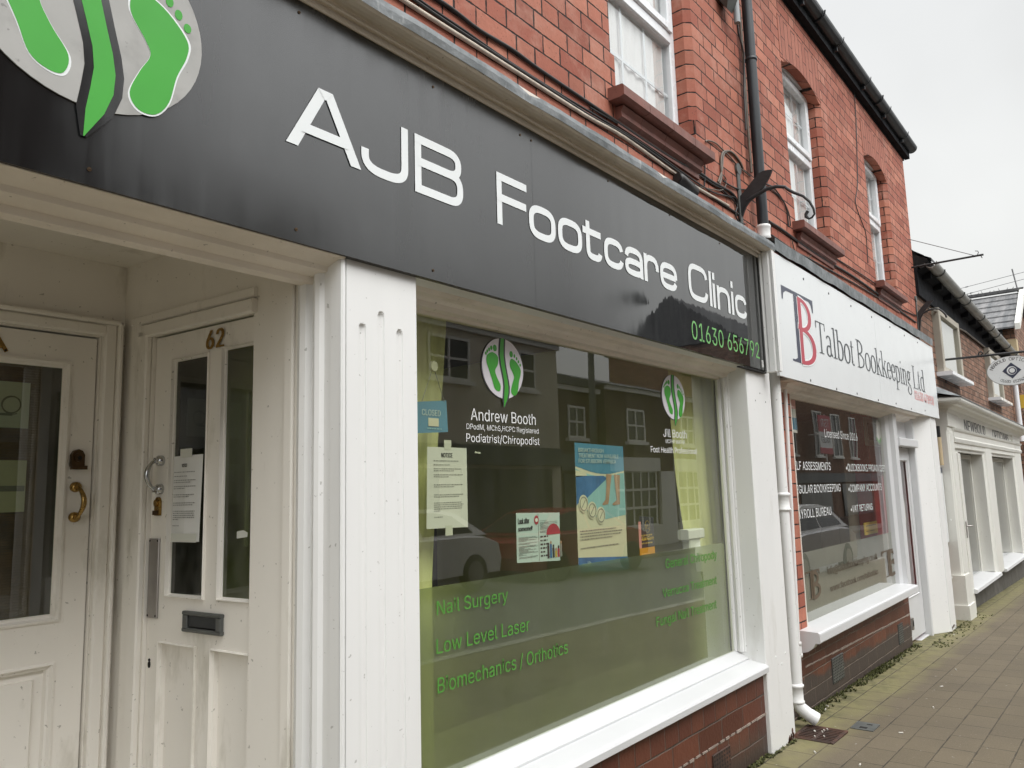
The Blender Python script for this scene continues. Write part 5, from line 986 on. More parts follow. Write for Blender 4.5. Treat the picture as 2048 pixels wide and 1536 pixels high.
lines(ef, a+.02, b-.02, c+.05, c+.085, [1, .8, 1], Y2-.002, 'gold', 4); ef.box(a, b, Y2-.002, Y2, c, c+.03, 'orange'); text(ef, '1 2 C', a+.035, b-.03, c+.105, .014, Y2-.002, 'inkg')
single('flyer', ef, None, 'small black ear care flyer with orange strip on the clinic window', 'flyer')
cs = Thing('closed_sign', (1.75, YP, 1.5), 'blue hanging closed sign on a cord inside the clinic window', 'sign')
b_ = MB(); a, b, c, e = sheet([(834, 803.5), (892.7, 801), (896, 864), (834, 866.5)], YP-.004, 'blue', b_); Y2 = YP-.005
text_px(b_, 'CLOSED', (844, 831), (881, 831.5), (845, 819), Y2-.001, 'leaflet', .0005); b_.box(a+.05, b-.045, Y2-.001, Y2, c+(e-c)*.2, c+(e-c)*.46, 'cream2'); lines(b_, a+.045, b-.03, c+.012, c+.013, [1], Y2-.001, 'cyan', 3); cs.part('board', b_)
s_ = MB(); q = P(864, 733, 1, YP); l_, r_ = P(842, 803, 1, YP), P(887, 804, 1, YP); s_.tube([(l_.x, YP-.004, l_.z), (q.x, YP-.006, q.z), (r_.x, YP-.004, r_.z)], .0012, 5); cs.part('cord', s_, 'inkg')
s_ = MB(); s_.lathe([(.0, 0), (.02, .002)], (0, 0, 0), 8) if False else s_.disc((q.x, q.z), .0155, .0175, YP-.012, YP-.001, 20); cs.part('suction_cup', s_, 'cream2')

# ================================================================== PIPES
PX, PY_, PR = 4.612, .06, .034
dp = Thing('downpipe', (PX, PY_, gz(PX)), 'rainwater downpipe between the shops, black above the signs and white below, with an angled shoe', 'downpipe')
b_ = MB(); b_.tube([(PX-.003, PY_, 2.93), (PX, PY_, 5.02)], PR-.001, 20); dp.part('upper_pipe', b_, 'black', label='black upper pipe')
b_ = MB(); b_.lathe([(PR-.001, 0), (PR+.004, .003), (PR+.004, .02), (PR-.001, .023)], (PX, PY_, 4.02), 20); dp.part('joint', b_, 'black')
b_ = MB(); b_.tube([(PX-.035, PY_, .16), (PX-.003, PY_, 2.86)], PR, 20); lw_ = dp.part('lower_pipe', b_, 'white', label='white painted lower pipe')
def collar(x, z, k=1.0): 
    c = MB(); c.lathe([(PR*k, -.055), (PR*k+.009, -.05), (PR*k+.010, -.042), (PR*k+.004, -.036), (PR*k+.004, .03), (PR*k+.010, .036), (PR*k+.011, .046), (PR*k+.004, .052), (PR*k, .054)], (x, PY_, z), 22); return c
b_ = MB(); b_.lathe([(PR, -.02), (PR+.006, -.01), (PR+.007, .0), (PR+.005, .008), (PR+.006, .05), (PR+.009, .056), (PR+.010, .066), (PR+.006, .074), (PR-.002, .076), (PR-.004, .05)], (PX-.003, PY_, 2.86), 22); dp.part('socket', b_, 'white', lw_)
zc_ = P(1572, 1003, 1, PY_).z; dp.part('collar', collar(PX-.02, zc_), 'white', lw_)
zc_ = P(1600, 1410, 1, PY_).z; dp.part('collar', collar(PX-.034, .175), 'white', lw_)
b_ = MB(); pth = [(PX-.035, PY_, .17), (PX-.035, PY_, .13), (PX-.030, PY_-.012, .10), (PX-.012, PY_-.045, .066), (PX+.012, PY_-.088, .034)]
b_.tube(pth, PR, 20, None, False, [PR+.002]*4+[PR+.004]); b_.tube(pth[2:], PR-.005, 20, 'hole', False); dp.part('shoe', b_, None, lw_) if False else None
b_ = MB(); b_.tube(pth, PR, 20, 'white', False, [PR+.002]*4+[PR+.004]); b_.tube(pth[1:], PR, 20, 'mossl', False, [PR-.004]*4); dp.part('shoe', b_, None, lw_)
wp = Thing('waste_pipe', (4.80, .095, 0), 'thin white waste pipe running up beside the white downpipe', 'pipe')
q0, q1 = P(1604, 1435, 1, .095), P(1570, 775, 1, .095); b_ = MB(); b_.tube([(q0.x, .095, gz(q0.x)+.02), (q1.x, .095, 1.96)], .0125, 12); wp.part('tube', b_, 'white')
for px, py in ((1597, 1287), (1599.5, 1310)):
    q = P(px, py, 1, .095); b_ = MB(); b_.lathe([(.0125, -.012), (.0175, -.010), (.0175, .010), (.0125, .012)], (q.x, .095, q.z), 14); wp.part('coupling', b_, 'white')
b_ = MB(); qa, qb = P(1597.5, 1288, 1, .095), P(1599, 1309, 1, .095); b_.tube([tuple(qb), tuple(qa)], .0155, 12); wp.part('coupling', b_, 'white')
gg = Thing('drain_grate', (4.49, -.08, 0), 'rusty iron drain grate in the pavement under the white downpipe shoe', 'drain')
gx0, gx1, gy0, gy1 = 4.362, 4.628, -.192, .03
b_ = MB()
for a, b, c, d in ((gx0, gx1, gy0, gy0+.018), (gx0, gx1, gy1-.018, gy1), (gx0, gx0+.016, gy0+.018, gy1-.018), (gx1-.02, gx1, gy0+.018, gy1-.018)): b_.bbox(a, b, c, d, gz(4.5)-.01, gz(4.5)+.010, .003)
gg.part('frame', b_, 'rust')
b_ = MB(); b_.box(gx0+.016, gx1-.02, gy0+.018, gy1-.018, gz(4.5)-.004, gz(4.5)+.0025); gg.part('pit', b_, 'hole')
for k in range(8):
    xx = gx0+.03+.028*k; b_ = MB(); b_.bbox(xx, xx+.013, gy0+.018, gy1-.018, gz(4.5)+.003, gz(4.5)+.008, .002); gg.part('bar', b_, 'rust')
b_ = MB(); b_.bbox(gx0+.016, gx1-.02, -.09, -.072, gz(4.5)+.003, gz(4.5)+.0085, .002); gg.part('bar', b_, 'rust')
# small cast access cover let into the paving
q = MB(); c0 = (4.80, -.235)
q.box(c0[0]-.075, c0[0]+.075, c0[1]-.06, c0[1]+.06, gz(4.8)-.01, gz(4.8)+.006, 'darkgrey'); q.box(c0[0]-.05, c0[0]-.02, c0[1]-.02, c0[1]+.02, gz(4.8)+.0062, gz(4.8)+.0068, 'hole'); q.box(c0[0]+.03, c0[0]+.045, c0[1]-.03, c0[1]+.0, gz(4.8)+.0062, gz(4.8)+.0068, 'hole')
single('access_cover', q, None, 'small dark access cover set in the paving just beyond the drain grate', 'cover')

# ================================================================== CABLES AND IRONWORK ON THE BRICK
def cable(pts, r, mat, label, y=YW-.008, group=None, sub=4, sag=0):
    w3 = [tuple(P(a, b, 1, y)) for a, b in pts]; n = []
    for i in range(len(w3)-1):
        p0, p1, p2, p3 = w3[max(i-1, 0)], w3[i], w3[i+1], w3[min(i+2, len(w3)-1)]
        for k in range(sub):
            t = k/sub; n.append(tuple(.5*(2*b+(c-a)*t+(2*a-5*b+4*c-d)*t*t+(3*b-a-3*c+d)*t**3) for a, b, c, d in zip(p0, p1, p2, p3)))
    n.append(w3[-1]); mb = MB(); mb.tube(n, r, 7); return single('wall_cable', mb, mat, label, 'cable', group or 'cables clipped to the red brick wall')
cable([(730, -52), (806, 0), (876, 45), (946, 89), (1042, 150), (1172, 232), (1250, 276), (1367, 359), (1457, 412)], .0085, 'cablew', 'pale shiny conduit running along the brick just above the black fascia')
cable([(740, -62), (846, 12), (905, 52), (990, 108), (1080, 166), (1180, 231), (1262, 277), (1368, 352), (1400, 378), (1476, 428)], .006, 'cable', 'black cable following close above the pale conduit')
cable([(760, -58), (850, 8), (930, 62), (1010, 118), (1110, 182), (1200, 236), (1290, 291), (1372, 350), (1425, 384), (1462, 396), (1478, 420)], .005, 'cable', 'second black cable twisted around the one above the conduit')
cable([(800, -45), (877, 0), (912, 24), (960, 61), (1024, 99), (1076, 137), (1141, 181), (1206, 225), (1308, 294), (1360, 326), (1394, 342), (1421, 361), (1440, 372), (1462, 385), (1474, 402), (1480, 440)], .0075, 'cable', 'thick black cable drooping along the brick and under the first window sill')
cable([(1180, 215), (1260, 262), (1330, 306), (1400, 351), (1432, 372), (1455, 380)], .004, 'cable', 'thin black cable passing below the first terracotta sill')
cable([(1411, 283), (1416, 281), (1431, 286), (1445, 299), (1462, 316), (1478, 334), (1500, 352)], .0045, 'cableg', 'thin grey cable arching away from the end of the first sill')
cable([(1439, 368), (1443, 352), (1442, 331), (1444, 308), (1452, 302), (1464, 305), (1478, 321), (1486, 337)], .0065, 'cableg', 'grey cable bent in a tall loop left of the black downpipe')
cable([(1436, 364), (1444, 340), (1446, 316), (1450, 305), (1462, 303), (1474, 314), (1484, 330)], .0055, 'cableg', 'second grey cable inside the tall loop by the downpipe')
cable([(1400, 374), (1432, 380), (1444, 380), (1451, 372), (1452, 358), (1446, 350)], .0035, 'cableg', 'fine grey wire curling below the tall loop')
cable([(1446, 362), (1470, 376), (1494, 380)], .005, 'cable', 'short black cable from the loop to the iron bracket')
cable([(1445, 380), (1458, 392), (1470, 396), (1475, 410), (1471, 428), (1478, 444), (1490, 448)], .005, 'cable', 'black cable curling down to the lead behind the iron bracket')
cable([(1410, 318), (1410, 338), (1409, 372)], .004, 'cable', 'short black drop wire beneath the end of the first sill')
cable([(1532, 368), (1547, 375), (1563, 396), (1571, 411), (1575, 429), (1577, 454)], .005, 'cable', 'black cable curving down right of the black downpipe')
cable([(1531, 372), (1550, 384), (1568, 405), (1578, 428), (1581, 452)], .004, 'cable', 'thin black cable right of the downpipe beside the curved one')
cable([(1538, 443), (1565, 460), (1597, 484), (1641, 514), (1702, 550), (1750, 584), (1785, 611), (1832, 645)], .009, 'cable', 'thick black cable sagging above the white sign to the end of the brick')
cable([(1543, 470), (1592, 504), (1614, 515), (1665, 543), (1707, 566), (1769, 602), (1832, 632)], .006, 'cable', 'thinner black cable crossing below the thick one over the white sign')
cable([(1584, 482), (1592, 508), (1602, 517), (1614, 516), (1622, 508), (1600, 480)], .004, 'cableg', 'loop of grey wire under the middle window sill')
cable([(1644, 500), (1690, 528), (1740, 560), (1790, 596)], .005, 'cable', 'black cable running high from the middle sill towards the last window')
cable([(1700, 124), (1707, 176), (1711, 220), (1714, 305), (1715, 372), (1711, 406), (1724, 445), (1732, 470), (1736, 526)], .004, 'cable', 'thin black wire hanging down the brick between the last two windows')
jb = Thing('junction_box', tuple(P(1372, 371, 1, YW)), 'black round junction box on the conduit above the fascia lettering', 'junction box')
q = P(1372, 371, 1, YW-.03); b_ = MB(); b_.tube([(q.x-.09, YW-.03, q.z+.012), (q.x-.085, YW-.03, q.z+.012), (q.x+.085, YW-.03, q.z-.012), (q.x+.09, YW-.03, q.z-.012)], .03, 14, None, True, [.02, .032, .034, .022]); jb.part('body', b_, 'cable')
for dx in (-.1, .09): b_ = MB(); b_.tube([(q.x+dx, YW-.03, q.z-dx*.13), (q.x+dx+.012, YW-.03, q.z-dx*.13)], .024, 12); jb.part('gland', b_, 'cable')
tb = Thing('telecom_box', (4.36, YW, 4.2), 'grey telecom box on the brick left of the black downpipe top', 'junction box')
q0, q1 = P(1445, -20, 1, .07), P(1462, 20, 1, .07); b_ = MB(); b_.bbox(q0.x, q0.x+.13, .03, YW, q1.z+.06, q1.z+.4, .006); tb.part('cover', b_, 'grey')
b_ = MB(); b_.add([(q0.x, .03, q1.z+.06), (q0.x+.13, .03, q1.z+.06), (q0.x+.13, YW, q1.z+.06), (q0.x, YW, q1.z+.06), (q0.x+.05, .07, q1.z-.02), (q0.x+.13, .07, q1.z-.02)], [(0, 1, 5, 4), (1, 2, 5), (2, 3, 4, 5), (3, 0, 4)]); tb.part('cowl', b_, 'darkgrey')
c0, c1 = P(1473, 5, 1, .05), P(1474.5, 46, 1, .05); b_ = MB(); b_.tube([tuple(c1), (c1.x, .05, c0.z+.3)], .019, 14); tb.part('cable_gland', b_, 'grey')
b_ = MB(); b_.tube([tuple(P(a, b, 1, .07)) for a, b in ((1474.5, 44), (1477, 66), (1484, 92), (1488, 108), (1488, 180), (1492, 260))], .006, 7); tb.part('lead_in_cable', b_, 'cable')
b_ = MB(); b_.tube([tuple(P(a, b, 1, .095)) for a, b in ((1479, 20), (1486, 110), (1494, 230), (1503, 345))], .009, 7); tb.part('conduit', b_, 'cableg')
def iron_bracket(name, xb, horn, scroll, plate, label):
    t = Thing(name, (xb, YW, P(*plate[1], 0, xb).z), label, 'bracket', 'wrought iron brackets on the shop walls')
    h = MB(); pr = [(P(a, b, 0, xb).y, P(a, b, 0, xb).z) for a, b in horn]; h.px(pr, xb-.009, xb+.009); t.part('horn', h, 'iron')
    s_ = MB(); pts = [P(a, b, 0, xb) for a, b in scroll]; n = len(pts); s_.tube([tuple(p) for p in pts], .01, 8, None, True, [.013-.007*min(1, i/n*1.6)+(.004 if i > n-4 else 0) for i in range(n)]); t.part('scroll', s_, 'iron')
    q0, q1 = P(*plate[0], 0, xb).z, P(*plate[1], 0, xb).z; b_ = MB(); b_.bbox(xb-.02, xb+.02, YW-.012, YW, min(q0, q1), max(q0, q1), .004); b_.disc((xb, max(q0, q1)), .036, .036, YW-.014, YW, 18); t.part('wall_plate', b_, 'darkgrey')
    return t
HORN = [(1544.5, 340), (1536, 340.5), (1527, 342.5), (1519, 347), (1512, 354), (1505, 363), (1497, 374), (1489, 384), (1482, 392), (1479, 402), (1480, 415), (1483, 430), (1485.5, 433), (1488, 425), (1492, 414), (1498, 405), (1507, 396), (1517, 386), (1526, 375), (1534, 363), (1540, 352)]
SCRL = [(1495, 402), (1512, 390), (1535, 377.5), (1553, 373), (1570, 374), (1576, 379), (1587, 385), (1606, 392), (1619, 403), (1627, 417), (1629, 428), (1624, 435), (1618, 437.5), (1612, 433), (1612, 428), (1616, 422)]
iron_bracket('scroll_bracket', 4.40, HORN, SCRL, ((1484, 336), (1490, 450)), 'black iron horn and scroll bracket beside the downpipe over the black fascia')
H2 = [(1867, 600), (1853, 603), (1842, 616), (1835, 626), (1833, 634), (1838, 675), (1840, 675), (1842, 640), (1845, 627), (1858, 613)]
S2 = [(1838, 640), (1845, 627), (1858, 620), (1869, 617.5), (1877, 618), (1884, 622), (1891, 629), (1893, 635)]
iron_bracket('scroll_bracket', 9.22, H2, S2, ((1832, 598), (1838, 690)), 'black iron horn bracket at the far corner of the red brick above the white sign')
# empty projecting sign bracket with stay wire
eb = Thing('sign_bracket', (9.20, YW, 3.65), 'empty black projecting sign bar held by a wire stay against the sky', 'bracket')
q0, q1 = P(1812, 537, 0, 9.20), P(1967, 509, 0, 9.20); b_ = MB(); b_.tube([(9.2, YW+.06, q0.z), tuple(q1)], .011, 8); eb.part('bar', b_, 'iron')
qa, qb = P(1812, 477, 0, 9.20), P(1949, 511, 0, 9.20); b_ = MB(); b_.tube([tuple(qa), tuple(qb)], .004, 6); eb.part('stay_wire', b_, 'wire')
b_ = MB(); b_.tube([tuple(P(a, b, 0, 9.20)) for a, b in ((1955, 509), (1957, 505), (1955.5, 502), (1950, 502))], .004, 6); eb.part('hook', b_, 'iron')
b_ = MB(); b_.tube([tuple(P(a, b, 0, 9.20)) for a, b in ((1961.5, 509), (1962.5, 513), (1964.5, 516))], .004, 6); eb.part('hook', b_, 'iron')
b_ = MB(); b_.tube([tuple(P(a, b, 0, 9.20)) for a, b in ((1816, 469), (1812, 468), (1809, 472), (1810, 477), (1815, 478))], .006, 6); eb.part('wall_eye', b_, 'iron')

# ================================================================== BOOKKEEPER SHOPFRONT
TB = Thing('bookkeeping_shopfront', (6.8, 0, gz(6.8)), 'white bookkeeping shopfront with brown brick stall riser and a white door numbered 60', 'shopfront')
WX0, WX1, TZ0, TZ1, YT = 5.025, 7.56, .455, 1.925, .16
s_ = MB(); s_.box(4.66, 7.66, YW, .4, -.6, .36); sro = TB.part('stall_riser', s_, 'brick_t')
s_ = MB(); r = random.Random(9)
x = 4.93
while x < 7.62:
    l_ = r.uniform(.05, .16); h = r.uniform(.004, .008); z_ = gz(x)*.9+.262; s_.box(x, min(7.64, x+l_*1.1), YW-r.uniform(.002, .006), YW+.001, z_-h, z_+h); x += l_
TB.part('mortar_line', s_, 'mortar', sro)
for a, b, c, d in ((1664.5, 1351, 1687, 1346), (1797, 1276, 1806, 1272)):
    q0, q1 = P(a, b, 1, YW), P(c, d, 1, YW); air_brick(TB, q0.x, q1.x, gz(q0.x)+.075, gz(q0.x)+.235, YW-.001, 'darkgrey', under=sro)
s_ = MB(); s_.px([(YT+.01, .470), (.012, .462), (.002, .456), (.0, .448), (.0, .405), (.006, .398), (YW+.02, .398), (YT+.01, .398)], 4.875, 7.50)
s_.px([(YW, .398), (.03, .398), (.045, .37), (.08, .345), (YW, .335)], 4.875, 4.93); TB.part('window_sill', s_, 'white2')
f = MB(); f.pz([(WX0, YW), (WX0+.012, YW), (WX0+.02, YT+.02), (WX0, YT+.02)], TZ0, 1.98)
f.px([(.0, 2.0), (.0, 1.972), (.05, 1.966), (.06, 1.945), (.10, 1.938), (.112, 1.928), (YT+.01, 1.905), (YT+.01, 2.0)], 4.80, 8.36, 'cream')
MX0, MX1 = 7.44, 7.62
f.pz([(MX0, YT+.02), (MX0+.01, .13), (MX0+.05, .11), (MX0+.06, .075), (MX1-.02, .07), (MX1, .085), (MX1, YT+.02)], TZ0, 1.95, 'white2')
f.mats = ['white', 'cream', 'white2'] if f.mats[0] is not None and False else f.mats
fr = TB.part('shop_window', f) if None not in f.mats else None
if fr is None:
    f.mats = ['cream' if m is None else m for m in f.mats]; fr = TB.part('shop_window', f)
g = MB(); g.quad((WX0, YT, TZ0), (MX0+.02, YT, TZ0), (MX0+.02, YT, TZ1+.02), (WX0, YT, TZ1+.02)); TB.part('pane', g, 'glassT', fr)
zt0 = P(1610, 1105, 1, YT).z; zt1 = P(1776, 1066, 1, YT).z
g = MB(); g.quad((WX0, YT+.005, TZ0), (MX0+.02, YT+.005, TZ0), (MX0+.02, YT+.005, .905), (WX0, YT+.005, .905)); TB.part('frosted_film', g, 'filmT', fr)
YV2 = YT-.0016
for t_, a, b, c in (('SELF ASSESSMENTS', (1583, 939), (1661.7, 941), (1590.6, 922)), ('•QUICKBOOKS PROADVISER', (1692.5, 941), (1770.7, 944), (1695, 926.5)), ('REGULAR BOOKKEEPING', (1587, 986), (1681.8, 984), (1596, 968.5)), ('•COMPANY ACCOUNTS', (1697.4, 983), (1763.8, 981.5), (1699, 968)), ('PAYROLL BUREAU', (1591, 1037), (1663.2, 1031), (1599.5, 1018)), ('•VAT RETURNS', (1702.3, 1023), (1745.7, 1021), (1704, 1009))):
    v = MB(); text_px(v, t_, a, b, c, YV2, 'vinylw', .0006); TB.part('window_lettering', v, None, fr)
v = MB(); qa, qb, qc = P(1649.6, 874, 1, YV2), P(1715, 879.5, 1, YV2), P(1650, 858, 1, YV2); text(v, 'Licensed Since 2016', qa.x, qb.x, qa.z, qc.z-qa.z, YV2, 'vinylw', 0, .001); TB.part('window_lettering', v, None, fr)
for t_, a, b, c in (('info@talbotbookkeeping.co.uk', (1655.4, 1146), (1755.4, 1121), (1656, 1130)), ('www.facebook.com/talbotbks', (1661.3, 1182), (1757, 1149), (1661, 1169))):
    v = MB(); text_px(v, t_, a, b, c, YV2, 'brownv', .001); TB.part('window_lettering', v, None, fr)
def monogram(mb, x0, x1, z0, z1, y, mt, mb_, halo=None):
    w_, h_ = x1-x0, z1-z0; U = lambda u, v: (x0+u*w_, z0+v*h_)
    T_ = [(0, .985), (0, .80), (.03, .80), (.055, .89), (.14, .935), (.36, .94), (.36, .06), (.28, .03), (.20, .03), (.20, 0), (.50, 0), (.50, .94), (.86, .94), (.93, .90), (.965, .80), (1, .80), (1, .985)]
    idx = tessellate_polygon([[Vector((p[0], p[1], 0)) for p in T_]]); mb.add([(U(*p)[0], y, U(*p)[1]) for p in T_], [tuple(t) for t in idx], mt)
    bt_ = sup(.50, .695, .34, .215, 90, -90, 18, 2.2); bb = sup(.50, .255, .43, .235, 90, -90, 18, 2.2)
    for k, (p, ww) in enumerate((([(.50, .91)]+bt_, .105), ([(.50, .475)]+bb, .122), ([(.52, .0), (.52, .93)], .10))):
        q = [U(*t) for t in p]
        if halo: mb.stroke(q, ww*w_+.020, y-.0006-.0002*k, halo, False, .024+.020)
        mb.stroke(q, ww*w_, y-.0016-.0002*k, mb_, False, .024)
    return mb
for a, b, c, d in ((1612, 1203, 1638.5, 1130),):
    p0, p1 = P(a+1, b, 1, YV2), P(c, d+6, 1, YV2); v = MB(); monogram(v, p0.x, p1.x, p0.z, p1.z, YV2, 'brownv', 'brownv'); TB.part('window_monogram', v, None, fr)
p0, p1 = P(1767, 1150, 1, YV2), P(1786, 1096, 1, YV2); v = MB(); monogram(v, p0.x, min(p1.x+.3, MX0-.0)+.12, p0.z-.03, p1.z, YV2, 'brownv', 'brownv'); TB.part('window_monogram', v, None, fr)
# door 60 beside the window, then the splayed panel and the end pilaster
YD = .135; DX0, DX1 = MX1, 8.36
f = MB(); f.bbox(DX1-.02, DX1+.03, .09, .2, -.2, 1.97, .006); f.bbox(DX0, DX1, .06, .2, 1.66, 1.735, .006); f.box(DX0, DX1, .16, .2, 1.735, 1.98); f.box(DX0, DX1, .12, .3, -.25, gz(8)-.0)
dfr = TB.part('door_frame', f, 'white2')
BD = (Vector((0, YD, 0)), Vector((1, 0, 0)), Vector((0, 1, 0)))
pl = P(1789, 882, 1, YD+.02).x
d = rail_door(BD, DX0+.005, DX1-.025, 1.655, [(7.76, 8.22, .30, 1.545)], [], .02, gz(8)+.03)
dob = TB.part('door', d, 'white2')
g = MB(); g.quad((7.77, YD+.03, .32), (8.21, YD+.03, .32), (8.21, YD+.03, 1.53), (7.77, YD+.03, 1.53)); TB.part('pane', g, 'glassT', dob)
v = MB(); q0, q1, q2 = P(1796, 893.5, 1, YD), P(1804.5, 895, 1, YD), P(1796, 880, 1, YD); text(v, '60', q0.x, q1.x, q0.z-.005, .075, YD-.0, 'ink', 0, .003); TB.part('door_number', v, None, dob)
v = MB(); q0 = P(1836, 1240, 1, YD); v.bbox(7.74, 7.80, YD-.012, YD+.012, q0.z-.05, q0.z+.05, .004, 'steel'); v.box(7.755, 7.785, YD-.014, YD-.012, q0.z-.02, q0.z+.03, 'hole'); TB.part('lock_plate', v, None, dob)
v = MB(); q0, q1 = P(1800, 1003, 1, YD+.025), P(1816, 1046, 1, YD+.025); v.box(q0.x, q1.x-.02, YD+.034, YD+.036, q1.z, q0.z); TB.part('paper', v, 'paper', dob)
v = MB(); v.box(7.63, 8.36, .55, .56, -.2, 2.0, 'roomw'); v.box(7.86, 7.96, .3, .32, .2, 1.4, 'redpost') ; TB.part('interior', v, None, dob)
v = MB(); v.add([(DX1+.028, .125, -.4), (8.70, .0, -.4), (8.70, .0, 1.99), (DX1+.028, .125, 1.99), (8.70, .3, -.4), (8.70, .3, 1.99), (DX1+.028, .3, -.4), (DX1+.028, .3, 1.99)], [(0, 1, 2, 3), (6, 0, 3, 7), (3, 2, 5, 7)]); v.bbox(DX1+.03, DX1+.055, .098, .13, -.3, 1.98, .004); TB.part('splayed_panel', v, 'white')
v = MB(); v.pz([(8.695, .0), (8.70, -.006), (8.715, -.006), (8.72, .0), (8.975, .0), (8.98, .005), (8.98, .2), (8.695, .2)], -.3, 1.985); pilo = TB.part('pilaster', v, 'white')
for px, py in ((1902, 1040), (1904, 1155), (1900, 1162)):
    q = P(px, py, 1, 0); h = MB(); h.disc((q.x, q.z), .014, .010, -.002, .002, 10, 'vinylw'); TB.part('filler_spot', h, None, pilo)
v = MB()
for k in range(9):
    xx = 8.72+.24*random.random(); v.disc((xx, gz(8.85)+.01+.03*random.random()), .015*random.random()+.004, .012, -.0012, .001, 7)
TB.part('paint_flake', v, 'rust', pilo)
v = MB(); n = 60; vs = []
for k in range(n+1):
    x = 4.53+(9.07-4.53)*k/n; a = .006*math.sin(x*9)+.006*(random.random()-.5); vs += [(x, -.030+a*.3, 2.742+a), (x, -.034+a*.4, 2.815+a*.6), (x, .117, 2.85)]
v.add(vs, [(k*3+i, (k+1)*3+i, (k+1)*3+i+1, k*3+i+1) for k in range(n) for i in range(2)]); TB.part('lead_flashing', v, 'lead')
v = MB(); v.box(4.66, 9.05, -.005, .12, 1.99, 2.745); TB.part('fascia_backing', v, 'hole')
v = MB(); v.box(4.7, 8.98, .0, .3, 1.975, 2.0); TB.part('soffit', v, 'cream')
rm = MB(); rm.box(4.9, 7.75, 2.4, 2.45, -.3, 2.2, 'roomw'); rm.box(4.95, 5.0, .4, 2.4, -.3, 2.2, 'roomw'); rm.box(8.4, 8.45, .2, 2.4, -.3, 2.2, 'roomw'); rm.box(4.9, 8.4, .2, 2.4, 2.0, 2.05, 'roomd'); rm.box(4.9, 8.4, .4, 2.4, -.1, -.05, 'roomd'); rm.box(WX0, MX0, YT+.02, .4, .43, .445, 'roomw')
TB.part('interior', rm)
cb = MB(); q0, q1 = P(1640, 1045, 1, .75), P(1722, 1040, 1, .75); cb.bbox(q0.x, q1.x, .75, 1.2, -.05, q0.z, .01); cb.box(q0.x+(q1.x-q0.x)*.42, q0.x+(q1.x-q0.x)*.42+.012, .748, .75, 0, q0.z, 'hole'); cb.box(6.48, 6.50, 1.495, 1.5, 0, .98, 'hole') if False else None; cb.mats = ['wood' if m is None else m for m in cb.mats]; single('cabinet', cb, None, 'brown wooden cabinet standing inside the bookkeeping window', 'cabinet')
rp = MB(); q0, q1 = P(1734, 900, 1, .42), P(1761, 900, 1, .42); rp.bbox(q0.x, q1.x, .40, .55, -.05, 2.05, .01); single('painted_post', rp, 'redpost', 'bright red painted post inside the bookkeeping window', 'post')
fp_ = MB(); q = [P(a, b, 1, .36) for a, b in ((1730, 834), (1761, 838), (1761, 893), (1738, 893))]; fp_.bbox(q[0].x, q[1].x, .36, .38, q[2].z, q[0].z, .004, 'optpaint'); fp_.box(q[0].x+.06, q[1].x-.06, .355, .36, q[2].z+.05, q[0].z-.05, 'terra'); single('picture_frame', fp_, None, 'pale framed picture on the red post in the bookkeeping window', 'picture')
ys = MB(); q0, q1 = P(1728, 1046, 1, .35), P(1756, 1065, 1, .35); ys.box(q0.x, q1.x, .35, .356, q1.z, q0.z, 'yellow'); text(ys, 'CASH BAR' if False else 'LET', q0.x+.05, q1.x-.06, q1.z+.02, .03, .349, 'ink') if False else lines(ys, q0.x+.05, q1.x-.05, q1.z+.03, q0.z-.03, [1, .8], .349, 'ink', 3); single('yellow_sign', ys, None, 'small yellow and orange card low in the bookkeeping window', 'card')
sk = MB(); q = [P(a, b, 1, YT+.012) for a, b in ((1752, 842), (1762, 846), (1763, 880), (1758.5, 888), (1753, 879))]; sk.add([(p.x, YT+.012, p.z) for p in q], [(0, 1, 2, 3, 4)], 'logow'); sk.add([(q[4].x, YT+.011, q[4].z), (q[3].x, YT+.011, q[3].z), (q[2].x, YT+.011, q[2].z), (q[2].x, YT+.011, q[2].z+.03), (q[3].x, YT+.011, q[3].z+.03), (q[4].x, YT+.011, q[4].z+.03)], [(0, 1, 4, 5), (1, 2, 3, 4)], 'green'); single('window_sticker', sk, None, 'white pennant sticker with green chevron on the bookkeeping glass', 'sticker')
st = MB(); q0, q1 = P(1582, 815, 1, YT+.01), P(1595, 866, 1, YT+.01); st.box(q0.x, q1.x, YT+.01, YT+.012, q1.z, q0.z, 'paper'); st.box(q0.x, q1.x, YT+.009, YT+.0098, q1.z+.02, q1.z+.10, 'blue'); st.box(q0.x, q1.x, YT+.009, YT+.0098, q1.z+.16, q1.z+.22, 'pink'); single('window_sticker', st, None, 'narrow paper strip at the left edge of the bookkeeping glass', 'sticker')

TS = Thing('fascia_sign', (6.8, YF, 1.975), 'long white fascia sign with a navy and red monogram and grey serif lettering', 'shop sign')
v = MB(); v.box(4.475, 6.768, YF, -.004, 1.975, 2.728, 'signw'); TS.part('panel', v)
v = MB(); v.box(6.770, 9.085, YF, -.004, 1.975, 2.728, 'signw'); TS.part('panel', v)
v = MB(); monogram(v, 4.605, 5.185, 2.09, 2.55, YF-.001, 'navy', 'red', 'letterw'); TS.part('monogram', v)
v = MB(); serif_text(v, 'Talbot Bookkeeping Ltd', 5.27, 8.50, 2.235, .20, YF-.001, 'charcoal') if False else None
for wd, a, b in (('Talbot', P(1634, 700, 1, YF).x, P(1709, 720, 1, YF).x), ('Bookkeeping', P(1714, 720, 1, YF).x, P(1822, 760, 1, YF).x), ('Ltd', P(1825, 760, 1, YF).x, P(1849, 770, 1, YF).x)):
    v = MB(); serif_text(v, wd, a, b, 2.205, .215, YF-.001, 'charcoal'); TS.part('lettering', v)
q0, q1, q2 = P(1830.5, 801, 1, YF), P(1868, 811, 1, YF), P(1829.5, 783, 1, YF); v = MB(); text(v, '01630 478950', q0.x, q1.x, q1.z, (q2.z-q0.z), YF-.001, 'pink', 0, .004); TS.part('phone_number', v)
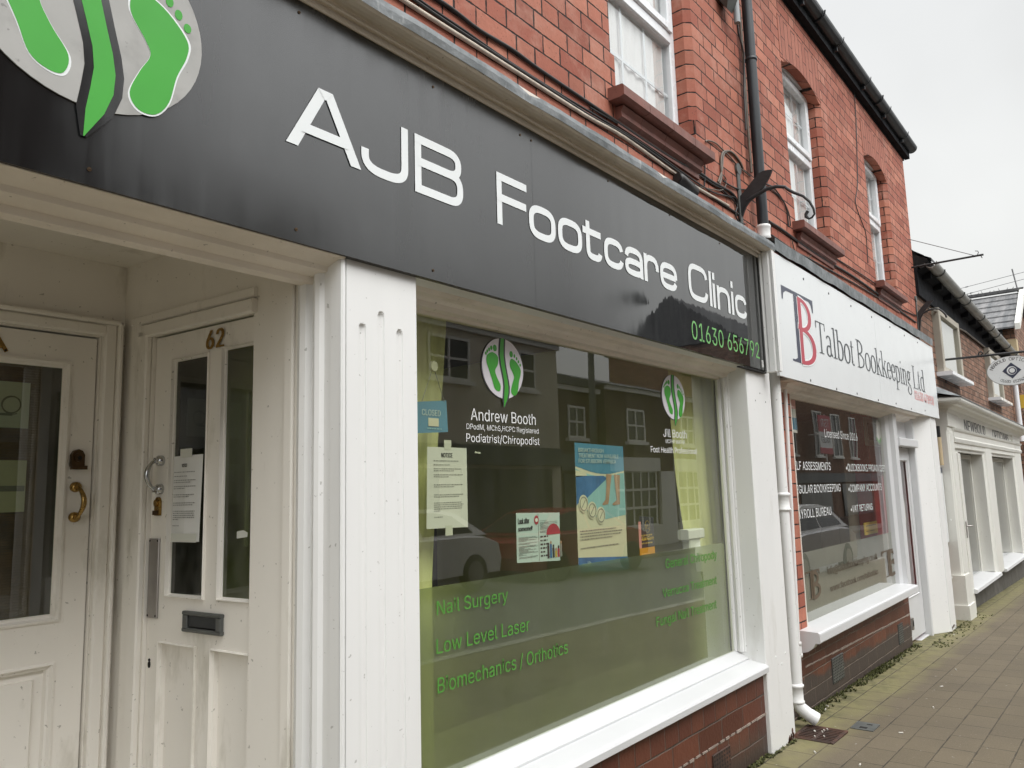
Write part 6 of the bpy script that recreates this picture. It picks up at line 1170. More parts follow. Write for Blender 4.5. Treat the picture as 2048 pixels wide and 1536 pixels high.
for px, py in ((1606.6, 558), (1657, 587), (1701.5, 612), (1743, 634), (1779.5, 654), (1808.5, 671), (1834.5, 685), (1621, 760.5), (1673, 778), (1714, 787), (1756.5, 800), (1792, 807), (1822.5, 817.5), (1850, 821), (1563, 735)):
    q = P(px, py, 1, YF); s_ = MB(); s_.disc((q.x, q.z), .008, .008, YF-.003, YF, 10, 'darkgrey'); TS.part('screw', s_)

# ================================================================== OPTICIAN
YO = .12
OP = Thing('brown_brick_building', (12.5, YO, gz(12)), 'lower brown brick building beyond the red one with grey gutter and white windows', 'building')
X9, XE = 9.311, 17.2
OW = [(10.06, 11.30), (13.95, 15.1)]
v = MB(); v.box(X9, XE, YO, YO+.3, 2.06, 3.56); v.box(X9, 9.86, YO, YO+.3, -.6, 2.06); v.box(16.0, XE, YO, YO+.3, -.6, 2.06); OP.part('wall', v, 'brick_o')
def eav(x): return 3.685-.0238*(x-9.35)
for i, (a, b, z0, z1) in enumerate(((10.06, 11.38, 2.58, 3.34), (13.95, 15.25, 2.58, 3.36))):
    yf = .045; f = MB()
    f.bbox(a, a+.10, yf, YO+.02, z0, z1, .006); f.bbox(b-.10, b, yf, YO+.02, z0, z1, .006); f.bbox(a+.1, b-.1, yf, YO+.02, z0, z0+.07, .006); f.bbox(a+.1, b-.1, yf, YO+.02, z1-.08, z1, .006); f.box(a+.1, b-.1, YO-.01, YO+.01, z0+.07, z1-.08, 'roomw'); f.mats = ['pvc' if m is None else m for m in f.mats]; fo = OP.part('window', f)
    s_ = MB(); s_.bbox(a-.06, b+.06, -.045, YO, z0-.05, z0-.002, .006); OP.part('sill', s_, 'pvc', fo)
    g = MB(); g.quad((a+.1, yf+.03, z0+.07), (b-.1, yf+.03, z0+.07), (b-.1, yf+.03, z1-.08), (a+.1, yf+.03, z1-.08)); OP.part('pane', g, 'glassO', fo)
    c = MB(); c.quad((a+.1, yf+.06, z0+.07), (b-.1, yf+.06, z0+.07), (b-.1, yf+.06, z1-.08), (a+.1, yf+.06, z1-.08)); OP.part('net_curtain', c, 'net', fo)
v = MB(); v.add([(X9, -.03, eav(X9)+.0), (XE+.1, -.03, eav(XE)+.0), (XE+.1, YO+.05, eav(XE)-.1), (X9, YO+.05, eav(X9)-.1), (X9, -.03, eav(X9)+.06), (XE+.1, -.03, eav(XE)+.06)], [(0, 1, 2, 3), (0, 4, 5, 1)]); v.px([(YO-.03, 3.36), (YO, 3.36), (YO, 3.7), (YO-.03, 3.7)], X9, XE); OP.part('eaves_board', v, 'soffit')
for k in range(13):
    xx = 9.55+k*.6; b_ = MB(); b_.box(xx, xx+.06, -.0, YO, eav(xx)-.10, eav(xx)-.03); OP.part('rafter_end', b_, 'soffit')
v = MB(); n = 24
ring = [(-.045+.062*math.cos(a), .062*math.sin(a)) for a in [math.pi+math.pi*k/10 for k in range(11)]]+[(-.045+.055*math.cos(a), .055*math.sin(a)) for a in [2*math.pi-math.pi*k/10 for k in range(11)]]
vs = [(x, p[0], eav(x)+p[1]+.02) for x in (X9+.02, XE+.15) for p in ring]; n = len(ring); v.add(vs, [(i, (i+1) % n, n+(i+1) % n, n+i) for i in range(n)]+[tuple(range(n))[::-1], tuple(range(n, 2*n))]); go = OP.part('gutter', v, 'cast')
for xx in (9.75, 11.0, 11.45, 12.6, 13.5, 14.1, 15.3, 16.2):
    b_ = MB(); b_.tube([(xx, -.045+.066*math.cos(a), eav(xx)+.02+.066*math.sin(a)) for a in [math.pi+math.pi*q/10 for q in range(11)]], .010, 6); OP.part('gutter_joint', b_, 'darkgrey', go)
v = MB(); v.add([(X9, -.02, eav(X9)+.06), (XE+.1, -.02, eav(XE)+.06), (XE+.1, 3.2, 5.3), (X9, 3.2, 5.5), (X9, -.02, eav(X9)+.04), (XE+.1, -.02, eav(XE)+.04)], [(0, 1, 2, 3), (4, 5, 1, 0)]); OP.part('roof', v, 'slate2')
v = MB()
for k in range(3): v.add([(X9+.002, -.06+.07*k, eav(X9)+.062+.045*k), (X9+.26+.05*k, -.06+.07*k, eav(X9)+.058+.045*k), (X9+.26+.05*k, .25, eav(X9)+.24+.04*k), (X9+.002, .25, eav(X9)+.24+.04*k), (X9+.002, -.06+.07*k, eav(X9)+.03+.045*k), (X9+.26+.05*k, -.06+.07*k, eav(X9)+.028+.045*k)], [(0, 1, 2, 3), (4, 5, 1, 0)])
OP.part('verge_slate', v, 'slate2')
v = MB(); v.tube([(16.95, .05, 2.0), (16.95, .05, 3.4)], .045, 14); OP.part('downpipe', v, 'pvc')
v = MB(); v.tube([(X9+.3, YO-.05, 3.25), (10.4, YO-.05, 3.33), (11.4, YO-.05, 3.34), (11.42, YO-.05, 3.30), (12.2, YO-.03, 3.36), (13.9, YO-.03, 3.36)], .012, 7); OP.part('conduit', v, 'cableg')
OS = Thing('optician_shopfront', (12.5, 0, gz(12.5)), 'white panelled optician shopfront with deep cornice and two windows', 'shopfront')
SX0, SX1 = 9.62, 16.1
HZ = 1.66
v = MB(); v.pz([(SX0, .02), (SX0+.02, -.0), (9.88, 0), (9.90, .02), (9.90, .12), (SX0, .12)], .33, HZ+.22); v.pz([(SX0+.05, .0), (SX0+.055, -.010), (9.84, -.010), (9.845, 0)], .36, HZ+.2); v.pz([(SX0-.03, -.02), (9.93, -.02), (9.93, .12), (SX0-.03, .12)], .02, .33); v.pz([(SX0-.05, -.035), (9.95, -.035), (9.95, .12), (SX0-.05, .12)], -.3, .02); OS.part('pilaster', v, 'optpaint')
for a, b in ((12.06, 12.70), (15.2, SX1)):
    v = MB(); v.pz([(a, .17), (a, .03), (a+.04, .02), (a+.06, 0), (b-.06, 0), (b-.04, .02), (b, .03), (b, .17)], .10, HZ+.22); OS.part('pilaster', v, 'optpaint')
v = MB()
v.px([(.10, HZ), (.03, HZ), (.03, HZ+.03), (.005, HZ+.04), (.005, HZ+.09), (-.01, HZ+.10), (-.02, HZ+.14), (-.005, HZ+.16), (-.005, HZ+.22), (-.02, HZ+.235), (-.03, HZ+.26), (-.006, HZ+.27), (.10, HZ+.27)], 9.9, SX1+.003); OS.part('architrave', v, 'optpaint')
v = MB(); v.box(SX0, SX1, .012, .13, HZ+.22, 2.10); v.box(SX0, 10.30, -.004, .013, HZ+.27, 2.09) ; v.box(15.1, SX1, -.004, .013, HZ+.27, 2.06); OS.part('fascia', v, 'optpaint')
def corn(pr, x0, x1, slope):
    m = MB(); n = len(pr); vs = []
    for x, z_ in ((x0, 0), (x1, slope)): vs += [(x-(p[0]+.0 if x == x0 else 0)*0, p[0], p[1]+z_) for p in pr]
    # mitred return at the near end
    for i, p in enumerate(pr): vs[i] = (x0+(.0-p[0])*-1.0+.0, p[0], p[1])
    m.add(vs, [(i, i+1, n+i+1, n+i) for i in range(n-1)])
    rv = [(x0+(p[0]), .14, p[1]) for p in pr]; m.add(rv+vs[:n], [(i, i+1, n+i+1, n+i) for i in range(n-1)])
    return m
cp = [(.012, 2.075), (-.01, 2.085), (-.03, 2.115), (-.06, 2.125), (-.09, 2.145), (-.13, 2.15), (-.145, 2.165), (-.17, 2.172), (-.18, 2.19), (-.18, 2.215), (-.165, 2.222), (.12, 2.30)]
v = corn(cp, SX0, SX1, -.06); OS.part('cornice', v, 'optpaint')
v = MB(); v.add([(SX0-.19, -.187, 2.222), (SX1, -.187, 2.165), (SX1, .118, 2.25), (SX0-.05, .118, 2.40), (SX0-.19, .118, 2.30), (SX0-.19, -.187, 2.212), (SX1, -.187, 2.155)], [(0, 1, 2, 3), (0, 3, 4), (0, 5, 6, 1)]); OS.part('lead_flashing', v, 'lead')
for i, (a, b) in enumerate(((10.24, 12.06), (12.70, 15.2))):
    f = MB(); f.box(a, b, .165, .19, HZ-.06, HZ); f.bbox(b-.03, b, .03, .2, .14, HZ, .005); f.bbox(a, a+.03, .03, .2, .14, HZ, .005); f.box(b-.10, b-.03, .17, .19, .14, HZ)
    fo = OS.part('shop_window', f, 'optpaint')
    g = MB(); g.quad((a+.03, .175, .14), (b-.1, .175, .14), (b-.1, .175, HZ-.06), (a+.03, .175, HZ-.06)); OS.part('pane', g, 'glassO', fo)
    s_ = MB(); s_.px([(.20, .145), (.0, .125), (-.03, .118), (-.035, .085), (-.02, .075), (.20, .075)], a-.06, b+.1); OS.part('window_sill', s_, 'white2')
    c = MB(); c.box(a, b+3, 1.2, 1.22, -.1, 1.9, 'roomd'); c.box(a-.5, b+.5, .2, 1.2, 1.75, 1.8, 'roomd'); c.box(b, b+.05, .2, 1.2, -.1, 1.8, 'roomd'); OS.part('interior', c, None, fo)
v = MB(); v.box(10.10, SX1+.1, .085, .3, -.6, .10); OS.part('stall_riser', v, 'plinth')
d = MB(); d.box(9.90, 10.24, .03, .2, -.3, HZ); d.bbox(9.94, 10.05, .012, .03, .0, HZ-.02, .004); d.bbox(10.08, 10.235, .005, .03, -.2, HZ-.02, .004); do = OS.part('door', d, 'optpaint')
h = MB(); q = P(1926, 1054, 1, 0.0); h.tube([(10.10, .0, q.z), (10.10, -.05, q.z), (10.20, -.05, q.z)], .008, 8); h.bbox(10.088, 10.112, -.006, .005, q.z-.13, q.z+.05, .002); OS.part('handle', h, 'steel', do)
v = MB(); text(v, 'NEWBOLD', P(1932, 862, 1, 0).x, P(1973, 872, 1, 0).x, 1.925, .135, .0105, 'ink', 0, .008); OS.part('lettering', v)
v = MB(); text(v, 'OPTICIANS', P(1988, 880, 1, 0).x, P(2019, 884, 1, 0).x, 1.905, .135, .0105, 'ink', 0, .008); OS.part('lettering', v)
nbd = MB(); q0, q1 = P(1881.5, 946, 1, .10), P(1905, 1081, 1, .10); nbd.bbox(9.20, 9.60, .095, .118, q1.z, q0.z, .004, 'signw'); nbd.box(9.20, 9.60, .094, .118, q0.z, q0.z+.06, 'navy')
for k in range(12): 
    z_ = q0.z-.1-k*.052; nbd.box(9.33, 9.33+.10+.04*math.sin(k*2.), .0935, .095, z_, z_+.020, 'inkg')
single('notice_board', nbd, None, 'tall narrow white board with small writing on the brick between the two white shopfronts', 'notice board')
vp = MB(); vp.tube([(9.42, .07, 1.5), (9.42, .07, 1.80)], .03, 10, 'stone'); vp.tube([(9.42, .07, 1.80), (9.42, .07, 1.92)], .026, 10, 'hole'); single('vent_pipe', vp, None, 'short buff pipe stub on the brick just above the narrow white board', 'pipe')
# oval hanging sign facing along the street
HX = 10.5; HS = Thing('hanging_sign', (HX, YO, 2.80), 'white oval hanging sign with a navy diamond on a black iron bracket', 'hanging sign')
q = [P(*t, 0, HX) for t in ((1974, 742), (2075, 742), (2024, 712), (2024, 770))]; cy_, cz_ = (q[0].y+q[1].y)/2, (q[2].z+q[3].z)/2; ry2, rz2 = abs(q[0].y-q[1].y)/2, (q[2].z-q[3].z)/2
HB = (Vector((HX, 0, 0)), Vector((0, -1, 0)), Vector((1, 0, 0)))   # local x to the viewer's right
c = (-cy_, cz_); v = MB(HB); v.disc(c, ry2*1.02, rz2*1.03, .002, .02, 48, 'inkg'); v.disc(c, ry2, rz2, -.002, .004, 48, 'signw'); bdo = HS.part('board', v)
d = rz2*.56; v = MB(HB); v.add([(c[0]-d, -.0035, c[1]), (c[0], -.0035, c[1]-d), (c[0]+d, -.0035, c[1]), (c[0], -.0035, c[1]+d)], [(0, 1, 2, 3)], 'navy'); v.disc(c, d*.52, d*.52, -.0045, -.0035, 28, 'signw'); v.disc((c[0]+.006, c[1]-.002), d*.42, d*.42, -.0055, -.0045, 28, 'navy'); v.disc((c[0]+.004, c[1]), d*.29, d*.29, -.0065, -.0055, 28, 'signw'); HS.part('emblem', v, None, bdo)
def arc_text(mb, txt, c, rx, rz, a0, a1, h, m, inside=False):
    n = len(txt)
    for i, chx in enumerate(txt):
        t = R(a0+(a1-a0)*i/(n-1)); px, pz = c[0]+rx*math.cos(t), c[1]+rz*math.sin(t)
        nx, nz_ = math.cos(t)/rx, math.sin(t)/rz; l = math.hypot(nx, nz_); nx, nz_ = nx/l, nz_/l
        ux, uz = (nx, nz_) if not inside else (-nx, -nz_); tx, tz = uz, -ux
        adv, vs, tri = glyph(chx); k = h/CAPH
        mb.add([(px+((v_[0]-adv/2)*k*.95)*tx+v_[1]*k*ux, -.0035, pz+((v_[0]-adv/2)*k*.95)*tz+v_[1]*k*uz) for v_ in vs], tri, m)
v = MB(HB); arc_text(v, 'NEWBOLD OPTICIANS', c, ry2*.76, rz2*.70, 164, 16, .037, 'ink'); HS.part('lettering', v, None, bdo)
v = MB(HB); arc_text(v, '01630 652943', c, ry2*.84, rz2*.85, 236, 304, .032, 'ink', True); HS.part('lettering', v, None, bdo)
qa, qb = P(1957, 712, 0, HX), P(2048, 703, 0, HX); v = MB(); v.tube([(HX, YO, qa.z), (HX, qb.y, qb.z), (HX, cy_*2-.1, qb.z+.0)], .014, 8); HS.part('bracket_arm', v, 'iron')
v = MB(); v.tube([tuple(P(a, b, 0, HX)) for a, b in ((1957, 712), (1957, 706), (1962, 703), (1966, 706), (1962, 710))], .008, 7); v.tube([tuple(P(a, b, 0, HX)) for a, b in ((1966, 712), (1972, 707), (1979, 701))], .005, 6); v.bbox(HX-.015, HX+.015, YO-.012, YO, qa.z-.28, qa.z+.06, .003); HS.part('wall_plate', v, 'iron')
v = MB(); v.tube([(HX, cy_, qb.z), (HX, cy_, cz_+rz2)], .006, 6); HS.part('hook', v, 'iron')

# ================================================================== FAR GABLED HOUSE, AERIAL, WIRES
GH = Thing('gabled_house', (19.5, 1.5, gz(19)), 'far gabled house with mossy grey slates, pale bargeboard and orange brick', 'house')
v = MB(); v.box(18.45, 21.6, .10, 6, -1, 4.33); v.add([(18.45, .10, 4.33), (21.6, .10, 4.33), (20.0, .10, 5.3)], [(0, 1, 2)]); GH.part('wall', v, 'brick_o')
v = MB(); n = 6
for k in range(n):
    a0, a1 = k/n, (k+1)/n; xa, za = 18.25+(20-18.25)*a0, 4.36+(5.38-4.36)*a0; xb, zb = 18.25+(20-18.25)*a1, 4.36+(5.38-4.36)*a1
    v.add([(xa-.02, .0, za-.012), (xa-.02, 6, za-.012), (xb, 6, zb-.03), (xb, 0, zb-.03), (xa-.02, .0, za-.045), (xa-.02, 6, za-.045)], [(0, 3, 2, 1), (4, 0, 1, 5)])
    r = random.Random(k)
    for j in range(10):
        yy = .05+j*.42+.2*(k % 2)
        v.box(xa-.02, xa-.016, yy, yy+.01, za-.04, za-.01) if False else None
v.add([(20, 0, 5.36), (20, 6, 5.36), (21.8, 6, 4.3), (21.8, 0, 4.3)], [(0, 1, 2, 3)]); GH.part('roof', v, 'slate')
v = MB(); v.px([(-.02, 5.40), (-.02, 5.46), (6, 5.46), (6, 5.40)], 19.94, 20.06); GH.part('ridge', v, 'slate2')
v = MB(); v.add([(18.2, -.03, 4.27), (18.2, -.03, 4.40), (20, -.03, 5.45), (20, -.03, 5.28), (18.2, .06, 4.27), (18.2, .06, 4.40), (20, .06, 5.45), (20, .06, 5.28)], [(0, 3, 2, 1), (4, 5, 6, 7), (0, 1, 5, 4), (1, 2, 6, 5)]); v.add([(20, -.03, 5.28), (20, -.03, 5.45), (21.8, -.03, 4.40), (21.8, -.03, 4.27)], [(0, 3, 2, 1)]); GH.part('bargeboard', v, 'optpaint')
v = MB(); v.box(18.4, 18.44, .3, 6, 4.18, 4.34); GH.part('eaves_board', v, 'black')
v = MB(); v.box(18.43, 18.7, .085, .5, 3.75, 4.12); GH.part('quoin_stone', v, 'stone')
for zz in (2.2,): v = MB(); v.bbox(17.6, 18.4, -.25, .1, 2.42, 2.78, .02, 'yellow'); v.mats = ['stone']; 
OG = MB(); q0, q1 = P(2039, 790, 0, 17.6), P(2048, 816, 0, 17.6); OG.px([(q0.y, q1.z), (q0.y, q0.z), (-.9, q0.z), (-.9, q1.z)], 17.6, 17.75, 'yellow'); single('projecting_sign', OG, None, 'yellow projecting shop sign at the right edge of the view beyond the optician', 'sign')
ae = Thing('tv_aerial', (20, .15, 5.45), 'thin aerial mast on the ridge of the far gabled house', 'aerial')
q0, q1 = P(2036, 580, 0, 20.0), P(2024, 538, 0, 20.0); v = MB(); v.tube([(20, q0.y, q0.z-.05), tuple(q1)], .014, 6); ae.part('mast', v, 'wire')
for (a, b), (c, d_) in (((1917, 578), (2060, 541)), ((1927, 590), (2060, 555))):
    q0, q1 = P(a, b, 0, 20.0), P(c, d_, 0, 20.0); v = MB(); v.tube([tuple(q0), tuple(q1)], .006, 5); qm = q0.lerp(q1, .12); v.tube([tuple(q0.lerp(q1, .10)), tuple(q0.lerp(q1, .14))], .013, 5); single('overhead_wire', v, 'wire', 'upper of the two overhead wires crossing the sky above the slates' if b == 578 else 'lower of the two overhead wires crossing the sky above the slates', 'wire')
spk = MB(); r = random.Random(4)
fl_ = Thing('ridge_fence', (20, 1.2, 5.46), 'low strip of bent bird spikes along the far slate ridge', 'bird spikes')
for k in range(18):
    yy = .2+k*.11; v = MB(); v.tube([(20.0, yy, 5.44), (19.97+.05*r.random(), yy+r.uniform(-.05, .05), 5.46+r.uniform(.03, .13)*(1.6 if k in (9, 15) else .6))], .006, 5); fl_.part('spike', v, 'wire')

# ================================================================== ACROSS THE STREET (seen only as reflections in the glass)
def far_house(name, label, x0, x1, y, h, mat, wins, roof_h=1.6, base=None, cat='building', shop=None):
    t = Thing(name, ((x0+x1)/2, y, gz((x0+x1)/2)-.1), label, cat)
    z0 = gz((x0+x1)/2)-.1
    v = MB(); v.box(x0, x1, y-6, y, z0-.5, z0+h); t.part('wall', v, mat)
    v = MB(); v.add([(x0-.1, y+.2, z0+h), (x1+.1, y+.2, z0+h), (x1+.1, y-3, z0+h+roof_h), (x0-.1, y-3, z0+h+roof_h), (x1+.1, y-6.2, z0+h), (x0-.1, y-6.2, z0+h)], [(0, 1, 2, 3), (3, 2, 4, 5), (0, 3, 5), (1, 4, 2)]); t.part('roof', v, 'slate2')
    v = MB(); v.box(x0, x1, y, y+.12, z0+h-.15, z0+h); t.part('eaves_board', v, 'optpaint')
    for a, b, c, d in wins:
        f = MB(); w_ = .07
        for p in ((a, a+w_, c, d), (b-w_, b, c, d), (a+w_, b-w_, c, c+w_), (a+w_, b-w_, d-w_, d), ((a+b)/2-.03, (a+b)/2+.03, c+w_, d-w_), (a+w_, (a+b)/2-.03, (c+d)/2-.03, (c+d)/2+.03), ((a+b)/2+.03, b-w_, (c+d)/2-.03, (c+d)/2+.03)): f.box(p[0], p[1], y, y+.06, p[2]+z0, p[3]+z0)
        fo = t.part('window', f, 'optpaint'); g = MB(); g.box(a, b, y, y+.02, c+z0, d+z0); t.part('pane', g, 'winfar', fo); s_ = MB(); s_.box(a-.1, b+.1, y, y+.14, c+z0-.1, c+z0); t.part('sill', s_, 'optpaint', fo)
    if shop:
        for a, b in shop:
            g = MB(); g.box(a, b, y, y+.05, z0+.5, z0+2.3); t.part('shop_glass', g, 'winfar')
        v = MB(); v.box(x0+.1, x1-.1, y, y+.15, z0+2.4, z0+2.9); t.part('shop_fascia', v, 'charcoal' if mat != 'render2' else 'render')
        v = MB(); v.box(x0, x1, y, y+.10, z0-.3, z0+.5); t.part('shop_plinth', v, 'darkbrick')
    return t
YA = -11.3
far_house('opposite_shop', 'tall dark brick shop opposite the clinic, seen only in reflections', -8, 6.2, YA, 9.6, 'darkbrick', [(-4, -3, 3.6, 5.2), (-1, 0, 3.6, 5.2), (2, 3.2, 3.6, 5.2), (2, 3.2, 6.2, 7.5)], shop=[(-3, 1), (2, 5.2)])
far_house('opposite_shop', 'plain grey rendered building opposite the porch, added to darken the fascia reflection', 6.25, 10.15, YA, 7.4, 'render2', [(7, 8, 4.2, 5.6), (8.6, 9.6, 4.2, 5.6)], shop=[(6.8, 9.6)])  # added building; its height darkens what the black fascia mirrors
far_house('opposite_shop', 'cream rendered shop opposite with two upstairs windows, mirrored in the clinic window', 10.2, 18.7, YA, 5.95, 'render', [(10.9, 12.0, 4.5, 5.6), (13.3, 14.8, 4.5, 5.6), (16.2, 17.6, 4.5, 5.6)], shop=[(10.8, 13.6), (14.4, 18.2)])
far_house('opposite_shop', 'low brown brick building opposite, mirrored in the middle of the clinic window', 18.75, 21.2, YA-.2, 5.0, 'darkbrick', [(19.4, 20.4, 3.4, 4.4)], shop=[(19.1, 20.9)], roof_h=.3)
gb = far_house('opposite_house', 'house opposite with white many-paned shop windows, mirrored right of the blue poster', 21.3, 30.2, YA, 5.3, 'darkbrick', [(22.6, 23.7, 3.5, 4.6), (26.5, 27.6, 3.5, 4.6)], roof_h=.9)
zz0 = gz(25)-.1
for a, b in ((21.7, 24.3), (26.0, 29.2)):
    v = MB(); n = 5
    for k in range(n+1): xx = a+(b-a)*k/n; v.box(xx-.04, xx+.04, YA, YA+.08, zz0+.7, zz0+2.5)
    for k in range(4): z_ = zz0+.7+1.8*k/3; v.box(a-.04, b+.04, YA, YA+.09, z_-.04, z_+.04)
    v.box(a-.2, b+.2, YA, YA+.15, zz0-.3, zz0+.7); v.box(a-.2, b+.2, YA, YA+.15, zz0+2.5, zz0+2.95); fo = gb.part('bay_window', v, 'optpaint'); g = MB(); g.box(a, b, YA, YA+.05, zz0+.7, zz0+2.5); gb.part('pane', g, 'winfar', fo)
v = MB(); v.box(24.6, 25.7, YA, YA+.1, zz0, zz0+2.5); v.box(24.8, 25.1, YA+.1, YA+.11, zz0+1.1, zz0+2.2, 'winfar') if False else None; gb.part('door', v, 'optpaint')
far_house('opposite_house', 'orange brick house opposite with tall white sash windows, mirrored in the bookkeeping window', 31.5, 56, YA, 8.6, 'brick_o', [(33.5, 34.9, 3.8, 6.2), (37.5, 38.9, 3.8, 6.2), (41.8, 43.2, 3.8, 6.2), (45, 46.4, 3.8, 6.2), (48.2, 49.6, 3.8, 6.2)], shop=[(33, 37), (39, 44), (46, 52)], roof_h=2.4)
far_house('opposite_house', 'far dark terrace opposite, mirrored in the optician windows', 56.2, 120, YA, 8.2, 'darkbrick', [(60, 61.4, 3.8, 6.2), (66, 67.4, 3.8, 6.2), (72, 73.4, 3.8, 6.2)], shop=[(59, 64), (68, 76), (80, 90)])
tl = Thing('estate_board', (40.3, YA+.9, 3.6), 'red and white letting board on the house opposite, mirrored in the bookkeeping window', 'sign')
# faces the road (+y), so its own writing runs towards -x
EB = (Vector((42.0, YA+.9, 0)), Vector((-1, 0, 0)), Vector((0, -1, 0)))
v = MB(EB); v.box(0, 2.0, 0, .04, 3.9, 4.75, 'redpost'); v.box(0, 2.0, 0, .04, 3.1, 3.9, 'paper'); v.box(0, 2.0, 0, .04, 2.8, 3.1, 'redpost'); text(v, 'TSR', .35, 1.65, 4.15, .42, -.005, 'paper', 0, .01); text(v, 'TO LET', .25, 1.75, 3.36, .3, -.005, 'ink', 0, .012); tl.part('board', v)
v = MB(); v.tube([(41, YA+.85, 2.4), (41, YA+.85, 4.8)], .04, 8); v.tube([(41, YA+.85, 3.8), (41, YA, 3.8)], .03, 8); tl.part('post', v, 'optpaint')
sl = Thing('street_lamp', (17.8, -9.5, gz(17.8)-.1), 'grey street lamp opposite, mirrored as a dark shape in the black fascia', 'street lamp')
v = MB(); v.tube([(17.8, -9.5, gz(17.8)-.1), (17.8, -9.5, 6.1), (17.95, -9.5, 6.45), (18.4, -9.5, 6.65), (19.3, -9.5, 6.8)], .07, 10, None, True, [.10, .08, .06, .05, .045]); sl.part('column', v, 'darkgrey')
v = MB(); v.tube([(19.1, -9.5, 6.78), (19.4, -9.5, 6.86), (20.1, -9.5, 6.9), (20.5, -9.5, 6.88)], .12, 10, None, True, [.06, .17, .18, .06]); sl.part('lantern', v, 'darkgrey')
# parked cars
def parked_car(x, y, rot, paint, label, L_=4.1, h=1.42):
    z0 = gz(x)-.22; t = Thing('parked_car', (x, y, z0), label, 'car', 'cars parked along the street'); ca, sa = math.cos(rot), math.sin(rot)
    B = (Vector((x, y, z0)), Vector((ca, sa, 0)), Vector((-sa, ca, 0))); k = L_/4.1; W2 = .86
    low = [(-2.02, .30), (-2.05, .55), (-1.98, .82), (-1.55, .92), (-.95, .96), (1.15, .96), (1.62, .93), (1.98, .80), (2.05, .52), (2.0, .28)]
    b = MB(B); n = len(low); secs = []
    for yy, sh in ((-W2, .94), (-W2+.10, 1.0), (W2-.10, 1.0), (W2, .94)): secs.append([(u*k*(.985 if sh < 1 else 1), yy, .28+(v_-.28)*sh*(h/1.42)) for u, v_ in low])
    vs = [p for s_ in secs for p in s_]; b.add(vs, [(j*n+i, j*n+i+1, (j+1)*n+i+1, (j+1)*n+i) for j in range(3) for i in range(n-1)]+[tuple(range(n)), tuple(range(3*n, 4*n))[::-1]])
    top = [(-1.35, .94), (-.75, 1.34), (-.45, 1.41), (.55, 1.42), (1.05, 1.34), (1.72, .94)]; m_ = len(top)
    tv = [(u*k, (W2-.06-.20*((v_-.94)/.48))*s_, v_*h/1.42) for s_ in (-1, 1) for u, v_ in top]; b.add(tv, [tuple(range(m_)), tuple(range(m_, 2*m_))[::-1]]+[(i, i+1, m_+i+1, m_+i) for i in range(m_-1)]); bo = t.part('body', b, paint)
    for s_ in (-1, 1):
        g = MB(B); off = lambda v_: (W2-.06-.20*((v_-.94)/.48))*s_+s_*.006
        for q in ([(-1.12, .99), (-.70, 1.30), (-.42, 1.355), (.02, 1.36), (.02, .99)], [(.10, .99), (.10, 1.36), (.52, 1.36), (.95, 1.29), (1.38, .99)]): g.add([(u*k, off(v_), v_*h/1.42) for u, v_ in q], [tuple(range(5)) if s_ < 0 else tuple(range(5))[::-1]])
        t.part('side_window', g, 'carglass', bo)
    for (u0, v0), (u1, v1), nm_ in (((-1.29, .985), (-.78, 1.325), 'windscreen'), ((1.66, .985), (1.09, 1.325), 'rear_window')):
        g = MB(B); d = -.012 if u0 < 0 else .012; w0, w1 = W2-.06-.20*((v0-.94)/.48)-.06, W2-.06-.20*((v1-.94)/.48)-.06
        g.add([(u0*k+d, -w0, v0*h/1.42+.006), (u0*k+d, w0, v0*h/1.42+.006), (u1*k+d, w1, v1*h/1.42+.006), (u1*k+d, -w1, v1*h/1.42+.006)], [(0, 1, 2, 3) if u0 > 0 else (3, 2, 1, 0)]); t.part(nm_, g, 'carglass', bo)
    for u in (-1.28, 1.32):
        for s_ in (-1, 1):
            wh = MB(B); wh.disc((u*k, .31), .31, .31, s_*W2-.10-.012*(s_ < 0), s_*W2-.0+.012*(s_ > 0)+.1*(s_ < 0), 26, 'tyre'); wo_ = t.part('wheel', wh); ya = s_*(W2+.02)
            rm_ = MB(B); rm_.disc((u*k, .31), .20, .20, ya-.006, ya+.006, 20, 'steel'); t.part('rim', rm_, None, wo_)
    for u, mm, nm_ in ((-2.03, 'vinylw', 'headlight'), (2.03, 'lampred', 'tail_light')):
        for s_ in (-1, 1): l_ = MB(B); l_.bbox(u*k-.06, u*k+.03, s_*.62-.16, s_*.62+.16, .62, .76, .01); t.part(nm_, l_, mm)
    return t
parked_car(9.05, -8.15, 0, 'cars', 'silver parked car opposite, mirrored at the left of the clinic window')
parked_car(14.3, -8.2, math.pi, 'carr', 'dark red parked car opposite, mirrored behind the blue poster', 4.6)
parked_car(15.4, -3.75, 0, 'carw', 'white car parked at the near kerb, mirrored low in the bookkeeping window')
parked_car(42.0, -3.9, math.pi, 'carw', 'white car parked farther down the street, mirrored in the optician window')

# ================================================================== MOSS, LITTER, PAPERS IN THE PORCH
def tufts(name, x0, x1, y0, y1, n, label, seed, hmax=.02, dens=None):
    r = random.Random(seed); m = MB()
    for k in range(n):
        x = r.uniform(x0, x1); y = y1-(y1-y0)*r.random()**2
        if dens and r.random() > dens(x): continue
        z = gz(x); 
        for j in range(5):
            a = r.uniform(0, 6.3); l = r.uniform(.006, .02); h = r.uniform(.006, hmax); dx, dy = math.cos(a)*l, math.sin(a)*l; w_ = r.uniform(.003, .007)
            m.add([(x-dy/l*w_, y+dx/l*w_, z), (x+dy/l*w_, y-dx/l*w_, z), (x+dx, y+dy, z+h)], [(0, 1, 2)], 'moss' if r.random() < .7 else 'mossl')
    return single(name, m, None, label, 'moss', None, 'stuff')
tufts('moss', 4.72, 7.7, .045, .118, 1500, 'dark green moss growing along the foot of the brown brick plinth', 1, .022, lambda x: .25+.75*max(0, math.sin(x*4.1+.4))**1.5 if x > 4.95 else .7)
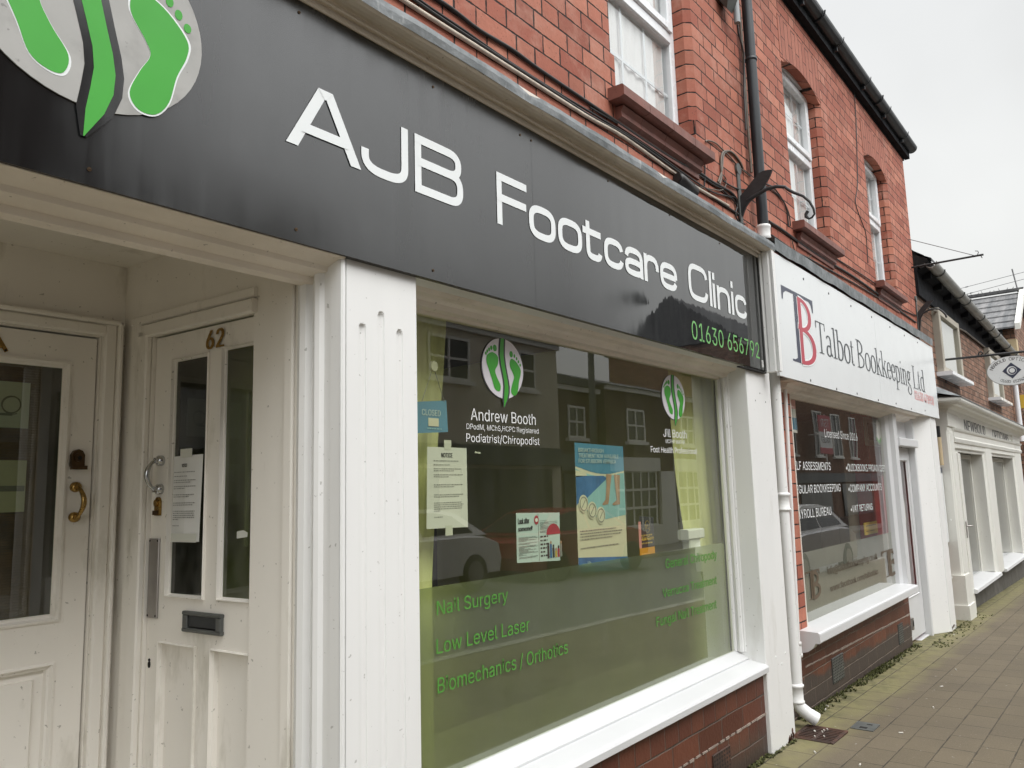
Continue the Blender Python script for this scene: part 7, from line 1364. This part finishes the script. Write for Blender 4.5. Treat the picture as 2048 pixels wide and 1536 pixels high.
tufts('moss', 3.2, 4.36, -.02, .02, 260, 'patches of moss at the foot of the clinic wall and pilaster', 2, .014)
tufts('moss', 7.7, 10.2, -.16, -.0, 300, 'thin moss and weeds by the far white pilasters', 3, .016, lambda x: .3+.7*max(0, math.sin(x*5)))
def butt(x, y, a, label, k=0):
    m = MB(); z = gz(x)+.004; l = .022; m.tube([(x-math.cos(a)*l/2, y-math.sin(a)*l/2, z), (x+math.cos(a)*l/2, y+math.sin(a)*l/2, z)], .0038, 7); return single('cigarette_end', m, 'butt', label, 'cigarette end', 'cigarette ends and scraps on the pavement')
def gpx(px, py):
    p = P(px, py, 2, 0); 
    for _ in range(4): p = P(px, py, 2, gz(p.x))
    return p
for px, py, a, lb in ((1654, 1413, 1.2, 'white cigarette end lying in the moss by the brown plinth'), (1651, 1420, .2, 'second cigarette end beside the one in the moss'), (1867, 1416, .3, 'white scrap alone on the paving at the right edge'), (1802, 1467, 2.0, 'pale scrap on the paving right of the drain'), (1630, 1506, .6, 'white scrap on the paving below the drain grate'), (1720, 1531, 0.1, 'pale scrap at the bottom edge of the view'), (1908, 1270, .5, 'tiny white scrap on the paving before the far pilaster'), (1912, 1340, .4, 'white scrap in the middle of the far paving'), (1883, 1374, 2.5, 'pale scrap nearer the camera than the far paving one'), (1776, 1333, .9, 'cigarette end by the moss halfway along the brown plinth')):
    p = gpx(px, py); butt(p.x, p.y, a, lb)
for k in range(7):
    x, y = random.uniform(4.40, 4.60), random.uniform(-.16, -.02); m = MB(); m.tube([(x, y, gz(4.5)+.011), (x+.012, y+.008, gz(4.5)+.011)], .0035, 6); single('cigarette_end', m, 'butt', 'cigarette ends caught on the rusty drain grate', 'cigarette end', 'cigarette ends on the drain grate')
def on62(s, z, d): return tuple(O62+U62*s+N62*0+Vector((0, 0, z)))
nt62 = MB(B62); a, b = -.568, -.419; yp = .008
nt62.add([(a, yp, 1.228), (b, yp-.004, 1.228), (b+.004, yp, 1.488), (a+.004, yp, 1.487), ((a+b)/2, yp-.006, 1.228), ((a+b)/2, yp-.004, 1.4875)], [(0, 4, 5, 3), (4, 1, 2, 5)], 'paper')
nt62.box(-.522, -.462, yp-.007, yp-.006, 1.482, 1.508, 'tape'); nt62.box(a+.01, b-.01, yp-.0072, yp-.0068, 1.226, 1.252, 'tape')
text(nt62, 'NOTICE', -.508, -.482, 1.452, .010, yp-.009, 'ink', 0, .0006); lines(nt62, a+.02, b-.018, 1.275, 1.437, [.95, 0, .6, 0, 1, .75, 0, 1, .5, 0, 0, .95, .7, 0, 0, 1, .9, 0, 0, 1, .97, .98, 1, .25, 0, 0, .3], yp-.009, 'inkg', 3)
single('paper_notice', nt62, None, 'white typed notice taped to the door numbered 62 in the porch', 'notice')
sc2 = MB(B62); sc2.add([(-.262, .0195, 1.238), (-.215, .0195, 1.243), (-.213, .0195, 1.255), (-.232, .0195, 1.262), (-.262, .0195, 1.258)], [(0, 1, 2, 3, 4)]); single('tape_scrap', sc2, 'tape', 'torn white scrap stuck to the right pane of the porch door 62', 'tape')
q = P(955, 905, 1, YP); sc3 = MB(); sc3.add([(q.x-.014, YP, q.z-.002), (q.x+.016, YP, q.z-.004), (q.x+.016, YP, q.z+.002), (q.x-.002, YP, q.z+.002), (q.x-.012, YP, q.z+.005)], [(0, 1, 2, 3, 4)]); single('tape_scrap', sc3, 'tape', 'tiny torn tape scrap on the clinic glass right of the typed notice', 'tape')
